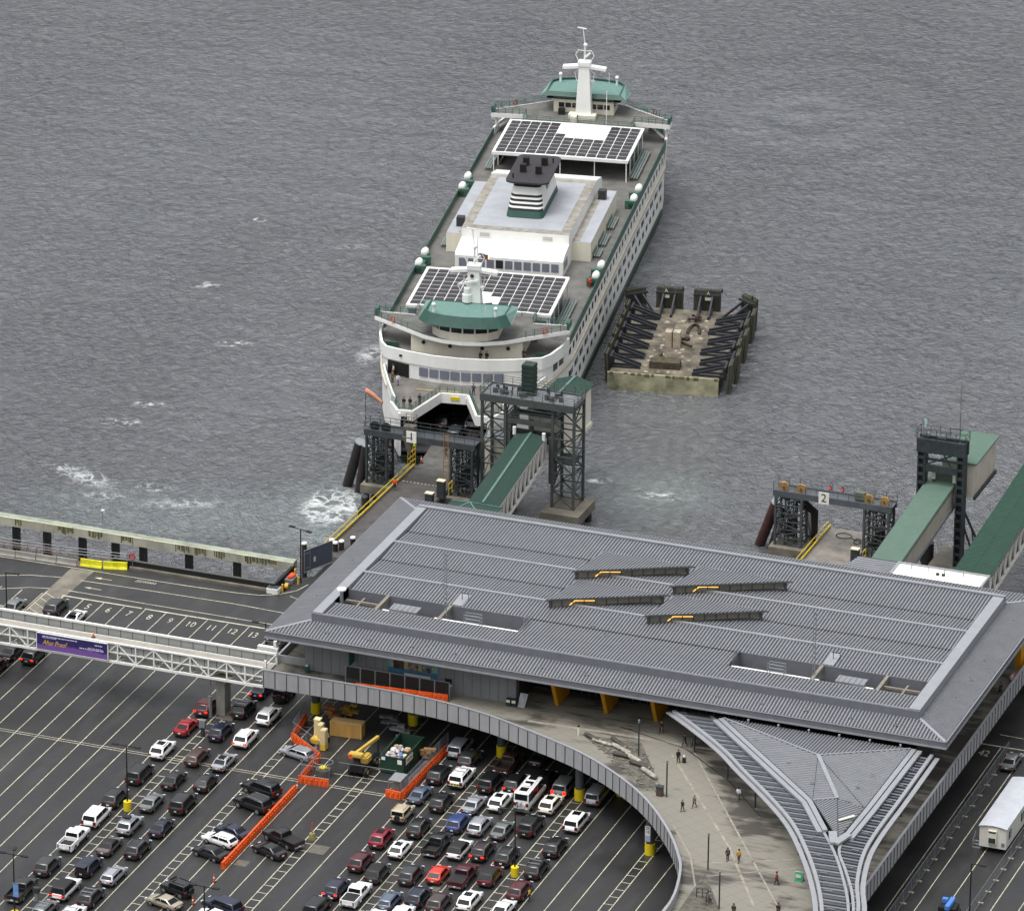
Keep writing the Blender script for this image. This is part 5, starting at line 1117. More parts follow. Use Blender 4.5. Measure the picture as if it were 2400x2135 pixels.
b=MB(); b.boxm(55.6,62.6,72.4,72.8,15.4,17.4); b.boxm(55.6,62.6,73.9,74.3,15.4,17.4); b.boxm(56.8,61.4,72.6,73,12.6,13.6); b.boxm(56.8,61.4,72.8,73.1,14.2,14.5); b.bar((57,72.8,13.6),(60.8,72.8,15.4),.18); b.bar((61,72.8,12.8),(59.4,72.8,15.4),.15); b.build('portal_beam',M_dkst,P2)
b=MB(); railing(b,[(55.6,72.4,17.4),(62.6,72.4,17.4),(62.6,74.4,17.4),(55.6,74.4,17.4)],1.3,2,1.2,.05,True); b.boxm(56.2,57.2,73,73.4,17.4,17.7); b.boxm(58.4,59.6,73,73.4,17.4,17.6); b.build('railing',M_dkst,P2)
MB().boxm(57.4,60.9,74.4,74.6,9.9,12.4).build('hoist_wall',mat('hoist_green','#4b5650'),P2)
hs_=MB(); hs_.box((57.7,74.2,11.6),(.5,.4,1.2)); hs_.box((60.7,74.2,11.4),(.5,.4,1.2)); hs_.build('white_counterpoise',M_cream,P2)
b=MB(); b.bar((62,74,7.5),(64.8,78.6,-3),.24); b.bar((62,73.5,6.0),(64.2,76,-3),.22); b.bar((63,75.5,3.8),(64,76,-2.6),.16); b.build('raking_strut',M_dkst,P2)
MB().tube((61.5,73.2,17.4),(61.5,73.2,26),.04,5).build('radio_whip',M_dkst,P2)
fgp=MB(); fgp.tube((56.3,73,17.4),(56.3,73,20.2),.04,5); pl=fgp.build('flag_staff',M_steel,P2); MB().loft([[(56.3+.1*math.sin(5*t)+.25*t,73+.1*t,20.1-1.3*t),(56.3+.1*math.sin(5*t)+.25*t,73.04+.1*t,20.1-1.3*t),(56.7+.1*math.sin(5*t)+.1*t,73.04,20.3-1.2*t),(56.7+.1*math.sin(5*t)+.1*t,73,20.3-1.2*t)] for t in (0,.3,.6,1)]).build('pennant',mat('pale_aqua','#a9cdc6'),pl)
MB().boxm(58,66,70,79,-2.8,-1.0).build('footing',M_concw,P2)
pf=MB(); [pf.tube((x,y,-9),(x,y,-2.8),.45,10) for x in (59,65) for y in (71,78)]; pf.tube((55.8,79,-4.6),(55.8,79,-.8),.9,12); pf.build('pile',M_creo,P2,smooth=40)
C2=thing('gangway_cabin','cream cabin with sage green flat roof raised behind the dark portal tower','cabin',(61.5,80,8),world=True)
MB().boxm(58.6,63.2,75.0,85.5,8.6,13.6).build('wall',mat('buff_wall2','#c0baac',.6,0,.1,.6),C2); MB().boxm(58.3,63.6,74.7,85.9,13.6,13.8).build('roof',M_green2,C2); MB().boxm(63.2,63.5,75,85.5,8.3,8.8).build('side_beam',M_dkst,C2)
W2=thing('white_flat_roof','low white flat roof link between two gangways behind the terminal','roof',(68,43.5,FL),world=True)
MB().boxm(61.8,74.4,41.0,45.0,FL,10.75).build('wall',M_wall,W2); MB().boxm(62.0,74.2,41.2,44.8,10.75,10.86).build('membrane',mat('membrane_white','#e6e3d8',.7,0,.06,.4),W2)
k=MB(); k.boxm(61.7,74.5,44.8,45.1,10.7,11.05); k.boxm(61.7,62,41,44.8,10.7,11.05); k.boxm(74.2,74.5,41,44.8,10.7,11.05); k.build('coping',M_trim,W2)
k=MB()
for x in (64,66.4,68.6,71.2): k.tube((x,43.6,10.86),(x,43.6,11.5),.05,6)
k.tube((67.8,43,10.86),(67.8,43,11.1),.25); k.tube((68.6,43,10.86),(68.6,43,11.1),.25); k.build('roof_pipe',M_black,W2)
W3=thing('ribbed_link_roof','small grey ribbed lean-to roof beside the white flat roof','roof',(57.5,43,FL),world=True)
P=[(54.5,41.0,10.2),(61.6,41.0,10.2),(61.6,45.2,10.9),(56.2,45.2,10.9)]; MB().slab(P,.12).build('roof',M_roof_shade,W3); MB().ribs(P,(1,0),.5,.3,.1).build('roof_sheeting',M_roof,W3); MB().boxm(56,61.5,41.2,44.9,FL,10.1).build('wall',M_wall,W3)
# ---------------------------------------------------------------- breasting dolphin (floating pen of fender panels)
DO=thing('fender_dolphin','moored concrete pontoon ringed by dark strutted timber fender panels beside the ferry','dolphin',(-2.6,140.5,WZ),R(10.8))
def gp(mb,name,M,parent=None,**k): return mb.build(name,M,parent or DO,**k)
M_moss=mat('mossy_concrete','#989478',.85,0,.42,.35,.3,4); M_guano=mat('guano_deck','#665f52',.9,0,.55,.38,.5,3); M_fend=mat('fender_board','#3f3e31',.8,0,.4,1.2,streak=.2); M_strut=mat('strut_dark','#2d2f35',.55,.2,.25,1)
gp(MB().boxm(-8.3,8.3,-14.2,14.2,-2.5,2.2),'pontoon',mat('pontoon_side','#4c4a40',.85,0,.3,.5)); gp(MB().boxm(-8.1,8.1,-13.6,14.0,2.2,2.3),'pontoon_deck',M_guano)
gp(MB().boxm(-8.35,8.35,-14.6,-14.2,-.3,2.75),'front_wall',M_moss); mo=MB(); rn=random.Random(9)
for i in range(16): x=-8+i*1.05; mo.boxm(x,x+rn.uniform(.3,.9),-14.61,-14.3,2.45+rn.uniform(-.25,.2),2.76) if rn.random()<.75 else None
gp(mo,'moss_patch',mat('moss','#5d5c3c',.9,0,.5,1.5))
def panel(cx,cy,ang,w,zt,struts=2,deep=5.2,lean=.25):
    """fender panel facing outwards along ang with raking struts back to the deck"""
    n=Vector((math.cos(ang),math.sin(ang),0)); t=Vector((-n.y,n.x,0)); c=Vector((cx,cy,0)); p=MB(); q=MB()
    p.add([c+t*(a*w/2)+n*(o+lean*(z/4))+Vector((0,0,z)) for z in (-1.5,zt) for a,o in ((-1,-.15),(1,-.15),(1,.15),(-1,.15))],[(3,2,1,0),(4,5,6,7),(0,1,5,4),(1,2,6,5),(2,3,7,6),(3,0,4,7)])
    m=9
    for i in range(m): 
        a=-w/2+w*(i+.5)/m; k0=c+t*a+n*(.32-.4*lean); k1=c+t*a+n*(.32+lean*zt/4); p.bar(k0+Vector((0,0,-1.6)),k1+Vector((0,0,zt+.12)),w/m*.6,.3)
    o=gp(p,'fender_panel',M_fend); st=MB()
    for i in range(struts):
        a=(-w/2+w*(i+.5)/struts)*.85; b=c+t*a
        st.bar(b-n*.3+Vector((0,0,zt*.86)),b-n*deep+Vector((0,0,2.6)),.26,.36); st.bar(b-n*.5+Vector((0,0,2.4)),b-n*deep+Vector((0,0,2.4)),.35,.35); st.bar(b-n*.45+Vector((0,0,2.3)),b-n*.45+Vector((0,0,zt*.9)),.35)
    st.bar(c-t*w/2-n*.35+Vector((0,0,zt*.88)),c+t*w/2-n*.35+Vector((0,0,zt*.88)),.3); gp(st,'raking_strut',M_strut,o)
    dk=MB(); dk.boxm(0,0.01,0,.01,0,.01) if 0 else None
for i in range(6): panel(-8.6,-10.8+4.05*i,PI,2.5,4.7,2,4.7)
for i in range(6): panel(9.5+(.5 if i%2 else 0),-11.9+4.2*i,0,3.0,4.6,2,5.4)
panel(-8.4,14.6,R(125),3.4,4.9,2,4.4); panel(-3.4,15.3,PI/2,4.2,5.1,2,5.0); panel(2.4,15.3,PI/2,4.2,5.1,2,5.0); panel(8.9,13.9,R(48),3.4,5.0,2,4.4)
for x in (-3.9,2.6):
    a=MB(); a.boxm(x-.5,x+.5,14.92,15.0,3.7,4.2); gp(a,'marker_plate',M_cream); a=MB(); a.bar((x-.35,14.9,4.2),(x,14.9,5.1),.08); a.bar((x+.35,14.9,4.2),(x,14.9,5.1),.08); gp(a,'marker_frame',M_cream)
bl=MB(); bl.boxm(-1.6,.7,-1.8,-.4,2.3,4.7); gp(bl,'concrete_block',mat('pale_block','#a79c88',.85,0,.3,.8)); gp(MB().boxm(-.55,-.4,-1.84,-.36,2.3,4.74),'block_strap',M_creo)
db=MB(); db.boxm(-2.6,2.0,-10.9,-9.0,2.3,3.4); db.boxm(-2.0,1.2,-8.2,-7.4,2.3,3.0); db.bar((.6,.2,2.5),(2.4,-1.4,2.5),.35); db.bar((-2.6,-8.8,2.6),(-1.5,-5.5,2.6),.4); gp(db,'timber_baulk',mat('wet_timber','#46402f',.85,0,.4,1.2))
ch=MB()
for i in range(26): a=i/25*2.4; ch.box((1.9+.9*math.cos(PI*a/2.4-.2)*-1,7.4+3.4*math.sin(PI*a/2.4)-3.2,2.45),(.45,.32,.24),a)
for i in range(22): ch.box((-.4+rn.uniform(-.6,2.3),1.6+rn.uniform(-.5,.7),2.4+rn.uniform(0,.3)),(.5,.3,.3),rn.uniform(0,3))
for i in range(14): ch.box((1.4+rn.uniform(-1,1),10+rn.uniform(-1.2,.8),2.5+rn.uniform(0,.6)),(.5,.3,.3),rn.uniform(0,3))
gp(ch,'mooring_chain',mat('rusty_chain','#3c2d28',.85,0,.4,2))
dr=MB()
for i in range(60):
    x,y=rn.uniform(-3.4,3.6),rn.uniform(-12.5,13); dr.sphere((x,y,2.3),rn.uniform(.12,.42),6,.25)
o=gp(dr,'deck_litter',mat('litter_pale','#9a917f',.9,0,.5,2)); o['kind']='stuff'
for i,(x,y,lab) in enumerate(((-6.4,154.3,'dark cormorant perched on the west rear fender panel'),(-.6,155.6,'dark cormorant perched on the east rear fender panel'),(4.6,154.6,'dark cormorant perched on the corner fender panel'))):
    t=thing('cormorant',lab,'bird',(x,y,.72),group='cormorants on the fender panels',world=True); z=.76
    MB().loft([[(x+dx+r*math.cos(q),y+r*math.sin(q),z+h) for q in [2*PI*j/8 for j in range(8)]] for dx,h,r in ((0,0,.06),(0,.06,.13),(-.03,.25,.17),(-.02,.42,.12),(.04,.55,.06),(.06,.68,.05),(.1,.76,.07),(.16,.78,.05),(.32,.76,.015))]).build('body',M_black,t,smooth=60)
    MB().slab([(x-.1,y-.06,z+.12),(x-.34,y-.05,z-.1),(x-.34,y+.05,z-.1),(x-.1,y+.06,z+.12)],.02).build('tail',M_black,t)
# ---------------------------------------------------------------- west quay edge
PB=thing('pier_remnant','long mossy concrete beam of the old pier standing on black posts in the water','pier',(-55,35.5,WZ),world=True)
bm_=MB(); bm_.boxm(-95,-21.6,34.9,36.3,.25,1.5); bm_.build('beam',mat('pier_concrete','#a8a796',.85,0,.25,.35,streak=.5),PB)
ms_=MB(); ms_.boxm(-95,-21.6,35.3,36.2,1.5,1.53); ms_.build('moss_top',mat('moss_grey','#8c9484',.9,0,.25,.4),PB)
rn=random.Random(12); sn=MB(); mm=MB()
for x0,x1 in ((-63.5,-62.7),(-57,-54.6),(-52.3,-50.4),(-47.4,-45.5),(-39.2,-37.2),(-36.3,-34.6),(-33.4,-32),(-28.8,-24.2)):
    x=x0
    while x<x1: l=rn.uniform(.1,.35); mm.boxm(x,x+l,34.885,34.9,1.42-rn.uniform(.5,1.1),1.48); x+=l+rn.uniform(.02,.12)
mm.build('moss_stain',mat('moss_brown','#5f5b3a',.95,0,.5,1.5,streak=.2),PB)
for x0,x1 in ((-65.3,-60.5),(-58.8,-54.8),(-42.5,-40.8),(-30,-28.4),(-25,-23)): sn.boxm(x0,x1,34.87,34.95,1.46,1.54)
sn.build('pale_edge',mat('pale_moss','#dcdcb4'),PB)
for x in [-85,-78,-71.5]+[-63.6,-58.9,-53.5,-48.5,-44.3,-37.4,-30.2]: MB().boxm(x-.42,x+.42,35,36,-9,.25).build('post',M_black,PB)
cp=thing('camera_pole','thin white topped instrument pole on the old pier beam','pole',(-50.7,36.2,1.5),world=True)
MB().tube((-50.7,36.2,1.5),(-50.7,36.2,4.2),.05,6).build('shaft',M_steel,cp); MB().box((-50.6,36.1,4.3),(.5,.3,.2)).build('instrument_head',M_white,cp)
BK=thing('rubber_bulkhead','black rubber faced bulkhead along the quay edge','bulkhead',(-33,28.5,0),world=True)
b=MB(); b.boxm(-45.6,-21.6,28.25,28.6,-2.0,1.05); b.boxm(-21.9,-21.5,28.6,35.2,-2.0,1.05); b.build('facing',M_black,BK); b=MB(); b.boxm(-43,-21.9,27.75,28.25,0.004,.35); b.build('kerb',M_concw,BK)
b=MB(); b.boxm(-45.6,-21.6,28.2,28.65,1.05,1.12); b.build('coping',mat('coping_dark','#4a4a48'),BK)
RF=thing('pedestrian_railing','galvanised pipe railing above the concrete barriers at the quay','railing',(-65,27,0),world=True)
b=MB(); railing(b,[(-95,25.6,.8),(-53,27.2,.8),(-43.4,28.1,.8)],1.3,3,2.4,.045); b.build('pipe_rail',M_steel,RF)
lw=MB(); lw.boxm(-95,-44.5,28.2,30.6,-1.6,-1.3); lw.build('lower_walkway',mat('rust_walkway','#6d5a50',.9,0,.4,.8),RF)
b=MB(); railing(b,[(-95,30.5,-1.3),(-46,30.5,-1.3)],1.1,2,2.4,.05); b.build('lower_rail',mat('rusty_rail','#7a5b4c'),RF)
for i in range(14):
    x=-50.2-3.05*(i+1); y=26.5-.035*(-50-x)
    o=MB(); o.loft([[(x+a,y-.3,0),(x+a,y-.12,.3),(x+a,y-.1,.85),(x+a,y+.1,.85),(x+a,y+.12,.3),(x+a,y+.3,0)] for a in (.03,3.0)])
    w=['first','second','third','fourth','fifth','sixth','seventh','eighth','ninth','tenth','eleventh','twelfth','thirteenth','fourteenth'][i]
    tag(o.build('concrete_barrier',M_conc),f'grey concrete barrier at the quay edge, {w} west of the yellow barriers','barrier','concrete barriers along the quay')
for x0,x1,y0,y1,l in ((-49.8,-46.7,26.7,26.9,'yellow painted concrete barrier next to the grey concrete barriers'),(-46.5,-43.3,26.95,27.8,'yellow painted concrete barrier beside the red life ring')):
    u=Vector((x1-x0,y1-y0,0)).normalized(); n=Vector((-u.y,u.x,0)); o=MB(); o.loft([[Vector((x,y,0))+n*a+Vector((0,0,z)) for a,z in ((-.3,0.004),(-.13,.35),(-.1,1.0),(.1,1.0),(.13,.35),(.3,0.004))] for x,y in ((x0,y0),(x1,y1))]); tag(o.build('concrete_barrier',mat('barrier_yellow','#d9d420',.7,0,.2,1)),l,'barrier','yellow barriers at the quay')
lr=thing('life_ring','red life ring on a post at the quay edge','life ring',(-42.6,28.0,0),world=True)
MB().tube((-42.6,28.0,0.004),(-42.6,28.0,2.2),.05).build('post',M_steel,lr); MB().path([(-42.6+.42*math.cos(2*PI*i/16),27.9,1.9+.42*math.sin(2*PI*i/16)) for i in range(17)],.1,8).build('ring',mat('ring_red','#a5262a'),lr,smooth=60)
# quay corner: crates, bollards, gate
GT=thing('slip_gate','grey mesh security gate panel across the slip entrance','gate',(-19,37.5,0),world=True)
p0,p1=Vector((-20.1,35.3,0)),Vector((-17.9,40.0,0)); b=MB()
for z in (.15,3.4): b.tube(p0+Vector((0,0,z)),p1+Vector((0,0,z)),.06,6)
for f in (0,.2,1): p=p0.lerp(p1,f); b.tube(p+Vector((0,0,.0)),p+Vector((0,0,3.45)),.07,6)
for z in (.7,2.9): b.tube(p0+Vector((0,0,z)),p0.lerp(p1,.2)+Vector((0,0,z)),.05,6)
b.build('gate_frame',M_steel,GT); MB().bar(p0+Vector((0,0,1.8)),p1+Vector((0,0,1.8)),.02,3.1).build('mesh_panel',mat('mesh_blue_grey','#5b606e',.5,.2,.1,2),GT)
q=p0.lerp(p1,.38); MB().box((q.x-.02,q.y-.08,1.6),(.35,.06,.7),R(65)).build('notice',M_cream,GT)
def simple(name,label,cat,fn,group=None): 
    t=thing(name,label,cat,(0,0,0),group=group,world=True); fn(t); return t
simple('crate','white plastic crate at the inner corner of the black bulkhead','crate',lambda t:(MB().boxm(-22.4,-20.7,27.2,28.5,0.004,.8).build('box',M_white,t,bevel=.05),MB().boxm(-22.3,-20.8,27.3,28.4,.8,.84).build('lid',M_dkst,t)))
simple('equipment_skid','grey skid loaded with orange netting by the slip gate','skid',lambda t:(MB().boxm(-21.4,-20.2,31.2,33.6,0.004,.6).build('skid',M_steel,t),MB().boxm(-21.2,-20.4,31.6,33.2,.6,.95).build('orange_netting',mat('net_orange','#e0512b',.8,0,.3,2),t,bevel=.12)))
simple('hose_reel','yellow hose reel on the ground beside the quay corner','reel',lambda t:(MB().tube((-20.7,29.9,.3),(-20.2,29.9,.3),.45,12).build('reel',mat('reel_yellow','#c09a3a'),t),MB().tube((-20.8,29.9,.3),(-20.1,29.9,.3),.1,8).build('hub',M_dkst,t)))
for i,(x,y,l) in enumerate(((-20.5,28.4,'yellow bollard beside the white crate'),(-19.5,31.6,'yellow bollard at the foot of the twin headed lamp post'),(-20.9,33.9,'yellow bollard beside the orange netting'))):
    simple('bollard',l,'bollard',lambda t:(MB().tube((x,y,0.004),(x,y,1.15),.14,10).build('post',mat('bollard_ochre','#d3a32c'),t,smooth=40),MB().sphere((x,y,1.15),.14,10,.5).build('cap',mat('bollard_ochre','#d3a32c'),t,smooth=50)),'yellow bollards at the quay corner')
for i,(x,y,l) in enumerate(((-12.8,68.3,'buff topped control cabinet at the right of the number 1 ramp'),(-12.7,63.5,'small white post at the right of the number 1 ramp'),(49.0,66.8,'buff topped dark cabinet at the right of the number 2 ramp'))):
    simple('ramp_control_box',l,'cabinet',lambda t:(MB().boxm(x-.55,x+.55,y-.4,y+.4,-.6,2.0).build('cabinet',M_dkst,t),MB().boxm(x-.6,x+.6,y-.45,y+.45,2.0,2.12).build('top',mat('buff_top','#cfc7ad'),t)))
    if i!=1: simple('guard_hoop',('yellow guard hoop behind the control cabinet at the docked ferry' if i==0 else 'yellow guard hoop behind the control cabinet at the empty ramp'),'guard',lambda t:(MB().path([(x+.9,y+.6,-.4),(x+.9,y+.6,1.4),(x+.9,y+2.0,1.4),(x+.9,y+2.0,-.4)],.08,6).build('hoop',mat('guard_yellow','#bfae4a'),t),MB().path([(x+.9,y+.6,.5),(x+.9,y+2.0,.5)],.06,6).build('mid_rail',mat('guard_yellow','#bfae4a'),t)))
# hose loops on ramp 2
simple('hose','black hose lying in loops on the empty number 2 ramp','hose',lambda t:MB().path([(44.6+1.1*math.cos(a),75.6+.9*math.sin(a),-.25) for a in [i*.35 for i in range(18)]]+[(46.8+.5*math.cos(a)+.02*i,74.4+.9*math.sin(a),-.25) for i,a in enumerate([i*.4 for i in range(16)])],.06,5).build('coil',M_black,t))
# ---------------------------------------------------------------- lamp posts
def lamp(x,y,z,H,lab,arms,guard,thick=.11,grp='tall lamp posts around the lot'):
    t=thing('lamp_post',lab,'lamp post',(x,y,z),group=grp)
    MB().tube((0,0,0.004),(0,0,H),thick,8,thick*.7).build('pole',M_black,t,smooth=40)
    for a in arms:
        b=MB(); dx,dy=math.cos(a),math.sin(a); b.bar((0,0,H-.1),(dx*1.4,dy*1.4,H-.05),.09); q=b.build('arm',M_black,t)
        MB().box((dx*1.5,dy*1.5,H-.05),(.85,.42,.14),a).build('lamp_head',M_black,q)
    if guard: MB().tube((0,0,.004),(0,0,1.25),.5,14).build('guard_drum',M_yellow,t,smooth=40)
    return t
lamp(-12.7,-41.4,0,9,'black lamp post with yellow drum base among the western car rows',(0,PI),True)
lamp(-13.0,-74.5,0,9,'black lamp post with a blue flag sign at the lower left beside the black pickup',(0,PI,PI*.6),True)
lamp(11.9,-74.0,0,9,'black lamp post at the bottom edge beside the large blue black estate',(0,PI),True)
lamp(39.3,-40.9,0,9,'black lamp post with yellow drum base among the eastern car rows',(0,PI),True)
lamp(95.8,-34.4,0,9,'single arm black lamp post at the lower right beside the mesh fences',(0,),False)
lamp(-50.5,4.2,0,8,'single arm black lamp post at the far left beyond the footbridge',(.1,),False)
lamp(-19.4,32.3,0,8,'twin headed black lamp post at the corner of the quay',(-.3,PI-.3),False)
lamp(-10.4,-1.5,0,9.5,'single arm black lamp post at the west corner of the terminal roof',(PI,),False)
bf_=thing('banner_flag','blue banner flag hanging on the lower left lamp post','flag',(-13,-74.8,3),world=True)
MB().boxm(-13.0,-12.3,-74.82,-74.78,3.4,5.2).build('cloth',mat('flag_blue','#6d93c9',.6,0,.2,2),bf_); MB().boxm(-13.05,-12.25,-74.84,-74.76,5.2,5.28).build('bar',M_steel,bf_)
for i,(x,y,l) in enumerate(((47.1,-17.5,'thin lamp post at the head of the gravel bed'),(54.3,-27.4,'thin lamp post at the point of the gravel bed beside the litter bin'),(65.7,-44.8,'thin lamp post at the head of the lower planting bed'),(70.3,-54.1,'thin lamp post beside the lower planting bed near the bottom edge'))):
    t=thing('plaza_lamp_post',l,'lamp post',(x,y,FL),group='thin lamp posts on the plaza')
    MB().tube((0,0,0.004),(0,0,4.6),.1,8).build('pole',M_dkst,t,smooth=40); MB().tube((0,0,4.6),(0,0,5.0),.14,8).build('lamp_head',M_steel,t,smooth=40)
simple('litter_bin','dark litter bin beside the thin lamp post at the bed point','bin',lambda t:(MB().boxm(53.0,53.8,-27.7,-27.0,FL+.05,FL+1.2).build('body',mat('bin_brown','#4a4238'),t,bevel=.05),MB().boxm(52.95,53.85,-27.75,-26.95,FL+1.2,FL+1.32).build('lid',M_dkst,t)))
simple('pale_bollard','short pale bollard lamp at the tip of the gravel bed','bollard',lambda t:(MB().tube((38.0,-14.6,FL+.01),(38.0,-14.6,FL+1.2),.13,8).build('post',M_cream,t),MB().tube((38.0,-14.6,FL+1.2),(38.0,-14.6,FL+1.4),.15,8).build('cap',M_black,t)))
simple('viewing_railing','dark railing frame at the lower planting bed','railing',lambda t:railing(MB(),[(66.8,-52.2,FL+.05),(68.2,-52.0,FL+.05),(68.6,-54,FL+.05)],1.2,2,.7,.06).build('rail',M_dkst,t))
simple('sandwich_board','green sandwich board sign standing beneath the curved louvred canopy','sign',lambda t:(MB().slab([(76.4,-43.9,FL+.02),(77.4,-43.8,FL+.02),(77.4,-43.5,FL+1.2),(76.4,-43.6,FL+1.2)],.05).build('board',mat('board_green','#3f9a7c'),t),MB().boxm(76.6,77.2,-43.88,-43.82,FL+.55,FL+.95).build('print',M_cream,t),MB().slab([(76.4,-43.1,FL+.02),(77.4,-43.0,FL+.02),(77.4,-43.45,FL+1.2),(76.4,-43.55,FL+1.2)],.05).build('back_board',M_cream,t)))
simple('round_sign','round red and white sign leaning at the east parapet','sign',lambda t:(MB().tube((84.8,20.9,FL+.9),(84.9,20.7,FL+.9),.55,18).build('disc',mat('sign_rim','#a86a6a'),t),MB().tube((84.78,20.75,FL+.9),(84.9,20.66,FL+.9),.38,16).build('face',mat('sign_pale','#d0c6c6'),t),MB().tube((84.9,21.1,FL+.02),(84.9,21.1,FL+.6),.05).build('foot',M_dkst,t)))
simple('speed_limit_sign','white ten speed limit sign fixed to the plaza column','sign',lambda t:(MB().boxm(52.35,53.05,-29.7,-29.6,2.8,4.1).build('plate',mat('sign_white','#dedcd4'),t),text_mesh('SPEED',.2,'lettering',M_black,t,facing_south(52.7,-29.71,3.92),.004,.9),text_mesh('LIMIT',.2,'lettering',M_black,t,facing_south(52.7,-29.71,3.7),.004,.9),text_mesh('10',.5,'numeral',M_black,t,facing_south(52.7,-29.71,3.28),.004,1),MB().boxm(52.35,53.05,-29.71,-29.6,2.0,2.75).build('lower_plate',mat('sign_lilac','#a9abc4'),t)))
# ---------------------------------------------------------------- site office, mesh fences, site plant
TO=thing('site_office_trailer','long white site office trailer with curved grey roof parked on the east lanes','trailer',(92.3,-7,0),world=True)
MB().boxm(90.7,94.2,-13.2,1.5,.7,3.55).build('body',mat('trailer_white','#cfcdc4',.5,0,.07,.7,streak=.15),TO,bevel=.05)
MB().loft([[(x,-13.35,z),(x,1.65,z),(x,1.65,z+.1),(x,-13.35,z+.1)] for x,z in ((90.6,3.5),(91.4,3.66),(92.45,3.74),(93.5,3.66),(94.3,3.5))]).build('roof',mat('trailer_roof','#b9bcc2',.45,.2,.08,.6),TO,smooth=40)
ac=MB().boxm(91.9,93.0,-13.55,-13.2,1.4,3.2).build('air_conditioner',M_cream,TO); MB().boxm(92.0,92.9,-13.58,-13.55,1.5,2.2).build('grille',M_dkst,ac); MB().boxm(92.0,92.9,-13.58,-13.55,2.9,3.1).build('grille',M_dkst,ac)
st_=MB(); [st_.boxm(89.7,90.7,-12.6+.3*i,-12.3+.3*i,.3*i+.004,.3*i+.12) for i in range(3)]; railing(st_,[(89.7,-12.6,0.0),(89.7,-11.2,.7)],1.0,2,.7,.04); st_.build('entry_steps',M_steel,TO)
for y in (-11.6,-6.2,-2): w=MB().boxm(94.2,94.26,y-.5,y+.5,1.7,2.8).build('window',M_glass,TO); MB().boxm(94.26,94.29,y-.03,y+.03,1.7,2.8).build('glazing_bar',M_white,w)
for y in (-9.5,-1): MB().tube((90.9,y,.36),(94.0,y,.36),.36,12).build('axle_wheels',M_black,TO)
MB().boxm(93.6,94.0,-13.26,-13.2,1.1,1.6).build('meter_box',M_steel,TO)
def mesh_fence(label,x,y0,y1,feetm):
    t=thing('mesh_fence',label,'fence',(x,y0,0),world=True); n=int((y1-y0)/3.2); b=MB(); f=MB()
    for i in range(n+1):
        y=y0+(y1-y0)*i/n; b.tube((x,y,.02),(x,y,1.95),.035,6); f.boxm(x-.35,x+.35,y-.12,y+.12,0.004,.14)
    for z in (.2,1.9): b.tube((x,y0,z),(x,y1,z),.03,5)
    b.build('fence_frame',M_steel,t); f.build('fence_foot',feetm,t)
    m=MB(); k=0
    while y0+k*.6<y1-1.7: m.tube((x,y0+k*.6,.2),(x,y0+k*.6+1.7,1.9),.012,3); m.tube((x,y0+k*.6+1.7,.2),(x,y0+k*.6,1.9),.012,3); k+=1
    m.build('chain_mesh',mat('mesh_wire','#6a6d70',.5,.4),t)
mesh_fence('mesh fence on pale feet along the lane next to the plaza parapet',86.3,-60,15,mat('foot_buff','#a49c8c'))
mesh_fence('mesh fence on pale feet along the east side of the site office trailer',95.1,-60,-4,mat('foot_buff','#a49c8c'))
SL=thing('work_platform','blue and black mobile work platform at the bottom right edge','lift',(92.3,-31.2,0),world=True)
MB().boxm(91.2,93.4,-32.4,-30.4,.35,1.3).build('chassis',M_black,SL,bevel=.08); MB().boxm(92.2,92.8,-33,-30.2,1.3,1.9).build('boom',mat('plant_blue','#4a7fc4'),SL,bevel=.05); MB().boxm(91.3,92.0,-31,-30.4,1.3,1.8).build('motor_box',mat('plant_blue','#4a7fc4'),SL)
for x in (91.2,93.4):
    for y in (-32,-30.8): MB().tube((x-.15,y,.4),(x+.15,y,.4),.4,12).build('wheel',M_black,SL)
DU=thing('skip_container','dark green open skip heaped with bagged rubbish inside the works fence','skip',(14.6,-16,0),world=True)
b=MB(); M_skip=mat('skip_green','#183a2b',.6,0,.2,.8,streak=.3)
b.boxm(12.9,13.0,-19.5,-12.3,.15,2.45); b.boxm(16.0,16.1,-19.5,-12.3,.15,2.45); b.boxm(13,16,-19.5,-19.4,.15,2.45); b.boxm(13,16,-12.4,-12.3,.15,2.45); b.boxm(13,16,-19.4,-12.4,.15,.3)
for i in range(7): b.boxm(16.1,16.2,-19.3+1.05*i,-19.15+1.05*i,.2,2.4)
b.boxm(12.82,16.18,-19.58,-19.5,2.3,2.5); b.boxm(12.8,12.9,-19.5,-12.3,2.3,2.5); b.boxm(16.1,16.2,-19.5,-12.3,2.3,2.5); b.build('body',M_skip,DU)
MB().boxm(16.21,16.25,-19.0,-16.6,1.35,2.25).build('name_board',M_cream,DU); q=MB(); text_mesh('FROG',.75,'lettering',M_black,DU,Matrix.Translation((16.26,-17.8,1.8))@Matrix.Rotation(PI/2,4,'Z')@Matrix.Rotation(PI/2,4,'X'),.004,1.0)
MB().boxm(13.1,13.6,-19.62,-19.58,1.9,2.3).build('plate',M_white,DU); MB().boxm(15.3,15.9,-19.62,-19.58,1.6,2.2).build('plate',M_white,DU)
rn=random.Random(8); cols=[('rubbish_white','#d5cfc2'),('rubbish_blue','#6f86b4'),('rubbish_tan','#b79a7c')]; 
for j,(n_,c) in enumerate(cols):
    b=MB()
    for i in range(14): b.sphere((rn.uniform(13.4,15.6),rn.uniform(-19,-15.5),1.5+rn.uniform(0,.8)),rn.uniform(.25,.5),6,.7)
    o=tag(b.build('rubbish',mat(n_,c,.8,0,.35,3)),['pale','bluish','tan'][j]+' rubbish bags heaped in the green skip','rubbish'); o['kind']='stuff'
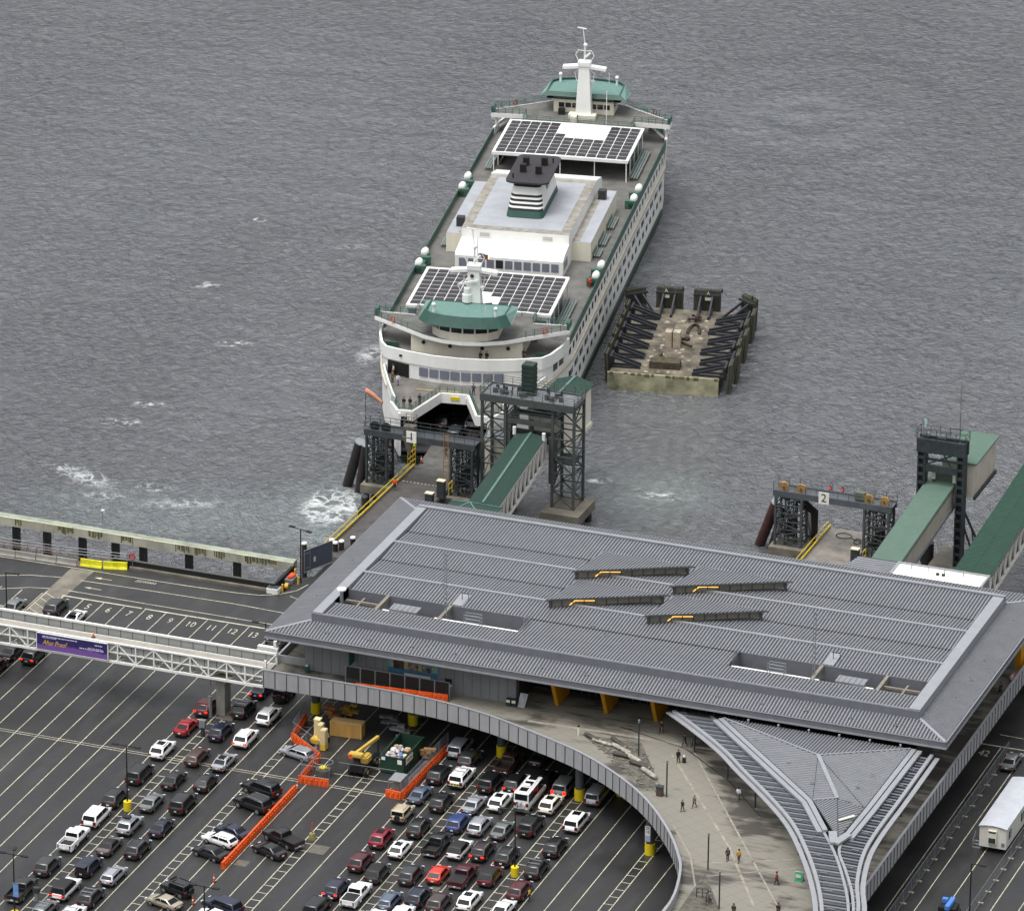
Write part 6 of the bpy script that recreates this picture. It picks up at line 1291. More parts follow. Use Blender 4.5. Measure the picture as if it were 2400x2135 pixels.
simple('plywood_crate','large plywood crate standing beneath the edge of the plaza','crate',lambda t:(MB().box((4.85,-10.7,1.0),(4.3,1.5,1.95),R(4)).build('box',M_wood,t),[MB().box((4.85+dx,-11.48+dx*.07,1.0),(.12,.05,1.95),R(4)).build('batten',mat('batten','#c9a263'),t) for dx in (-2.05,2.05)],MB().box((4.85,-10.7,2.0),(4.36,1.56,.06),R(4)).build('lid',mat('lid_ply','#bfa06c',.7,0,.15,1),t)))
def boomlift(t):
    ch=mat('lift_cream','#cbb98d',.5,0,.08,1)
    MB().boxm(1.5,3.4,-15.4,-13.4,.3,1.0).build('base',mat('lift_yellow','#d8b23a'),t,bevel=.08)
    for x,y,z0,z1,w in ((1.9,-13.7,1,3.1,.7),(2.7,-14.6,1,3.0,.7),(3.7,-16.0,.9,3.0,.75)): MB().boxm(x-w/2,x+w/2,y-.5,y+.5,z0,z1).build('folded_boom',ch,t,bevel=.06)
    MB().boxm(3.35,4.05,-16.5,-15.5,.15,.95).build('yellow_foot',mat('lift_yellow','#d8b23a'),t); MB().boxm(1.5,2.4,-14.2,-13.3,3.1,3.25).build('basket_floor',mat('lift_pale','#e3d6a8'),t)
    for x in (1.6,3.3):
        for y in (-15.1,-13.7): MB().tube((x-.12,y,.36),(x+.12,y,.36),.36,12).build('wheel',M_black,t)
simple('boom_lift','cream folded boom lift standing inside the orange works fence','lift',boomlift)
def tele(t):
    y_=mat('plant_yellow','#bd9f47',.5,0,.1,1)
    MB().boxm(9.6,11.6,-22.0,-17.6,.6,1.5).build('chassis',M_black,t,bevel=.1); MB().boxm(10.7,11.7,-21,-19.2,1.4,2.5).build('engine_cover',y_,t,bevel=.2)
    cb=MB().boxm(9.6,10.5,-20.6,-19.0,1.4,2.8).build('cab',M_glass,t,bevel=.06); MB().boxm(9.5,10.6,-20.7,-18.9,2.8,2.95).build('cab_roof',M_black,cb)
    MB().bar((10.3,-21.8,3.1),(11.4,-16.4,3.4),.36,.42).build('boom',y_,t); MB().boxm(9.6,11.5,-22.4,-21.4,2.9,3.4).build('boom_head',y_,t,bevel=.1); MB().tube((10.0,-22.45,3.0),(10.0,-22.35,3.0),.32,10).build('orange_beacon',M_orange,t)
    for x in (9.6,11.7):
        for y in (-21.3,-18.2): w=MB().tube((x-.22,y,.65),(x+.22,y,.65),.65,14).build('wheel',M_black,t,smooth=40); MB().tube((x-.24,y,.65),(x+.24,y,.65),.28,10).build('rim',y_,w)
    b=MB(); b.bar((11.4,-16.5,3.4),(11.4,-16.6,1.0),.22); b.bar((10.9,-16.6,1),(11.9,-16.6,1),.1,.6); b.build('fork_carriage',M_dkst,t)
simple('telehandler','yellow telescopic handler with raised boom beside the green skip','telehandler',tele)
def drum(t):
    MB().path([(6.4+1.35*math.cos(2*PI*i/18),-22.9+1.0*math.sin(2*PI*i/18),1.9) for i in range(19)],.05,5).build('hoop',M_steel,t)
    MB().tube((6.4,-22.9,.004),(6.4,-22.9,.9),1.0,16).build('drum',mat('drum_brown','#5a5448',.8,0,.35,2),t,smooth=40)
    b=MB(); [b.tube((6.4+1.35*math.cos(a),-22.9+math.sin(a),.02),(6.4+1.35*math.cos(a),-22.9+math.sin(a),1.9),.03,4) for a in [2*PI*i/24 for i in range(24)]]; b.build('cage_bar',mat('mesh_wire','#6a6d70'),t); MB().sphere((6.4,-22.9,1.05),.55,8,.5).build('cover',M_yellow,t,smooth=60)
simple('caged_pump','round caged pump with yellow cover inside the orange barriers','pump',drum)
def cagebox(t):
    MB().boxm(16.2,17.9,-25.0,-22.6,1.9,2.0).build('cage_roof',mat('cage_grey','#8c8f90',.5,.2,.1,2),t); b=MB()
    for x in (16.2,17.9):
        for y in (-25,-22.6): b.boxm(x-.05,x+.05,y-.05,y+.05,0.004,1.9)
    b.build('corner_post',M_steel,t); c=MB(); rn=random.Random(2)
    [c.tube((x,-25,.1),(x,-25,1.9),.03,4) for x in [16.3+.16*i for i in range(11)]]; [c.tube((17.9,y,.1),(17.9,y,1.9),.03,4) for y in [-24.9+.2*i for i in range(12)]]; c.build('cage_bar',M_steel,t); MB().boxm(16.5,17.6,-24.6,-23,.1,1.3).build('contents',mat('cage_load','#9a8d86',.8,0,.5,3),t)
simple('wire_cage','grey roofed wire cage at the front corner of the works fence','cage',cagebox)
for i,(x,y,c,l) in enumerate(((1.0,-7.0,'#9b6b3e','brown timber stack beneath the plaza behind the boom lift'),(3.0,-5.2,'#b5912f','yellow spool stack beneath the plaza behind the plywood crate'),(9.0,-6.5,'#6f6f73','grey pipe stack beneath the plaza'),(17.2,-14.2,'#8a6a42','ply sheets leaning on trestles behind the skip'),(11.8,-9.2,'#8a8c90','pale machine parts piled beneath the plaza'))):
    rn=random.Random(i+20); b=MB(); [b.box((x+rn.uniform(-.7,.7),y+rn.uniform(-.5,.5),.25+.35*j),(rn.uniform(.8,2.0),rn.uniform(.3,.8),.32),rn.uniform(-.2,.2)) for j in range(5)]; tag(b.build('material_stack',mat('stack_'+c[1:],c,.8,0,.3,1.5)),l,'stack','building material under the plaza')
simple('scaffold_poles','long grey scaffold poles on the ground along the east works fence','poles',lambda t:[MB().tube((16.9+.22*i,-22.4,.12+.05*(i%2)),(17.2+.2*i,-13,.12+.05*(i%2)),.07,6).build('pole',M_steel,t) for i in range(5)])
# water-filled orange barriers
def obar(): 
    mb=MB(); L=1.9
    mb.loft([[(x,-w*.5,0.004),(x,-w*.5*.95,.3),(x,-w*.28,.55),(x,-w*.22,1.0),(x,w*.22,1.0),(x,w*.28,.55),(x,w*.5*.95,.3),(x,w*.5,0.004)] for x,w in ((-L/2,.4),(-L/2+.1,.55),(-.2,.6),(.2,.6),(L/2-.1,.55),(L/2,.4))]); 
    for x in (-.6,0,.6): mb.boxm(x-.14,x+.14,-.34,-.2,.25,.8); mb.boxm(x-.14,x+.14,.2,.34,.25,.8)
    return mb.build('barrier_prototype',M_orange,None,smooth=35)
proto=obar(); ORD=['first','second','third','fourth','fifth','sixth','seventh','eighth','ninth','tenth','eleventh','twelfth','thirteenth','fourteenth']; nb=0
def brow(pts,z,desc,grp,cut=None):
    global nb
    k=0
    for a,b in zip(pts,pts[1:]):
        L=math.hypot(b[0]-a[0],b[1]-a[1]); n=max(1,round(L/2.0)); an=math.atan2(b[1]-a[1],b[0]-a[0])
        for i in range(n):
            f=(i+.5)/n; o=proto if nb==0 else proto.copy()
            if nb: COL.objects.link(o)
            nb+=1; o.name='water_barrier'; o.location=(a[0]+(b[0]-a[0])*f,a[1]+(b[1]-a[1])*f,z); o.rotation_euler=(0,0,an); o.scale=(L/n/1.95,1,1)
            tag(o,f'orange water-filled barrier, {ORD[k]} {desc}','barrier',grp); k+=1
brow([(5.05,-52.5),(5.0,-28.8)],0,'from the near end of the long slanting row','barriers in the slanting row between the cars')
brow([(-2.0,-8.3),(-1.2,-14.6),(4.2,-18.8),(4.5,-26.0),(8.4,-25.8)],0,'from the back of the bent row round the caged pump','barriers round the west side of the works')
brow([(16.1,-25.7),(18.3,-25.9),(18.6,-10.2)],0,'from the wire cage corner along the works fence','barriers along the east side of the works')
brow([(6.6,-12.3),(19.0,-11.3)],FL,'from the left in the row on the raised deck','barriers on the deck behind the parapet')
def wirefence(label,pts,z):
    t=thing('wire_fence_panel',label,'fence',(pts[0][0],pts[0][1],0),world=True); b=MB(); m=MB()
    for a,c in zip(pts,pts[1:]):
        L=math.dist(a,c); n=max(1,round(L/3)); A_,C_=Vector((*a,0)),Vector((*c,0))
        for i in range(n+1): p=A_.lerp(C_,i/n); b.tube(p+Vector((0,0,.9)),p+Vector((0,0,2.6)),.035,5)
        for zz in (1.05,2.58): b.tube(A_+Vector((0,0,zz)),C_+Vector((0,0,zz)),.03,5)
        k=int(L/.45)
        for i in range(k): p,q=A_.lerp(C_,i/k),A_.lerp(C_,min(1,(i+3)/k)); m.tube(p+Vector((0,0,1.05)),q+Vector((0,0,2.58)),.012,3); m.tube(q+Vector((0,0,1.05)),p+Vector((0,0,2.58)),.012,3)
    b.build('fence_frame',M_steel,t); m.build('chain_mesh',mat('mesh_wire','#6a6d70',.5,.4),t)
wirefence('wire fence panels above the bent barrier row at the west of the works',[(-2.0,-8.3),(-1.2,-14.6),(4.2,-18.8)],0); wirefence('wire fence panels round the caged pump',[(4.2,-19.5),(4.5,-26),(8.4,-25.8)],0); wirefence('long wire fence above the barriers on the east side of the works',[(18.3,-25.9),(18.6,-10.2)],0)
tag(MB().bar((8.4,-22.6,2.0),(16.2,-22.2,2.0),.07).build('barrier_pole',M_steel),'long thin pole spanning the works entrance between the fences','pole')
def cone(x,y,lab,M=M_orange,z=0):
    t=thing('traffic_cone',lab,'cone',(x,y,z),group='traffic cones and markers'); MB().boxm(-.25,.25,-.25,.25,.004,.06).build('base',M_black,t); MB().tube((0,0,.06),(0,0,1.05),.16,10,.05).build('cone',M,t,smooth=40); MB().tube((0,0,.5),(0,0,.72),.118,10,.1).build('white_band',M_white,t,smooth=40)
cone(5.4,-56,'tall slim traffic cone on the line below the slanting barrier row'); cone(5.4,-62.6,'slim traffic cone beside the black jeep'); cone(4.9,-28.0,'slim orange marker at the top end of the slanting barrier row'); cone(-13.0,-10.9,'slim orange marker at the foot of the footbridge pier'); cone(-20.2,79.6,'small orange cone on the ramp near the ferry',M_orange,-.75); cone(-31.5,-9.6,'orange cone standing on the footbridge deck above the banner',M_orange,FL)
simple('concrete_bollard','mossy weighted post base with orange marker beside the black pickup','bollard',lambda t:(MB().tube((12.1,-40.5,.004),(12.1,-40.5,.8),.5,12,.35).build('base',mat('mossy_base','#7d7a4c',.9,0,.3,2),t,smooth=40),MB().tube((12.1,-40.5,.8),(12.1,-40.5,2.3),.06,6).build('marker',M_orange,t)))
simple('payment_post','grey equipment post on the hatched strip beside the black pickup','post',lambda t:(MB().boxm(-12.9,-12.5,-69,-68.6,.004,1.2).build('post',M_steel,t),MB().boxm(-13.1,-12.3,-69.1,-68.5,1.2,1.9).build('head',M_dkst,t)))
simple('payment_post','dark equipment post on the hatched strip beside the navy utility car','post',lambda t:(MB().boxm(-12.6,-12.2,-18.2,-17.8,.004,1.4).build('post',M_dkst,t),MB().boxm(-12.8,-12.0,-18.3,-17.7,1.4,2.4).build('head',M_steel,t)))
# east edge: neighbouring canopy
# ---------------------------------------------------------------- vehicles
def paint(n,c,metal=.25): return mat('paint_'+n,c,.28,metal,.05,1.2,coat=.5)
PAINT={k:paint(k,v,m) for k,v,m in (('white','#e9e9e8',0),('cream','#e2ddd0',0),('silver','#a7aab0',.4),('grey','#787d7d',.4),('taupe','#6d6664',.4),('charcoal','#36383b',.3),('black','#141517',.0),('navy','#1c2236',.3),('darkblue','#252b40',.3),('indigo','#2b2b42',.3),('blue','#36487a',.3),('steelblue','#5f6d80',.4),('red','#961a20',.2),('darkred','#5e161b',.2),('crimson','#84182a',.2),('maroon','#4c1a22',.2),('darkplum','#2a1c20',.2),('orangered','#c5331d',.1),('brown','#4f3a33',.3),('umber','#463b38',.3),('tan','#b3a68d',.1),('champagne','#a9a18f',.4))}
M_cg=mat('car_glass','#121417',.22,0,.05,1,spec=.22); M_tyre=mat('tyre','#121212',.8); M_rim=mat('wheel_rim','#8e9196',.3,.6); M_tl=mat('tail_lamp','#6d1414',.25); M_tlit=mat('tail_lamp_lit','#ff2616',.3,emit=2.2); M_hl=mat('head_lamp','#c9cdd2',.15); M_trimb=mat('black_trim','#1b1b1c',.6); M_plate=mat('plate_white','#c9c9c4',.5); M_chrome=mat('roof_rail_metal','#a3a6aa',.3,.6)
# L W H belt hood deck | greenhouse: rear base, rear top, front top, windscreen base | wheel r, wheelbase
TY={'sedan':(4.8,1.84,1.45,.96,.90,1.02,-1.75,-1.0,.35,1.2,.33,2.8),'coupe':(4.4,1.84,1.3,.88,.82,.92,-1.75,-.75,.15,1.1,.34,2.5),'hatch':(4.3,1.82,1.5,.98,.95,1.0,-2.0,-1.35,.35,1.2,.33,2.6),'suv':(4.65,1.88,1.68,1.06,1.04,1.08,-2.18,-1.72,.4,1.2,.36,2.7),'bigsuv':(5.15,2.0,1.86,1.16,1.14,1.18,-2.45,-2.2,.5,1.25,.39,3.0),'wagon':(4.75,1.80,1.48,.98,.93,1.0,-2.25,-1.85,.35,1.2,.33,2.75),'minivan':(5.1,1.98,1.76,1.05,.98,1.08,-2.42,-2.15,.75,1.75,.35,3.0),'jeep':(4.2,1.84,1.84,1.16,1.14,1.16,-1.98,-1.9,.35,.75,.41,2.6),'pickup':(5.85,2.0,1.86,1.2,1.16,1.2,-.75,-.6,.75,1.55,.41,3.6),'van':(6.9,2.05,2.75,1.4,1.2,1.45,-3.38,-3.3,2.0,2.9,.37,3.9)}
def rring(y,w,z0,z1,n=3,low=.9):
    h=z1-z0; pts=[(-w*.80,z0),(-w*low*1.02,z0+h*.16),(-w,z0+h*.5),(-w*.985,z0+h*.78),(-w*.9,z1-.02),(-w*.55,z1+.012)]
    return [(x,y,z) for x,z in pts]+[(-x,y,z) for x,z in pts[::-1]]
def make_car(ty):
    L,W,H,belt,hood,deck,rb,rt_,ft,fb,wr,wb=TY[ty]; h=L/2; w=W/2
    t=bpy.data.objects.new('parked_car',None); COL.objects.link(t); t.empty_display_size=.3
    b=MB(); zb=.24 if ty not in ('pickup','jeep','bigsuv') else .36
    if ty=='pickup':
        b.loft([rring(y,w*a,zb+dz,z) for y,a,dz,z in ((-.8,1,0,belt),(.2,1,0,belt),(1.3,1,0,belt),(1.7,.99,0,hood+.02),(h-.5,.97,0,hood-.02),(h-.12,.92,.05,hood-.14),(h,.84,.12,hood-.4))])
        bw=.09
        for q in (-1,1): b.loft([[(q*w*.98,y,zb),(q*w,y,.8),(q*w*.97,y,belt),(q*(w*.97-bw),y,belt),(q*(w*.97-bw),y,.7),(q*(w*.9-bw),y,zb)] for y in (-h+.04,-.8)])
        b.boxm(-w*.93,w*.93,-h,-h+.09,.5,belt-.01); b.boxm(-w*.87,w*.87,-h+.09,-.8,.62,.72)
    else:
        tail=deck if ty in ('sedan','coupe') else belt
        b.loft([rring(y,w*a,zb+dz,z) for y,a,dz,z in ((-h,.84,.16,tail-.2),(-h+.1,.93,.05,tail-.05),(-h+.4,.985,0,tail),(rb+.25,1,0,belt),(0,1,0,belt),(fb-.2,1,0,belt),(fb+.25,.99,0,hood+.01),(h-.45,.95,0,hood-.06),(h-.12,.88,.04,hood-.22),(h,.76,.14,hood-.42))])
    body=b.build('body',PAINT['black'],t,smooth=40)
    g=MB(); wt=w*(.80 if ty in ('sedan','coupe','hatch','wagon') else .84); 
    if ty in ('jeep','van'): wt=w*.93
    def gring(z,wd,y0,y1,r=.12): return [(-wd+r,y0,z),(wd-r,y0,z),(wd,y0+r,z),(wd,(y0+y1)/2,z),(wd,y1-r,z),(wd-r,y1,z),(-wd+r,y1,z),(-wd,y1-r,z),(-wd,(y0+y1)/2,z),(-wd,y0+r,z)]
    zt=H-.1; wb_=w*.95
    R0=gring(belt-.03,wb_,rb,fb); R1=gring(zt,wt,rt_,ft); R2=gring(H-.02,wt-.12,rt_+.12,ft-.15); R3=gring(H,wt-.3,rt_+.35,ft-.4)
    g.loft([R0,R1,R2,R3]); roof=g.build('roof',PAINT['black'],t,smooth=45)
    def lerp(a,c,f): return tuple(a[i]+(c[i]-a[i])*f for i in range(3))
    def pane(A,B,C,D,n,name,f0=.12,f1=.92):
        # A,B along the belt, C,D along the roof line
        o=Vector(n)*.012; P=[Vector(lerp(A,D,f0))+o,Vector(lerp(B,C,f0))+o,Vector(lerp(B,C,f1))+o,Vector(lerp(A,D,f1))+o]
        return MB().slab(P,.01).build(name,M_cg,t)
    e=.1
    pane((-wb_+.16,rb,belt),(wb_-.16,rb,belt),(wt-.14,rt_,zt),(-wt+.14,rt_,zt),(0,-.9,.35),'rear_window',.1 if ty!='van' else .3,.93)
    pane((wb_-.12,fb,belt),(-wb_+.12,fb,belt),(-wt+.12,ft,zt),(wt-.12,ft,zt),(0,.6,.6),'windscreen',.04,.96)
    ml=ft-(ft-rt_)*.36 if ty!='pickup' else (rt_+ft)/2+.1
    for q in (-1,1):
        s=MB(); 
        def P(y0,z,f): 
            wd=wb_+(wt-wb_)*f; return (q*(wd+.012),y0,z)
        def yb(f,side): return (rb+(rt_-rb)*f+.14) if side==0 else (fb+(ft-fb)*f-.16)
        z0,z1=belt+.05,zt-.04; f0,f1=(z0-belt)/(zt-belt),(z1-belt)/(zt-belt)
        for a,c in (((yb(f0,0),yb(f1,0)),(ml-.04,ml-.04)),((ml+.04,ml+.04),(yb(f0,1),yb(f1,1)))):
            if c[0]-a[0]<.15 or c[1]-a[1]<.1: continue
            pts=[P(a[0],z0,f0),P(c[0],z0,f0),P(c[1],z1,f1),P(a[1],z1,f1)]
            s.slab(pts if q>0 else pts[::-1],.01)
        s.build('side_window',M_cg,t)
        MB().box((q*(w+.09),fb-.55,belt+.06),(.2,.12,.15)).build('mirror',PAINT['black'],t)
        for sy in (-1,1):
            y=sy*wb/2+(.0 if ty!='pickup' else .05); k=MB().tube((q*(w-.2),y,wr),(q*(w+.012),y,wr),wr,14).build('wheel',M_tyre,t,smooth=40)
            MB().tube((q*(w+.012),y,wr),(q*(w+.03),y,wr),wr*.62,12,wr*.5).build('rim',M_rim,k,smooth=40)
        hx=w*.78; MB().box((q*hx,-h+.04,deck-.22 if ty!='pickup' else belt-.3),(.34 if ty!='pickup' else .16,.14,.17 if ty not in ('minivan','van','pickup','bigsuv') else .42)).build('tail_light',M_tl,t)
        MB().box((q*w*.68,h-.1,hood-.27),(.36,.14,.14)).build('headlight',M_hl,t)
    MB().box((0,-h-.0,.47 if ty not in ('pickup','bigsuv','jeep') else .55),(W*.82,.1,.2)).build('bumper',M_trimb if ty!='pickup' else M_chrome,t)
    MB().box((0,-h-.02 if ty!='pickup' else -h-.06,.66 if ty not in ('pickup',) else .62),(.32,.06,.15)).build('number_plate',M_plate,t)
    if ty=='pickup': MB().boxm(-w*.86,w*.86,-h+.1,-.82,.72,.74).build('bed_liner',M_trimb,t)
    if ty=='jeep':
        k=MB().tube((.1,-h-.05,1.0),(.1,-h-.28,1.0),.38,14).build('spare_wheel',M_tyre,t,smooth=40)
    return t
PROTO={k:make_car(k) for k in TY}; used=set()
def place_car(ty,col,fl,x,y,z,rz,label,group):
    p=PROTO[ty]; c=copy_tree(p) if ty in used else p; used.add(ty)
    return c
def setmat(o,m):
    o.material_slots[0].link='OBJECT'; o.material_slots[0].material=m
CARTXT="""suv|darkred|L|-15.04|-10.5|0|dark red crossover with lit lamps, foremost of its column beside the footbridge pier
sedan|red||-15.04|-17.1|0|bright red sedan behind the dark red crossover near the footbridge pier
suv|white|SR|-15.00|-24.7|0|white crossover with glass roof directly behind the bright red sedan
minivan|black||-14.96|-32.3|0|black minivan directly behind the white crossover with glass roof
suv|black||-15.00|-39.9|0|small black car partly hidden by the yellow based lamp post
minivan|white||-14.96|-45.7|0|plain white minivan between the small black car and a white pickup
pickup|white||-15.07|-52.6|0|white crew cab pickup with black bed behind the plain white minivan
suv|charcoal||-15.00|-60.6|0|charcoal crossover behind the white crew cab pickup
pickup|black||-15.04|-67.8|0|black pickup at the lower left beside the blue flag
suv|navy||-10.37|-16.9|0|dark navy utility car behind the hatched strip and equipment post
suv|black|KR|-10.30|-9.4|0|black utility car with roof bars right beside the footbridge pier
suv|white|R|-6.44|-10.3|0|white crossover nearest the orange works fence in the front ranks
suv|white|RL|-6.40|-17.6|0|white crossover with lit lamps behind the one nearest the works fence
wagon|brown||-10.27|-24.9|0|dull brown estate car behind the dark navy utility car
sedan|silver|S|-6.30|-25.1|0|silver sedan with dark sunroof behind the white crossover with lit lamps
sedan|black||-10.27|-32.3|0|black sedan with rear spoiler behind the dull brown estate
hatch|black||-6.26|-31.6|0|black hatchback behind the silver sedan with dark sunroof
sedan|grey||-10.16|-39.3|0|green grey sedan behind the black sedan with rear spoiler
bigsuv|black||-6.33|-38.3|0|tall black utility car behind the black hatchback
suv|silver|KR|-10.23|-46.4|0|silver utility car with loaded roof rack beside the yellow drum
sedan|navy||-6.26|-45.5|0|navy sedan behind the tall black utility car
sedan|taupe|B|-10.23|-52.6|0|grey convertible with closed black fabric top
suv|black|R|-6.40|-52.2|0|black crossover with bright roof rails behind the navy sedan
suv|navy|T|-10.16|-58.9|0|dark blue utility car with its tailgate raised
wagon|silver|R|-6.33|-60.0|0|silver estate with red rear lamps behind the railed black crossover
bigsuv|white|BT2|-10.27|-65.7|0|white utility car with black roof and full width red light bar
suv|black|KR|-6.37|-66.5|0|black utility car with silver roof bars near the bottom edge
wagon|grey|K|-10.30|-71.5|0|grey estate with roof bars cut by the bottom edge
suv|white|K|-6.51|-71.9|0|white car with roof bars cut by the bottom edge
bigsuv|black||1.20|-30.9|1|black boxy utility car at the top of the slanted group
bigsuv|black|R|1.80|-35.3|1|long black utility car with glossy rear beside the barrier row
sedan|darkblue||2.40|-43.4|1|dark blue sedan in the slanted group, between estate and long utility car
wagon|white|R|2.00|-46.1|1|white estate car with roof rails in the slanted group
sedan|black||2.20|-49.9|1|black sedan at the near end of the slanted group
pickup|black|C|9.20|-43.0|2|black pickup with covered bed slanted on the far side of the barriers
sedan|black||8.90|-46.6|2|black coupe slanted beside the covered pickup beyond the barriers
jeep|black|K|2.50|-60.7|1|black square off-roader with roof lamps and spare wheel
sedan|champagne||2.30|-64.4|1|champagne coloured sedan slanted beside the black square off-roader
bigsuv|darkblue||9.40|-63.1|1|large blue black van bodied car slanted at the bottom edge
sedan|white||9.40|-65.8|1|white car roof just showing at the bottom beside the blue black van
wagon|silver|R|1.30|-19.3|1|silver estate slanted against the orange works barriers
suv|charcoal||-46.50|11.3|0|dark grey utility car parked on the lanes beyond the footbridge
coupe|white|S|-42.90|9.4|0|white sports coupe with glass roof beyond the footbridge
sedan|grey||-51.90|9.5|0|grey sedan at the far left beyond the footbridge
sedan|black||-45.90|-3.9|0|black sedan emerging beneath the footbridge at the left edge
suv|black|L|-42.80|-4.0|0|black utility car with glowing brake lamps below the banner
suv|black||-45.90|-9.2|0|black car cut by the left edge below the footbridge
sedan|navy|L|-10.27|-2.8|0|navy sedan with red lamps under the end of the footbridge
jeep|black||-7.10|-3.0|0|black off-roader tucked under the plaza parapet
pickup|grey||-14.20|11.1|0|grey pickup parked behind the west corner parapet of the terminal
minivan|silver||20.25|-10.2|0|silver minivan in deep shade against the east works fence
suv|charcoal||22.70|-12.8|0|charcoal car in deep shade behind the silver shaded minivan
suv|black||20.50|-18.5|0|black utility car beside the works fence ahead of the grey blue sedan
bigsuv|white|KY|23.73|-18.4|0|white patrol car with yellow and dark chevrons on its tail
sedan|steelblue||20.50|-24.8|0|grey blue sedan right beside the wire cage corner
suv|black||23.87|-25.9|0|black crossover behind the chevron marked patrol car
jeep|tan|K|20.43|-30.9|0|old tan off-roader with spare wheel on its tail
suv|black|R|23.80|-33.8|0|black crossover with bright rails behind the old tan off-roader side
hatch|white|S|23.77|-40.3|0|white hatchback with dark sunroof beside the dark red crossover
sedan|silver||27.84|-25.0|0|silver sedan behind the hatched strip east of the patrol car
suv|white|S|30.73|-23.2|0|white crossover with black glass roof left of the tall white van
van|white||33.70|-20.7|0|tall white camper van carrying bicycles on its tail
bigsuv|black||27.70|-18.3|0|black off-roader in the shade ahead of the silver sedan
pickup|brown||27.77|-12.1|0|brown pickup with empty bed beside the yellow column guard
suv|black|L|30.73|-17.4|0|black car with red lamps ahead of the white crossover with black glass roof
sedan|black|L|33.77|-14.8|0|black sedan with red lamps deep in shade ahead of the camper van
minivan|grey|L|36.76|-15.9|0|grey minivan with red lamps beside the grey column
suv|cream|S|36.86|-21.5|0|creamy white crossover right of the tall camper van
minivan|silver||41.53|-16.8|0|silver people carrier half hidden under the curved parapet
minivan|white|S|41.64|-25.0|0|white minivan alone at the right end of the ranks
suv|blue||27.87|-30.8|0|mid blue crossover behind the silver sedan
suv|silver|R|30.77|-30.6|0|silver utility car behind the white crossover with black glass roof
sedan|grey||33.87|-30.5|0|grey sedan behind the silver utility car column
bigsuv|black||36.86|-28.3|0|big black utility car right behind the camper van
pickup|black||27.70|-37.5|0|long black pickup with open bed in the middle rank
suv|white|B|30.77|-37.7|0|white crossover with black roof behind the silver utility car
suv|darkplum|LR|33.73|-37.0|0|dark plum crossover with lit red lamps
suv|black|R|36.94|-37.3|0|black crossover beside the eastern lamp post
suv|black|S|41.60|-32.7|0|black crossover on the far right lane below the white minivan
suv|crimson|S|20.68|-38.3|0|crimson crossover with pale roof glare beside the white hatchback
suv|charcoal||27.84|-46.5|0|charcoal crossover left of the orange red hatchback
hatch|orangered||30.73|-45.1|0|orange red hatchback left of the maroon pickup
pickup|maroon|C|33.80|-44.6|0|maroon pickup with flat black bed cover
suv|darkred|B|36.94|-43.2|0|dark red crossover with black roof right of the maroon pickup
suv|black|K|41.67|-39.2|0|black crossover with roof bars on the far right lane
suv|maroon||41.60|-45.6|0|maroon crossover beside the worker in yellow
suv|navy|R|30.77|-51.8|0|dark navy crossover with a sticker behind the charcoal crossover
wagon|steelblue|R|27.94|-53.9|0|dusky blue estate with roof rails near the bottom
suv|umber||33.80|-52.3|0|umber brown crossover near the bottom behind the orange hatchback
suv|white|S|36.90|-50.5|0|white crossover with sunroof near the bottom behind the maroon pickup
sedan|white||41.53|-51.0|0|white sedan cut by the bottom edge beside the hatched strip
suv|white||30.66|-57.2|0|white car roof cut by the bottom edge below the dusky blue estate
sedan|charcoal||30.80|-9.0|0|charcoal sedan hidden in the dark under the parapet
suv|maroon||20.54|-45.3|0|dark maroon crossover behind the crimson crossover
suv|charcoal|B|23.80|-47.5|0|charcoal crossover behind the white hatchback with dark sunroof
suv|indigo|L|20.57|-53.3|0|indigo crossover with red lamps beside the white pickup
pickup|white|C|23.66|-54.1|0|white pickup with dark bed liner near the bottom edge
minivan|black||20.36|-58.9|0|black people carrier cut by the bottom beside the white pickup
sedan|white||27.70|-59.2|0|white car just showing at the bottom below the white pickup
sedan|grey||87.40|12.1|0|grey car inside the mesh fence north of the site office"""
CARS=[]
for ln in CARTXT.strip().split('\n'):
    ty,col,fl,x,y,z,lab=ln.split('|'); CARS.append((ty,col,fl,float(x),float(y),0.0,{'0':0,'1':R(73),'2':R(66)}[z],lab))
CARS+=[('pickup','silver','',-19.6,100.0,-2.2,R(9),'silver pickup parked on the dim car deck inside the ferry bow'),('bigsuv','charcoal','',-20.1,93.2,-2.2,R(9),'dark utility car nearest the open bow on the ferry car deck'),('sedan','black','',-16.6,96.5,-2.2,R(9),'dark sedan at the right of the ferry car deck'),('suv','black','',-23.6,97.5,-2.2,R(9),'dark crossover at the left of the ferry car deck')]
rnc=random.Random(6); placed=[]
for ty,col,fl,x,y,z,rz,lab in CARS:
    placed.append((ty,col,fl,x,y,z,rz,lab))
extras=[]
first={}
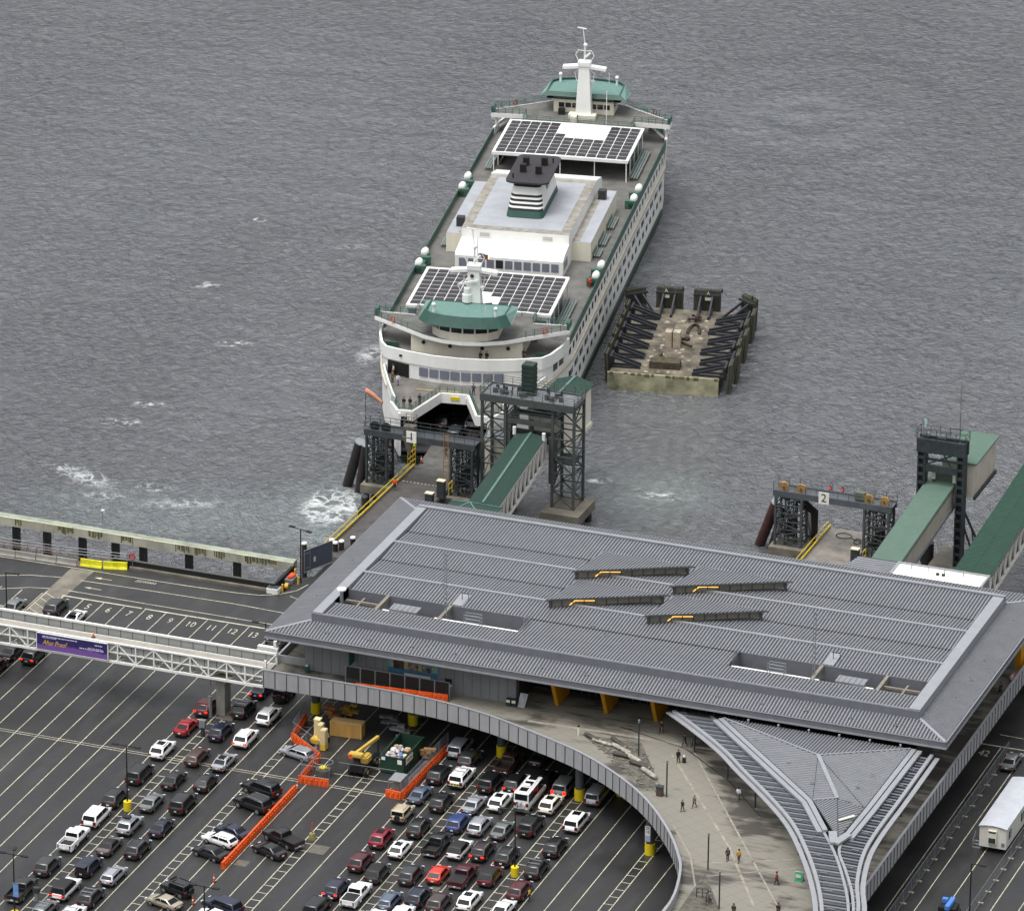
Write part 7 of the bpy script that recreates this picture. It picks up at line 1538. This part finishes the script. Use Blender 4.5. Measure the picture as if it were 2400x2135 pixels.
for ty,col,fl,x,y,z,rz,lab in placed:
    c=copy_tree(PROTO[ty]); c.name={'pickup':'pickup_truck','van':'camper_van','minivan':'minivan','jeep':'off_roader'}.get(ty,'parked_car')
    k_=1.06 if ty in ('suv','bigsuv','minivan','hatch') else 1.03; c.scale=(k_,k_,k_); c.location=(x+rnc.uniform(-.12,.12) if z==0 else x,y,z+.007); c.rotation_euler=(0,0,rz+rnc.uniform(-.02,.02))
    tag(c,lab,{'pickup':'pickup truck','van':'van','minivan':'minivan','jeep':'off-roader'}.get(ty,'car'),'vehicles on the ferry' if z<-1 else 'vehicles waiting in the holding lanes')
    P=PAINT[col]; L,W,H,belt,hood,deck,rb,rt_,ft,fb,wr,wb=TY[ty]
    for ch in c.children:
        n=ch.name.split('.')[0]
        if n in ('body','mirror'): setmat(ch,P)
        if n=='roof': setmat(ch,M_trimb if 'B' in fl else P)
        if n=='tail_light' and 'L' in fl: setmat(ch,M_tlit)
        if n=='bed_liner' and 'C' in fl: ch.location.z=.47
    w=W/2; wt=w*(.80 if ty in ('sedan','coupe','hatch','wagon') else .84)
    if 'S' in fl: MB().boxm(-wt*.58,wt*.58,ft-1.35,ft-.35,H-.002,H+.02).build('glass_roof',M_cg,c)
    if 'R' in fl or 'K' in fl:
        for q in (-1,1): MB().bar((q*(wt-.12),rt_+.2,H+.03),(q*(wt-.12),ft-.3,H+.03),.05,.07).build('roof_rail',M_chrome if 'R' in fl or col!='black' else M_trimb,c)
    if 'K' in fl and ty!='jeep':
        for yy in (ft-.6,ft-1.5): MB().bar((-wt+.1,yy,H+.1),(wt-.1,yy,H+.1),.1,.05).build('roof_bar',M_chrome,c)
        if col=='silver': MB().box((-.1,ft-1.0,H+.25),(.9,.7,.2)).build('roof_load',M_trimb,c)
    if ty=='jeep' and col=='black' and 'K' in fl:
        for xx in (-.5,-.2,.1,.4): MB().box((xx,ft+.05,H+.14),(.2,.12,.22)).build('roof_lamp',M_trimb,c)
    if 'Y' in fl:
        a=MB(); b2=MB()
        for i in range(9): (a if i%2 else b2).add([(-.8+.18*i,-L/2-.03,.75),(-.62+.18*i,-L/2-.03,.75),(-.5+.18*i,-L/2-.03,1.0),(-.68+.18*i,-L/2-.03,1.0)],[(0,1,2,3)])
        a.build('chevron_stripes',M_yellow,c); b2.build('chevron_stripes',mat('chevron_brown','#4a2d1c'),c)
    if fl=='BT2': MB().boxm(-w*.86,w*.86,-L/2-.045,-L/2-.01,.98,1.06).build('light_bar',M_tlit,c)
    if fl=='T': MB().slab([(-w*.75,rt_+.1,H-.02),(-w*.75,rt_-1.05,H+.1),(w*.75,rt_-1.05,H+.1),(w*.75,rt_+.1,H-.02)],.06).build('raised_tailgate',P,c); MB().boxm(-w*.72,w*.72,-L/2-.02,-L/2+.02,.75,1.4).build('open_boot',M_trimb,c)
    if ty=='van':
        for yy,hh in ((-2.2,.06),(-.4,.08),(1.2,.06)): MB().boxm(-.5,.5,yy-.5,yy+.5,H,H+hh).build('roof_window',M_cg,c)
        MB().boxm(-.42,.42,-1.5,-.95,H,H+.28).build('roof_unit',M_white,c,bevel=.04)
        q=MB(); railing(q,[(-.75,-3,H),(-.75,1.8,H)],.14,1,1.2,.025); railing(q,[(.75,-3,H),(.75,1.8,H)],.14,1,1.2,.025); q.build('roof_rail',M_chrome,c)
        q=MB(); q.boxm(-.9,.9,-4.1,-3.5,.55,.65); q.build('tail_rack',M_trimb,c)
for k,p in PROTO.items():
    for ch in list(p.children_recursive): bpy.data.objects.remove(ch)
    bpy.data.objects.remove(p)
vx,vy=next((x,y) for ty,_,_,x,y,*_r in placed if ty=='van')
for i,(dy,lab) in enumerate(((-3.75,'bicycle on the rear rack of the camper van, nearest the van'),(-4.0,'bicycle on the rear rack of the camper van, outermost'))):
    t=thing('bicycle',lab,'bicycle',(vx,vy+dy,.75),group='bicycles on the camper van')
    for xx in (-.5,.5):
        wq=MB().path([(xx+.33*math.cos(2*PI*k/16),0,.35+.33*math.sin(2*PI*k/16)) for k in range(17)],.025,5).build('wheel',M_tyre,t)
    f=MB(); f.path([(-.5,0,.35),(-.1,0,.35),(.3,0,.75),(-.22,0,.75),(-.5,0,.35)],.025,5); f.path([(-.1,0,.35),(-.25,0,.85)],.02,5); f.path([(.5,0,.35),(.3,0,.85)],.025,5); f.build('frame',mat('bike_frame','#3a3f46'),t); MB().bar((.3,-.25,.9),(.3,.25,.9),.03).build('handlebar',M_trimb,t); MB().box((-.26,0,.88),(.24,.13,.06)).build('saddle',M_trimb,t)
# ---------------------------------------------------------------- people
def skin_mesh(verts,edges,radii,root,M,name,parent,sub=1):
    me=bpy.data.meshes.new(name); me.from_pydata(verts,edges,[]); o=bpy.data.objects.new(name,me); COL.objects.link(o)
    sk=o.modifiers.new('skin','SKIN'); sk.use_smooth_shade=True
    for i,r in enumerate(radii):
        v=me.skin_vertices[0].data[i]; v.radius=(r,r) if not isinstance(r,tuple) else r; v.use_root=(i==root)
    sb=o.modifiers.new('sub','SUBSURF'); sb.levels=sub; sb.render_levels=sub
    dg=bpy.context.evaluated_depsgraph_get(); dg.update(); m2=bpy.data.meshes.new_from_object(o.evaluated_get(dg)); m2.name=name
    o.modifiers.clear(); o.data=m2; bpy.data.meshes.remove(me); m2.materials.clear(); m2.materials.append(M); o.parent=parent
    return o
def make_person(pose):
    t=bpy.data.objects.new('person',None); COL.objects.link(t); t.empty_display_size=.2
    sw=pose['stride']; arm=pose['arm']; V=[];E=[];Rr=[]
    def add(p,r,frm=None):
        V.append(p); Rr.append(r)
        if frm is not None: E.append((frm,len(V)-1))
        return len(V)-1
    pel=add((0,0,.93),.15); ab=add((0,0,1.08),.14,pel); ch=add((0,.01,1.32),(.17,.13),ab); nk=add((0,.0,1.50),.06,ch); hd=add((0,.02,1.60),.085,nk); add((0,.035,1.69),.10,hd); add((0,.02,1.76),.06,len(V)-1)
    J={}
    for q in (-1,1):
        f=sw*q; hip=add((q*.10,0,.88),.10,pel); kn=add((q*.11,f*.5+.03,.50+abs(f)*.02),.065,hip); an=add((q*.11,f-.02 if f>0 else f*1.1-.05,.09 if f>=0 else .13),.045,kn); add((q*.12,f+.12 if f>0 else f*1.1+.06,.045),.04,an)
        sh=add((q*.19,0,1.42),.07,ch); a=-arm*q if pose['swing'] else arm; el=add((q*.25,a*.3-.02,1.14),.047,sh); wr=add((q*.25,a*.9+.10,.92 if not pose['hold'] else 1.08),.035,el); hn=add((q*.245,a*.95+.15,.85 if not pose['hold'] else 1.06),.034,wr)
        for i,(dx,l) in enumerate(((-.024,.07),(-.008,.085),(.009,.08),(.025,.062))):
            k=add((q*.245+dx,a*.95+.165,.80 if not pose['hold'] else 1.05),.0095,hn); add((q*.245+dx,a*.95+.165+l*.3,.80-l*.75 if not pose['hold'] else 1.05-l*.4),.008,k)
        k=add((q*.215,a*.95+.17,.83 if not pose['hold'] else 1.05),.011,hn); add((q*.205,a*.95+.20,.79 if not pose['hold'] else 1.03),.009,k)
        J[q]=(a,f)
    skin_mesh(V,E,Rr,0,M_skin,'body',t)
    # face
    f=MB(); f.sphere((0,.125,1.635),.02,6); 
    for q in (-1,1): f.sphere((q*.095,.02,1.64),.025,6)
    f.build('nose_and_ears',M_skin,t)
    e=MB(); [e.sphere((q*.036,.118,1.672),.012,6) for q in (-1,1)]; e.bar((-.025,.122,1.595),(.025,.122,1.595),.012); e.build('eyes_and_mouth',mat('eye_dark','#2a1c18'),t)
    hb=MB(); n=12; rings=[]
    for z,r,cy in ((1.62,.098,-.03),(1.68,.118,.0),(1.74,.115,.01),(1.79,.085,.015),(1.815,.03,.015)): rings.append([(r*math.cos(2*PI*i/n),cy+ (r*1.08*math.sin(2*PI*i/n) if math.sin(2*PI*i/n)<0 or z>1.7 else r*.35*math.sin(2*PI*i/n)),z) for i in range(n)])
    hb.loft(rings); hb.build('hair',mat('hair_dark','#221a16',.7),t,smooth=60)
    # jacket
    V=[];E=[];Rr=[]
    if pose['coat']: b0=add((0,0,.78),(.21,.17))
    else: b0=add((0,0,.90),(.19,.16))
    b1=add((0,0,1.1),(.185,.155),b0); b2=add((0,.01,1.34),(.205,.16),b1); b3=add((0,0,1.47),.10,b2)
    for q in (-1,1):
        a=J[q][0]; s=add((q*.19,0,1.42),.09,b2); el=add((q*.25,a*.3-.02,1.14),.066,s); add((q*.25,a*.8+.08,.955 if not pose['hold'] else 1.09),.052,el)
    skin_mesh(V,E,Rr,0,mat('jacket_black','#1d1d20',.8),'jacket',t)
    V=[];E=[];Rr=[]
    p=add((0,0,.93),.165)
    for q in (-1,1):
        f=J[q][1]; h=add((q*.10,0,.86),.12,p); k=add((q*.11,f*.5+.03,.50+abs(f)*.02),.083,h); add((q*.11,f-.02 if f>0 else f*1.1-.05,.13 if f>=0 else .17),.066,k)
    skin_mesh(V,E,Rr,0,mat('trousers_dark','#20232b',.85),'trousers',t)
    s=MB()
    for q in (-1,1):
        f=J[q][1]; y=f if f>0 else f*1.1-.03; s.loft([[(q*.12+a*.05,y+d,z) for a,z in ((-1,0.004),(1,0.004),(1,hh),(-1,hh))] for d,hh in ((-.09,.10),(.05,.11),(.16,.06),(.2,.04))])
    s.build('shoes',mat('shoe_dark','#1c1a19',.6),t,bevel=.01)
    if pose['bag']: MB().boxm(-.15,.15,-.30,-.15,1.05,1.48).build('backpack',mat('pack_grey','#4a4d55',.8),t,bevel=.05)
    return t
POSES={'walk':dict(stride=.30,arm=.25,swing=True,hold=False,coat=False,bag=False),'walkbag':dict(stride=.26,arm=.2,swing=True,hold=False,coat=False,bag=True),'stand':dict(stride=.03,arm=.05,swing=False,hold=False,coat=False,bag=False),'coat':dict(stride=.2,arm=.16,swing=True,hold=False,coat=True,bag=False),'lean':dict(stride=.05,arm=.25,swing=False,hold=True,coat=False,bag=False)}
PP={k:make_person(v) for k,v in POSES.items()}
def cloth(n,c): return mat('cloth_'+n,c,.85,0,.12,6)
def lf(lx,ly,h):
    c,s=math.cos(R(9.96)),math.sin(R(9.96)); return (-31.44+lx*c-ly*s,153.89+lx*s+ly*c,WZ+h)
PEOPLE=[
('walk',(47.6,-10.2,FL),170,'#17171a','#17181d','person in black walking out from the terminal doors','people on the plaza'),
('walk',(51.6,-12.8,FL),150,'#1b1b1e','#1f2530','person in black jacket, left of a pair crossing the pale strip','people on the plaza'),
('walkbag',(52.7,-12.3,FL),150,'#2a2c33','#23252d','person with a pack, right of a pair crossing the pale strip','people on the plaza'),
('coat',(52.4,-17.5,FL),190,'#131316','#1b1b20','person in a dark coat pulling a case near the gravel bed','people on the plaza'),
('walk',(58.5,-29.0,FL),165,'#5b5340','#26282e','person in an olive brown jacket walking beside a shorter one','people on the plaza'),
('coat',(57.5,-30.6,FL),165,'#22262c','#2c3b45','shorter person in a dark coat beside the olive jacket walker','people on the plaza'),
('walk',(62.9,-25.0,FL),20,'#dcdde4','#5b5a58','person in a white top and grey trousers on the damp paving','people on the plaza'),
('walkbag',(67.1,-41.5,FL),25,'#20242a','#22262c','person in dark clothes with a pack beside a yellow jacket walker','people on the plaza'),
('walk',(68.5,-41.4,FL),30,'#b98f2e','#4b3a2c','person in a mustard yellow jacket on the plaza','people on the plaza'),
('coat',(74.7,-45.5,FL),-60,'#8c1a22','#2a1c1f','person in a red coat near the green sandwich board','people on the plaza'),
('walk',(76.2,-39.0,FL),0,'#1a1b1f','#1d1f26','person in dark clothes half hidden under the curved canopy','people on the plaza'),
('lean',(68.9,-53.4,FL),180,'#6b6b70','#1e2026','person in grey leaning at the dark railing frame','people on the plaza'),
('walk',(77.5,-53.4,FL),10,'#1f2126','#23262c','person in dark clothes at the bottom edge below the canopy','people on the plaza'),
('walk',(72.6,-55.5,FL),10,'#2a2d2c','#23262c','person in dark clothes at the bottom edge by the planting bed','people on the plaza'),
('walkbag',(84.3,16.9,FL),100,'#2b2a2a','#1c1e26','person with a shoulder bag on the east side walkway','people on the plaza'),
('stand',(-23.0,83.9,-1.3),180,'#b6f000','#22252b','ramp worker in a lime green safety jacket at the ferry end','people at the ferry ramp'),
('stand',(-19.8,68.2,-.38),200,'#ff4a20','#22252b','ramp worker in a bright orange jacket at the yellow rail','people at the ferry ramp'),
('stand',(-18.1,84.0,-1.35),180,'#1e2b40','#22252b','person in dark clothes standing on the ramp centre','people at the ferry ramp'),
('stand',(43.4,-46.7,.01),90,'#c99f1c','#3a3a3a','worker in a yellow vest standing beside the maroon crossover','people in the lot'),
('stand',(31.9,-26.4,.01),20,'#26303a','#22252b','person in dark clothes standing among the cars behind the van','people in the lot'),
('stand',lf(-10.3,-53.6,8.0),120,'#c8b9ae','#5a4a3c','passenger in a pale top at the open doorway of the ferry','passengers on the ferry'),
('stand',lf(-9.9,-56.2,8.0),150,'#5c5347','#33322e','passenger in brown at the left bow rail of the ferry','passengers on the ferry'),
('lean',lf(-8.9,-57.2,8.0),230,'#d6d3d0','#9a93b0','passenger in a white top and lilac trousers on the foredeck','passengers on the ferry'),
('stand',lf(-6.3,-65.6,8.0),180,'#15161a','#1b1b20','passenger in black, leftmost of three at the bow tip','passengers on the ferry'),
('stand',lf(-5.4,-65.5,8.0),180,'#17181d','#23252d','passenger in black, middle of three at the bow tip','passengers on the ferry'),
('lean',lf(-4.3,-63.9,8.0),160,'#191b22','#1b1b20','passenger in black, rightmost of three at the bow tip','passengers on the ferry'),
('stand',lf(2.6,-58.6,8.0),190,'#3b4a68','#1d2a3c','crew member in a blue shirt beside the bow arch','passengers on the ferry'),
('stand',lf(2.6,-53.2,11.0),180,'#1b1d22','#1b1d22','passenger in black, left of a pair on the upper bow deck','passengers on the ferry'),
('stand',lf(3.5,-53.1,11.0),180,'#1a1a1c','#1b1d22','passenger in black, right of a pair on the upper bow deck','passengers on the ferry'),
('stand',lf(8.6,-51.0,11.0),180,'#20232c','#1b1d22','passenger in dark clothes at the right of the upper bow deck','passengers on the ferry'),
('lean',lf(13.0,-20.2,11.0),60,'#ee4a25','#a83a22','crew member in orange overalls beside a white life raft','passengers on the ferry')]
for i,(pose,loc,deg,jc,tc,lab,grp) in enumerate(PEOPLE):
    c=copy_tree(PP[pose]); c.name='person'; c.location=loc; c.rotation_euler=(0,0,R(deg)); tag(c,lab,'person',grp)
    s=1.0 if 'shorter' not in lab else .9; c.scale=(s,s,s)
    for ch in c.children:
        n=ch.name.split('.')[0]
        if n in ('jacket','trousers'): setmat(ch,cloth(n+str(i),jc if n=='jacket' else tc))
for k,p in PP.items():
    for ch in list(p.children_recursive): bpy.data.objects.remove(ch)
    bpy.data.objects.remove(p)
t=thing('wheeled_case','dark wheeled suitcase with a white bag beside the dark coated person','suitcase',(53.1,-17.3,FL))
MB().boxm(-.22,.22,-.14,.14,.05,.7).build('shell',M_trimb,t,bevel=.04); MB().sphere((0,0,.88),.2,8).build('white_bag',M_white,t,smooth=60); MB().path([(-.15,-.1,.7),(-.15,-.1,1.05),(.15,-.1,1.05),(.15,-.1,.7)],.02,5).build('handle',M_steel,t)
